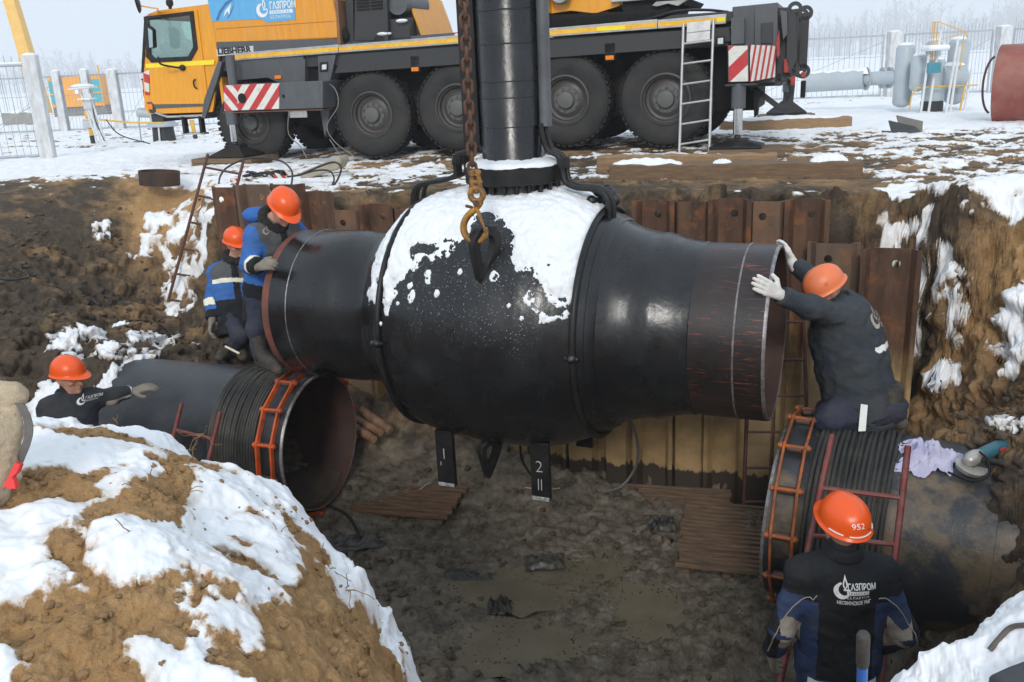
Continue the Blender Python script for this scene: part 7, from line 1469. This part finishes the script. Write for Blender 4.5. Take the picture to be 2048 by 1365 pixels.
mb = MB(); mb.cyl((10 * k_, -.1, 62 * k_), (52 * k_, -.1, 62 * k_), 21 * k_, 24); mb.build('cross_drum', GTK, T); mb = MB(); mb.sph((31 * k_, -.1, 82 * k_), (22 * k_, 16 * k_, 6 * k_), 14, 6); mb.build('snow_cap', SNOW, T)
mb = MB(); mb.cyl((-182 * k_, 2.0, 58 * k_), (-88 * k_, 1.2, 62 * k_), 19 * k_, 28); mb.cyl((-86 * k_, 1.2, 62 * k_), (-84 * k_, 1.2, 62 * k_), 22 * k_, 24); mb.cyl((-84 * k_, 1.2, 62 * k_), (-40 * k_, .6, 64 * k_), 13 * k_, 20); mb.cyl((-62 * k_, 1, 63 * k_), (-58 * k_, 1, 63 * k_), 20 * k_, 24); mb.cyl((-52 * k_, .9, 63 * k_), (-48 * k_, .9, 63 * k_), 20 * k_, 24); mb.build('horizontal_vessel', GTK, T)
mb = MB()
for i in range(13):
    f_ = i / 12
    for j in range(9): a = R(30 + 120 * j / 8); mb.v.append(((-180 + 92 * f_) * k_, 2.0 - .8 * f_ + math.cos(a) * 19.5 * k_, (58 + 4 * f_) * k_ + math.sin(a) * (21 + 2 * math.sin(i * 1.9 + j)) * k_))
mb.f = [(i * 9 + j, (i + 1) * 9 + j, (i + 1) * 9 + j + 1, i * 9 + j + 1) for i in range(12) for j in range(8)]; mb.mi = [0] * len(mb.f); mb.build('vessel_snow', SNOW, T, 70)
for (x0, x1, y1, dy) in ((1820, 1826, 120, -.6), (1838, 1848, 80, -.5), (1862, 1872, 95, -.7), (1874, 1880, 110, -.6), (1912, 1918, 150, -.3)): mb = MB(); mb.cyl(((x0 - 1860) * k_, dy, 0), ((x1 - 1860) * k_, dy, (224 - y1) * k_), 2.3 * k_, 8); mb.build('leg', PW_, T)
mb = MB(); mb.box((-26 * k_, -.65, 80 * k_), (22 * k_, .2, 18 * k_)); mb.build('blue_box', M('blue_box_paint', (.07, .28, .36), .5), T, 40, .02); mb = MB(); mb.box((-24 * k_, -.6, 114 * k_), (38 * k_, .5, 10 * k_)); mb.build('roof_snow', SNOW, T, 40, .05)
mb = MB()
for xo in (-28, -24, -19): mb.tube([((xo) * k_, -.5, 92 * k_), ((xo) * k_, -.5, 158 * k_)], .9 * k_, 6)
mb.tube([(-28 * k_, -.5, 158 * k_), (-17 * k_, -.5, 158 * k_), (40 * k_, -.3, 139 * k_), (58 * k_, 0, 128 * k_)], .9 * k_, 6); mb.tube([(38 * k_, -.3, 139 * k_), (36 * k_, -.3, 60 * k_), (26 * k_, -.3, 55 * k_), (24 * k_, -.3, 42 * k_)], .9 * k_, 6); mb.tube([(-20 * k_, -.5, 126 * k_), (36 * k_, -.3, 138 * k_)], .7 * k_, 6); mb.tube(spline([(-54 * k_, -.4, 4 * k_), (-52 * k_, -.4, 30 * k_), (-44 * k_, -.4, 44 * k_), (-30 * k_, -.4, 46 * k_), (68 * k_, -.4, 46 * k_)], 5), 1.3 * k_, 8); mb.tube([(44 * k_, -.4, 44 * k_), (40 * k_, -.4, 2 * k_)], 1.8 * k_, 8); mb.build('yellow_tubes', YPT, T, 60)
mb = MB(); mb.lathe([(-.01, 5 * k_), (.01, 5 * k_)], o=(6 * k_, -.75, 69 * k_), d=(0, 1, 0), seg=20); mb.build('dial', WHT, T)
# big red pipe
rpz = gnd(1988, 243); dd = 142 * rpz.y / 1800 * 1.03; rr = dd / 2; RP = thing('red_pipe', 'rusty red large-diameter pipe lying at the right edge', 'pipe', rpz + Vector((0, 0, rr - .03)), -R(36)); REDP = M('weathered_red_primer', (.27, .065, .05), .6, 0, .2, 2.2, (.34, .20, .15), .6, .15, 30, thr=.52)
mb = MB(); mb.lathe([(0, rr * .97), (0, rr), (5, rr)], d=(1, 0, 0), seg=64); mb.build('shell', REDP, RP); mb = MB(); mb.lathe([(0, rr * .97), (3, rr * .97), (3, 0)], d=(1, 0, 0), seg=48); mb.build('bore', RUSTIN, RP)
mb = MB(); mb.tube([(-.02 - .18 * math.cos(R(a)), -rr * .5, rr * .72 * math.sin(R(a))) for a in range(-80, 81, 10)], .02, 8); mb.build('hoop', RST, RP, 60)
# folded steel scrap
sp_ = gnd(1815, 276); t = thing('steel_scrap', 'folded dark steel plates lying on the snow right of the crane', 'scrap metal', sp_, 0); k_ = sp_.y / 1800
def plate(nm, pts, mat): mb = MB(); mb.add([(x * k_, y, z * k_) for x, y, z in pts], [(0, 1, 2, 3)]); o = mb.build(nm, mat, t, 0); sd_ = o.modifiers.new('s', 'SOLIDIFY'); sd_.thickness = .02; return o
plate('bent_plate', [(-28, 0, -2), (32, 0, 2), (30, .3, 16), (-26, .28, 31)], GRD); plate('bent_plate', [(0, .35, 24), (42, .25, 4), (56, .5, 26), (4, .55, 40)], M('dull_plate', (.16, .145, .12), .7, 0, .2)); plate('small_plate', [(-48, -.1, -2), (-18, -.1, 0), (-24, .2, 10), (-42, .2, 12)], GRD)
# wood far off
def wood():
    mb = MB(); random.seed(21)
    def tree(x, y, h):
        mb.tube([(x, y, 0), (x + random.uniform(-1, 1), y, h)], [.7, .15], 3, cap=False)
        for k in range(22):
            z = h * random.uniform(.25, .98); a = random.uniform(0, 6.28); l = h * .30 * (1.15 - z / h) * random.uniform(.6, 1.3); mb.tube([(x, y, z), (x + l * math.cos(a), y + l * math.sin(a), z + l * random.uniform(.5, 1.2))], [.36, .16], 3, cap=False)
    for (x0, x1, n, ya, yb, h0, h1) in ((-880, -240, 330, 1050, 1180, 26, 42), (-240, 380, 160, 1100, 1250, 24, 36), (350, 620, 200, 1000, 1150, 32, 50), (600, 1080, 330, 980, 1130, 44, 68)):
        for k in range(n): x = random.uniform(x0, x1); tree(x, random.uniform(ya, yb), random.uniform(h0, h1) * (1 + .22 * math.sin(x * .045)))
    o = mb.build('distant_wood', M('winter_twigs', (.10, .09, .08), .9), None, 0); o['kind'] = 'stuff'; tag(o, 'misty leafless wood along the horizon', 'wood')
wood()
# ---------------------------------------------------------------- misty winter air
mb = MB(); mb.bb(-1700, 1700, -90, 1340, -4.2, 90); hz_ = mb.build('haze', None, None, 0); hz_['kind'] = 'stuff'
m_ = bpy.data.materials.new('winter_mist'); m_.use_nodes = True; t_ = m_.node_tree
for n_ in list(t_.nodes): t_.nodes.remove(n_)
pv = N(t_, 'VolumePrincipled'); pv.inputs['Color'].default_value = (.97, .98, 1, 1); pv.inputs['Density'].default_value = .0013; pv.inputs['Anisotropy'].default_value = .2; om = N(t_, 'OutputMaterial'); t_.links.new(pv.outputs[0], om.inputs['Volume'])
hz_.data.materials.clear(); hz_.data.materials.append(m_)
S.cycles.volume_bounces = 1; S.cycles.volume_step_rate = 1.0
# ---------------------------------------------------------------- small things lying about
def GP(px, py, t0=1.0, t1=30.0, n=1400):
    """where the line of sight through a pixel meets the ground"""
    ts = np.linspace(t0, t1, n); r = np.array(ray(px, py)); P = np.array([0, 0, CAMZ]) + ts[:, None] * r; g = ground_z(P[:, 0], P[:, 1]); b = np.nonzero(P[:, 2] < g)[0]
    i = b[0] if len(b) else n - 1; return Vector((P[i, 0], P[i, 1], max(P[i, 2], g[i])))
def cable(pix, rad, label, mat=None, lift=.012, name='cable', t0=3.0, group='cables and hoses', pts=None):
    mat = mat or M('black_cable', (.02, .02, .021), .5, 0, .2, 20); P = pts or [GP(x, y, t0) + ZU * lift for x, y in pix]; c = sum(P, Vector()) / len(P); t = thing(name, label, 'cable', c, 0, group); mb = MB(); mb.tube(spline(P, 7), rad, 8); mb.build('sheath', mat, t, 60, world=True); return t
# cable tangle, slab and off-cut on the upper ground
oc = PZ(320, 370, .03); t = thing('pipe_offcut', 'short rusty black pipe off-cut standing on the rim at the left', 'pipe', oc, R(12)); k_ = 38 * oc.y / 1800; hh_ = 27 * oc.y / 1800
mb = MB(); mb.lathe([(0, k_), (hh_, k_ * 1.02), (hh_, k_ * .93), (0, k_ * .9)], seg=40); mb.build('shell', M('scorched_steel', (.035, .026, .022), .7, .1, .4, 5, (.10, .05, .03), .6, .2), t, 40); t.rotation_euler[1] = R(5)
st_ = PZ(297, 366, .03); t = thing('flat_stone', 'pale flat stone beside the rusty pipe off-cut', 'stone', st_, 0); mb = MB(); mb.sph((0, .05, .07), (.2, .14, .1), 9, 6); mb.build('stone_body', M('pale_stone', (.36, .31, .24), .9, 0, .2, 6), t, 30)
sb_ = PZ(640, 360, .05); t = thing('concrete_slab', 'tilted beige concrete chunk with cables looped over it, behind the sheet piles', 'concrete chunk', sb_, R(-12))
mb = MB(); mb.add([(-.22, -.1, 0), (.30, -.1, .14), (.36, -.1, .24), (.33, -.1, .30), (-.2, -.1, .12), (-.24, -.1, .05), (-.22, .2, 0), (.30, .2, .14), (.36, .2, .24), (.33, .2, .30), (-.2, .2, .12), (-.24, .2, .05)], [(0, 1, 2, 3, 4, 5), (6, 11, 10, 9, 8, 7)] + [(i, (i + 1) % 6, 6 + (i + 1) % 6, 6 + i) for i in range(6)]); mb.build('chunk', M('beige_concrete', (.36, .32, .24), .9, 0, .15, 6, (.24, .2, .15), .4, .3), t, 30, .02)
up = lambda px, py, z: PZ(px, py, z) 
def c3(seq): return [PY(x, y, yy) for x, y, yy in seq]
cable(None, .012, 'grey cable arching over the sheet piles behind the blue-jacketed worker', pts=c3([(437, 372, 12.0), (441, 352, 11.8), (455, 335, 11.7), (490, 319, 11.6), (530, 317, 11.4), (565, 324, 11.2), (583, 342, 10.9), (584, 362, 10.6), (580, 380, 10.3)]))
cable(None, .012, 'grey cable looping over the beige concrete chunk', pts=c3([(575, 354, 11.3), (600, 350, 11.2), (640, 333, 11.1), (668, 325, 11.0), (682, 335, 10.9), (676, 358, 10.8), (660, 382, 10.5)]))
cable(None, .011, 'second cable hanging down the bank beside the beige concrete chunk', pts=c3([(596, 352, 11.4), (630, 342, 11.2), (658, 342, 11.05), (668, 356, 10.9), (664, 372, 10.7), (655, 384, 10.5)]))
def heap(px0, px1, py, label):
    a, b = PZ(px0, py, .06), PZ(px1, py, .06); c = (a + b) / 2; t = thing('cable_heap', label, 'cable', c, 0, 'cables and hoses'); random.seed(3)
    for k in range(9):
        P = [a.lerp(b, i / 6) + Vector((0, random.uniform(-.2, .2), random.uniform(.0, .09))) for i in range(7)]; mb = MB(); mb.tube(spline(P, 5), .014, 6); mb.build('strand', M('black_cable', (.02, .02, .021), .5, 0, .2, 20), t, 60, world=True)
    for k, (px, py) in enumerate(((474, 365), (560, 357), (577, 353))):
        p = PZ(px, py, .08); mb = MB(); mb.box(p, (.16, .03, .10), Matrix.Rotation(R(20 * k), 3, 'Y')); mb.build('barrier_tape', stripes('barrier_tape%d' % k, 1, .6, .11, .2 * k, .5, .1), t, 20, world=True)
heap(490, 570, 358, 'heap of black cables with red and white tape behind the sheet piles')
# cables on the left bank and in the pit
cable([(-20, 528), (25, 537), (58, 556), (20, 562), (-15, 556)], .012, 'black cable lying on the dark bank at the left edge'); cable([(178, 604), (190, 596), (216, 600), (222, 612), (200, 614), (186, 606)], .012, 'small coil of black cable on the dark left bank'); cable([(236, 646), (290, 648), (330, 660), (344, 680), (300, 672), (250, 655)], .012, 'black cable above the snow strip on the left bank')
cable(None, .013, 'grey hose hanging in a loop from the valve bottom to the pit floor', M('grey_braided_hose', (.16, .16, .16), .5, 0, .3, 40), pts=[PY(1258, 834, 6.9), PY(1272, 870, 7.1), PY(1276, 910, 7.3), PY(1266, 945, 7.45), PY(1240, 975, 7.5), GP(1205, 993, 5) + ZU * .02])
cable(None, .012, 'thin black hose hanging under the valve between its feet', pts=[PY(1040, 888, 7.2), PY(1044, 920, 7.3), PY(1062, 950, 7.4), GP(1085, 985, 5) + ZU * .02])
cable([(640, 1010), (690, 1030), (712, 1062), (716, 1090), (690, 1115)], .014, 'black cable on the mud below the left pipe')
cable(None, .0075, 'dark cable lying on the snow at the lower right corner', M('brown_grey_cable', (.10, .085, .075), .6, 0, .2, 20), pts=[GP(1978, 1310, 1.0) + ZU * .012, GP(1995, 1290, 1.0) + ZU * .014, GP(2020, 1272, 1.0) + ZU * .016, GP(2060, 1262, 1.0) + ZU * .016, GP(2110, 1250, 1.0) + ZU * .012])
cable(None, .022, 'thick black hose on the pit floor beside the worker with helmet 952', pts=[PZ(1780, 1324, -2.5), PZ(1815, 1318, -2.5), PZ(1845, 1316, -2.52), PZ(1890, 1318, -2.54)])
# plastic sheets and scraps in the mud
def sheet(c, sx_, sy_, label, mat, amp=.04, rz=0.0, lift=.03, name='plastic_sheet'):
    t = thing(name, label, 'sheet', c, rz, 'scraps in the mud'); n = 26; x, y = np.meshgrid(np.linspace(-1, 1, n), np.linspace(-1, 1, n), indexing='ij')
    z = lift + amp * fbm(x * 2.1 + c[0] * 7, y * 2.1, 3.3, 4); xx = x * sx_ * (1 + .15 * pn(y * 2, x * .5 + 4)); yy = y * sy_ * (1 + .2 * pn(x * 2, y * .5 + 9)); ed = np.maximum(np.abs(x), np.abs(y)); z = z * (1 - .7 * sst(.7, 1, ed))
    mb = MB(); mb.grid([tuple(p) for p in np.stack([xx, yy, z], -1).reshape(-1, 3)], n, n); mb.build('film', mat, t, 60); return t
BPL = M('black_film', (.014, .0145, .016), .5, 0, .3, 10, (.12, .1, .075), .5, .2, 20)
sheet(GP(1325, 1052, 4), .12, .13, 'crumpled dark plastic scrap by the large slatted board', BPL, .06); sheet(GP(700, 1092, 4), .3, .14, 'black plastic sheet in the mud below the left pipe', BPL, .06, R(10)); sheet(GP(938, 1160, 4), .22, .06, 'torn black strip lying across the puddle', BPL, .05, R(-8), .04); sheet(GP(1000, 1222, 4), .09, .09, 'dark lump of film beside the near puddle', BPL, .08, 0, .05); sheet(GP(1090, 1130, 4), .16, .12, 'mud-covered sheet between the puddles', M('mud_film', (.06, .055, .045), .4, 0, .3, 8), .05)
# straw sticks
STW = M('straw', (.42, .35, .24), .9)
for (a, b, lb) in (((1050, 983), (1085, 990), 'pale straw stalk lying beneath the foot numbered 2'), ((1085, 990), (1120, 984), 'bent pale stalk right of the foot numbered 2'), ((840, 985), (862, 972), 'thin pale stalk beside the left slatted board')):
    p, q = GP(*a, 4) + ZU * .02, GP(*b, 4) + ZU * .025; mb = MB(); mb.tube([p, (p + q) / 2 + ZU * .01, q], .006, 5); t = thing('stalk', lb, 'stalk', p, 0, 'stalks on the mud'); mb.build('stem', STW, t, world=True)
# lilac rag on the right pipe
def pipe_top(u, v):
    """point on the right pipe: u metres along, v angle from the top towards the camera"""
    a = R(28); ax = Vector((math.cos(a), -math.sin(a), -.035)); nn = Vector((math.sin(a), math.cos(a), 0)); return PIPE_R + ax * u + (-nn * math.sin(v) + ZU * math.cos(v)) * .617
def rag():
    c = pipe_top(.90, R(16)); t = thing('rag', 'crumpled lilac cloth lying on top of the right pipe', 'cloth', c, -R(28)); n = 54; x, y = np.meshgrid(np.linspace(-1, 1, n), np.linspace(-1, 1, n), indexing='ij'); rr = np.hypot(x, y)
    out = 1 + .22 * np.sin(3 * np.arctan2(y, x) + 1) + .12 * np.sin(7 * np.arctan2(y, x)); X = x * .165 * out; Y = y * .13 * out
    w = np.abs(fbm(x * 1.7 + 3, y * 1.7, 1.1, 4)); z = .10 * np.exp(-(rr / .75) ** 2) * (1 + .9 * (w - .25)) + .035 * w + .012 * np.abs(pn(x * 6, y * 6, 2)); z = z - (Y ** 2) / 1.24 * .9 - .015 + Y * .29
    mb = MB(); mb.grid([tuple(p) for p in np.stack([X, Y, z], -1).reshape(-1, 3)], n, n); mb.build('cloth', M('lilac_cloth', (.44, .42, .62), .85, 0, .08, 9, (.7, .68, .66), .4, .1, 80), t, 70)
rag()
# angle grinder
gc = GP(1955, 868, 4) if False else pipe_top(1.20, R(18)) + ZU * .05
GR = thing('angle_grinder', 'blue-green angle grinder with a side handle lying where the right pipe enters the soil', 'grinder', gc, R(20)); GG = M('grinder_green', (.035, .13, .17), .45, 0, .15, 10); GRB = M('grinder_grey', (.42, .40, .37), .4, .4, .15, 10)
mb = MB(); mb.lathe([(-.02, .03), (0, .042), (.14, .042), (.17, .036), (.3, .034), (.32, .025)], o=(0, 0, .05), d=(1, .12, .1), seg=18); mb.build('motor_body', GG, GR, 50)
mb = MB(); mb.lathe([(-.03, .02), (0, .045), (.05, .045), (.08, .035)], o=(-.10, -.012, .045), d=(1, .12, .1), seg=16); mb.sph((-.1, -.01, .04), (.05, .045, .045)); mb.build('gear_head', GRB, GR, 50)
mb = MB(); mb.lathe([(-.012, .02), (-.012, .085), (.012, .09), (.014, .02)], o=(-.10, -.02, -.005), d=(.05, -.3, 1), seg=28, arc=(R(20), R(240))); mb.build('guard', GRB, GR, 50); mb = MB(); mb.cyl((-.1, -.03, -.008), (-.1, -.032, -.002), .082, 28); mb.build('disc', M('grinding_disc', (.09, .075, .06), .8), GR); mb = MB(); mb.lathe([(0, .03), (.004, .035), (.008, .03)], o=(-.1, -.03, -.004), d=(.05, -.3, 1), seg=20); mb.build('disc_label', M('yellow_label', (.7, .45, .05), .5), GR)
mb = MB(); mb.lathe([(0, .016), (.03, .02), (.11, .02), (.13, .026), (.14, .024), (.14, .012)], o=(-.06, -.03, .045), d=(.65, -.8, -.05), seg=14); mb.build('side_handle', BLK, GR, 50)
mb = MB(); mb.tube(spline([(.3, .04, .08), (.27, -.03, .1), (.22, .05, .03), (.26, .09, .1), (.3, .0, .09), (.24, -.02, .04), (.28, .07, .02), (.34, .03, .06)], 6), .007, 6); mb.build('cord', BLK, GR, 60); mb = MB(); mb.tube(spline([(-.07, -.04, .1), (-.06, -.1, .06), (-.1, -.14, -.01), (-.2, -.12, -.03), (-.28, -.02, .0)], 6), .007, 6); mb.build('cord', BLK, GR, 60); mb = MB(); mb.box((.12, -.04, .075), (.05, .01, .016), Matrix.Rotation(R(12), 3, 'Z')); mb.build('switch_label', M('sign_red', (.5, .04, .03), .5), GR)
# shovel near the camera
sv = PD(1727, 1268, 2.2); sb2 = PD(1722, 1420, 2.35); t = thing('shovel', 'blue shovel shaft with a black grip standing in front of the worker with helmet 952', 'shovel', sb2, 0); d_ = (sv - sb2)
mb = MB(); mb.tube([sb2 - d_ * 2.5, sb2 + d_ * .62], .0135, 12); mb.build('shaft', M('blue_shaft_paint', (.03, .13, .46), .4, 0, .1, 20), t, world=True); mb = MB(); mb.tube([sb2 + d_ * .60, sb2 + d_ * .64, sb2 + d_ * .97, sb2 + d_ * 1.0, sb2 + d_ * 1.005], [.0145, .0165, .0165, .013, .004], 12); mb.build('grip', M('black_grip', (.035, .033, .03), .7, 0, .3, 30, (.1, .085, .07), .5), t, 60, world=True)
mb = MB(); e_ = sb2 - d_ * 2.4; mb.prism([(-.1, -.28), (.1, -.28), (.11, .0), (-.11, 0)], -.004, .004, 'y'); mb.v = [tuple(Vector(p) + e_) for p in mb.v]; mb.build('blade', M('shovel_steel', (.2, .19, .18), .5, .5, .2), t, world=True)
# fleecy bag with strap at the left edge
DB = (GP(6, 992, .9, 5.0) - Vector((0, 0, CAMZ))).dot(FW) - .02; KB_ = DB / 1.55; bgc = PD(-8, 880, DB); BAG = thing('fleece_bag', 'beige fleecy bundle with a grey strap and red buckle at the left edge', 'bag', PD(6, 992, DB)); v = Vol(np.array(bgc) - .3 * KB_, np.array(bgc) + .3 * KB_, .0062); 
cb_ = [(15, 790, .018), (30, 785, .012), (-5, 800, .02), (-20, 880, .045), (0, 860, .035), (-10, 930, .035), (-30, 980, .04), (-60, 900, .06), (-50, 800, .04)]
for i, (px, py, r_) in enumerate(cb_): v.ell(PD(px, py, DB), (r_ * KB_, r_ * KB_ * 1.1, r_ * KB_ * 1.1), None, .02)
v.cone(PD(34, 790, DB), PD(14, 905, DB), .019, .022, .03); v.cone(PD(14, 905, DB), PD(-20, 985, DB), .022, .032, .03); v.cone(PD(-10, 780, DB), PD(36, 790, DB), .025, .019, .03); v.wrinkle(.004, 28, seed=4); v.wrinkle(.0035, 85, seed=9); P_, Q_ = v.surf(); put('fleece', P_, Q_, M('beige_fleece', (.74, .60, .42), 1.0, 0, .15, 30, (.45, .33, .2), .4, 1.0, 260), BAG)
sp2 = [(38, 806), (52, 830), (58, 860), (52, 890), (42, 915), (36, 930)]; P_ = [PD(x, y, DB - .04 + .012 * i) for i, (x, y) in enumerate(sp2)]
mb = MB(); Vv = []
for i, p in enumerate(spline(P_, 5)):
    for e in (-1, 1):
        for k in (-1, 1): Vv.append(p + RV * e * .0118 + FW * k * .002)
n_ = len(Vv) // 4; mb.add(Vv, [f for i in range(n_ - 1) for f in ((4 * i, 4 * i + 2, 4 * i + 6, 4 * i + 4), (4 * i + 1, 4 * i + 5, 4 * i + 7, 4 * i + 3), (4 * i, 4 * i + 4, 4 * i + 5, 4 * i + 1), (4 * i + 2, 4 * i + 3, 4 * i + 7, 4 * i + 6))]); mb.build('strap', M('grey_webbing', (.14, .13, .125), .6, 0, .15, 40), BAG, 60, world=True)
mb = MB(); q_ = [PD(x, y, DB - .07) for x, y in ((30, 925), (40, 930), (34, 945), (24, 955), (28, 962), (31, 978), (17, 978), (12, 974), (4, 978))]; n_ = len(q_); mb.add(q_ + [p + FW * .02 for p in q_], [tuple(range(n_)), tuple(range(n_, 2 * n_))] + [(i, (i + 1) % n_, n_ + (i + 1) % n_, n_ + i) for i in range(n_)]); mb.build('red_buckle', M('red_plastic', (.75, .035, .035), .4), BAG, 30, world=True)
# unidentified dark wedge at the lower right, modelled as a tarpaulin
t = thing('tarpaulin', 'dark grey folded tarpaulin at the lower right corner of the snow bank', 'tarpaulin', GP(2020, 1358, .8), 0); mb = MB(); pts = [GP(1970, 1385, .8), GP(2010, 1370, .8), GP(2060, 1352, .8), GP(2120, 1345, .8), GP(2130, 1420, .8), GP(2000, 1420, .8)]; pts = [p + ZU * .05 for p in pts]
n_ = len(pts); mb.add(pts + [p - ZU * .06 for p in pts], [tuple(range(n_)), tuple(range(n_, 2 * n_))] + [(i, (i + 1) % n_, n_ + (i + 1) % n_, n_ + i) for i in range(n_)]); mb.build('fold', M('dark_tarp', (.055, .058, .065), .6, 0, .15, 8), t, 30, .01, world=True)
# roots sticking out of the mound
ROOT = M('dry_root', (.30, .18, .09), .9, 0, .25, 20)
def root(px, py, n, L_, label, seedv):
    random.seed(seedv); p = GP(px, py, .9, 5.0); t = thing('root', label, 'root', p, 0, 'roots in the spoil mound')
    for k in range(n):
        d = Vector((random.uniform(-1, 1), random.uniform(-.6, .2), random.uniform(-.4, 1))).normalized(); q = p.copy(); P = [q - d * .02]
        for j in range(5): d = (d + Vector((random.uniform(-.6, .6), random.uniform(-.5, .5), random.uniform(-.6, .5)))).normalized(); q = q + d * L_ / 5; P.append(q.copy())
        mb = MB(); mb.tube(spline(P, 3), [.0022] * 6 + [.0015] * 10, 5); mb.build('rootlet', ROOT, t, 60, world=True)
for i, (px, py, n, L_, lb) in enumerate(((385, 900, 5, .12, 'thin roots on the crest above the ochre cut of the mound'), (400, 870, 4, .14, 'bare twigs reaching over the left pipe from the mound crest'), (690, 1185, 5, .12, 'roots hanging from the mound edge beside the pit'), (300, 990, 5, .1, 'tangled roots in the hollow of the mound'), (350, 1000, 5, .1, 'short roots in the dark soil of the mound'), (560, 1075, 3, .07, 'small rootlets poking through the snow on the mound'), (655, 1140, 4, .1, 'roots on the bare right shoulder of the mound'), (230, 840, 3, .05, 'tiny twigs on the snowy crest of the mound'), (265, 1075, 3, .08, 'fine root across the bare patch of the mound'))): root(px, py, n, L_, lb, i + 30)
# earth clods and snow crumbs
def clods(name, boxes, n, mat, r0, r1, label, seedv):
    rg = np.random.RandomState(seedv); V_, F_ = [], []; ico = [(0, 0, 1), (.894, 0, .447), (.276, .851, .447), (-.724, .526, .447), (-.724, -.526, .447), (.276, -.851, .447), (.724, .526, -.447), (-.276, .851, -.447), (-.894, 0, -.447), (-.276, -.851, -.447), (.724, -.526, -.447), (0, 0, -1)]
    fc = [(0, 1, 2), (0, 2, 3), (0, 3, 4), (0, 4, 5), (0, 5, 1), (1, 6, 2), (2, 7, 3), (3, 8, 4), (4, 9, 5), (5, 10, 1), (2, 6, 7), (3, 7, 8), (4, 8, 9), (5, 9, 10), (1, 10, 6), (6, 11, 7), (7, 11, 8), (8, 11, 9), (9, 11, 10), (10, 11, 6)]; ico = np.array(ico)
    for (x0, x1, y0, y1, wgt) in boxes:
        m = int(n * wgt); x = rg.uniform(x0, x1, m); y = rg.uniform(y0, y1, m); z = ground_z(x, y); r = r0 + (r1 - r0) * rg.power(.35, m)
        for i in range(m):
            o = len(V_); pp = ico * rg.uniform(.65, 1.25, (12, 1)) * r[i] * np.array([1, 1, .7]) + np.array([x[i], y[i], z[i] + r[i] * .15]); V_ += [tuple(p) for p in pp]; F_ += [tuple(o + k for k in f) for f in fc]
    mb = MB(); mb.v = V_; mb.f = F_; mb.mi = [0] * len(F_); o = mb.build(name, mat, None, 0); o['kind'] = 'stuff'; tag(o, label, name.split('_')[-1]); return o
MUDC = M('mud_clod', (.065, .047, .031), .85, 0, .35, 3, (.13, .09, .055), .5, .3, 40); OCH = M('ochre_clod', (.30, .18, .085), .9, 0, .25, 6, (.16, .1, .05), .5, .3, 40)
clods('earth_clods', [(-2.6, 2.6, 5.0, 8.2, .3), (-6, -3, 8.2, 11.5, .35), (2.8, 3.6, 4.3, 6.2, .12), (-6, 4, 9.6, 12.2, .23)], 2600, MUDC, .008, .045, 'brown earth clods scattered over the pit and its banks', 4)
clods('sand_grit', [(-1.7, -.35, 1.3, 3.1, 1.0)], 2600, OCH, .002, .017, 'ochre sand crumbs on the near mound', 9)
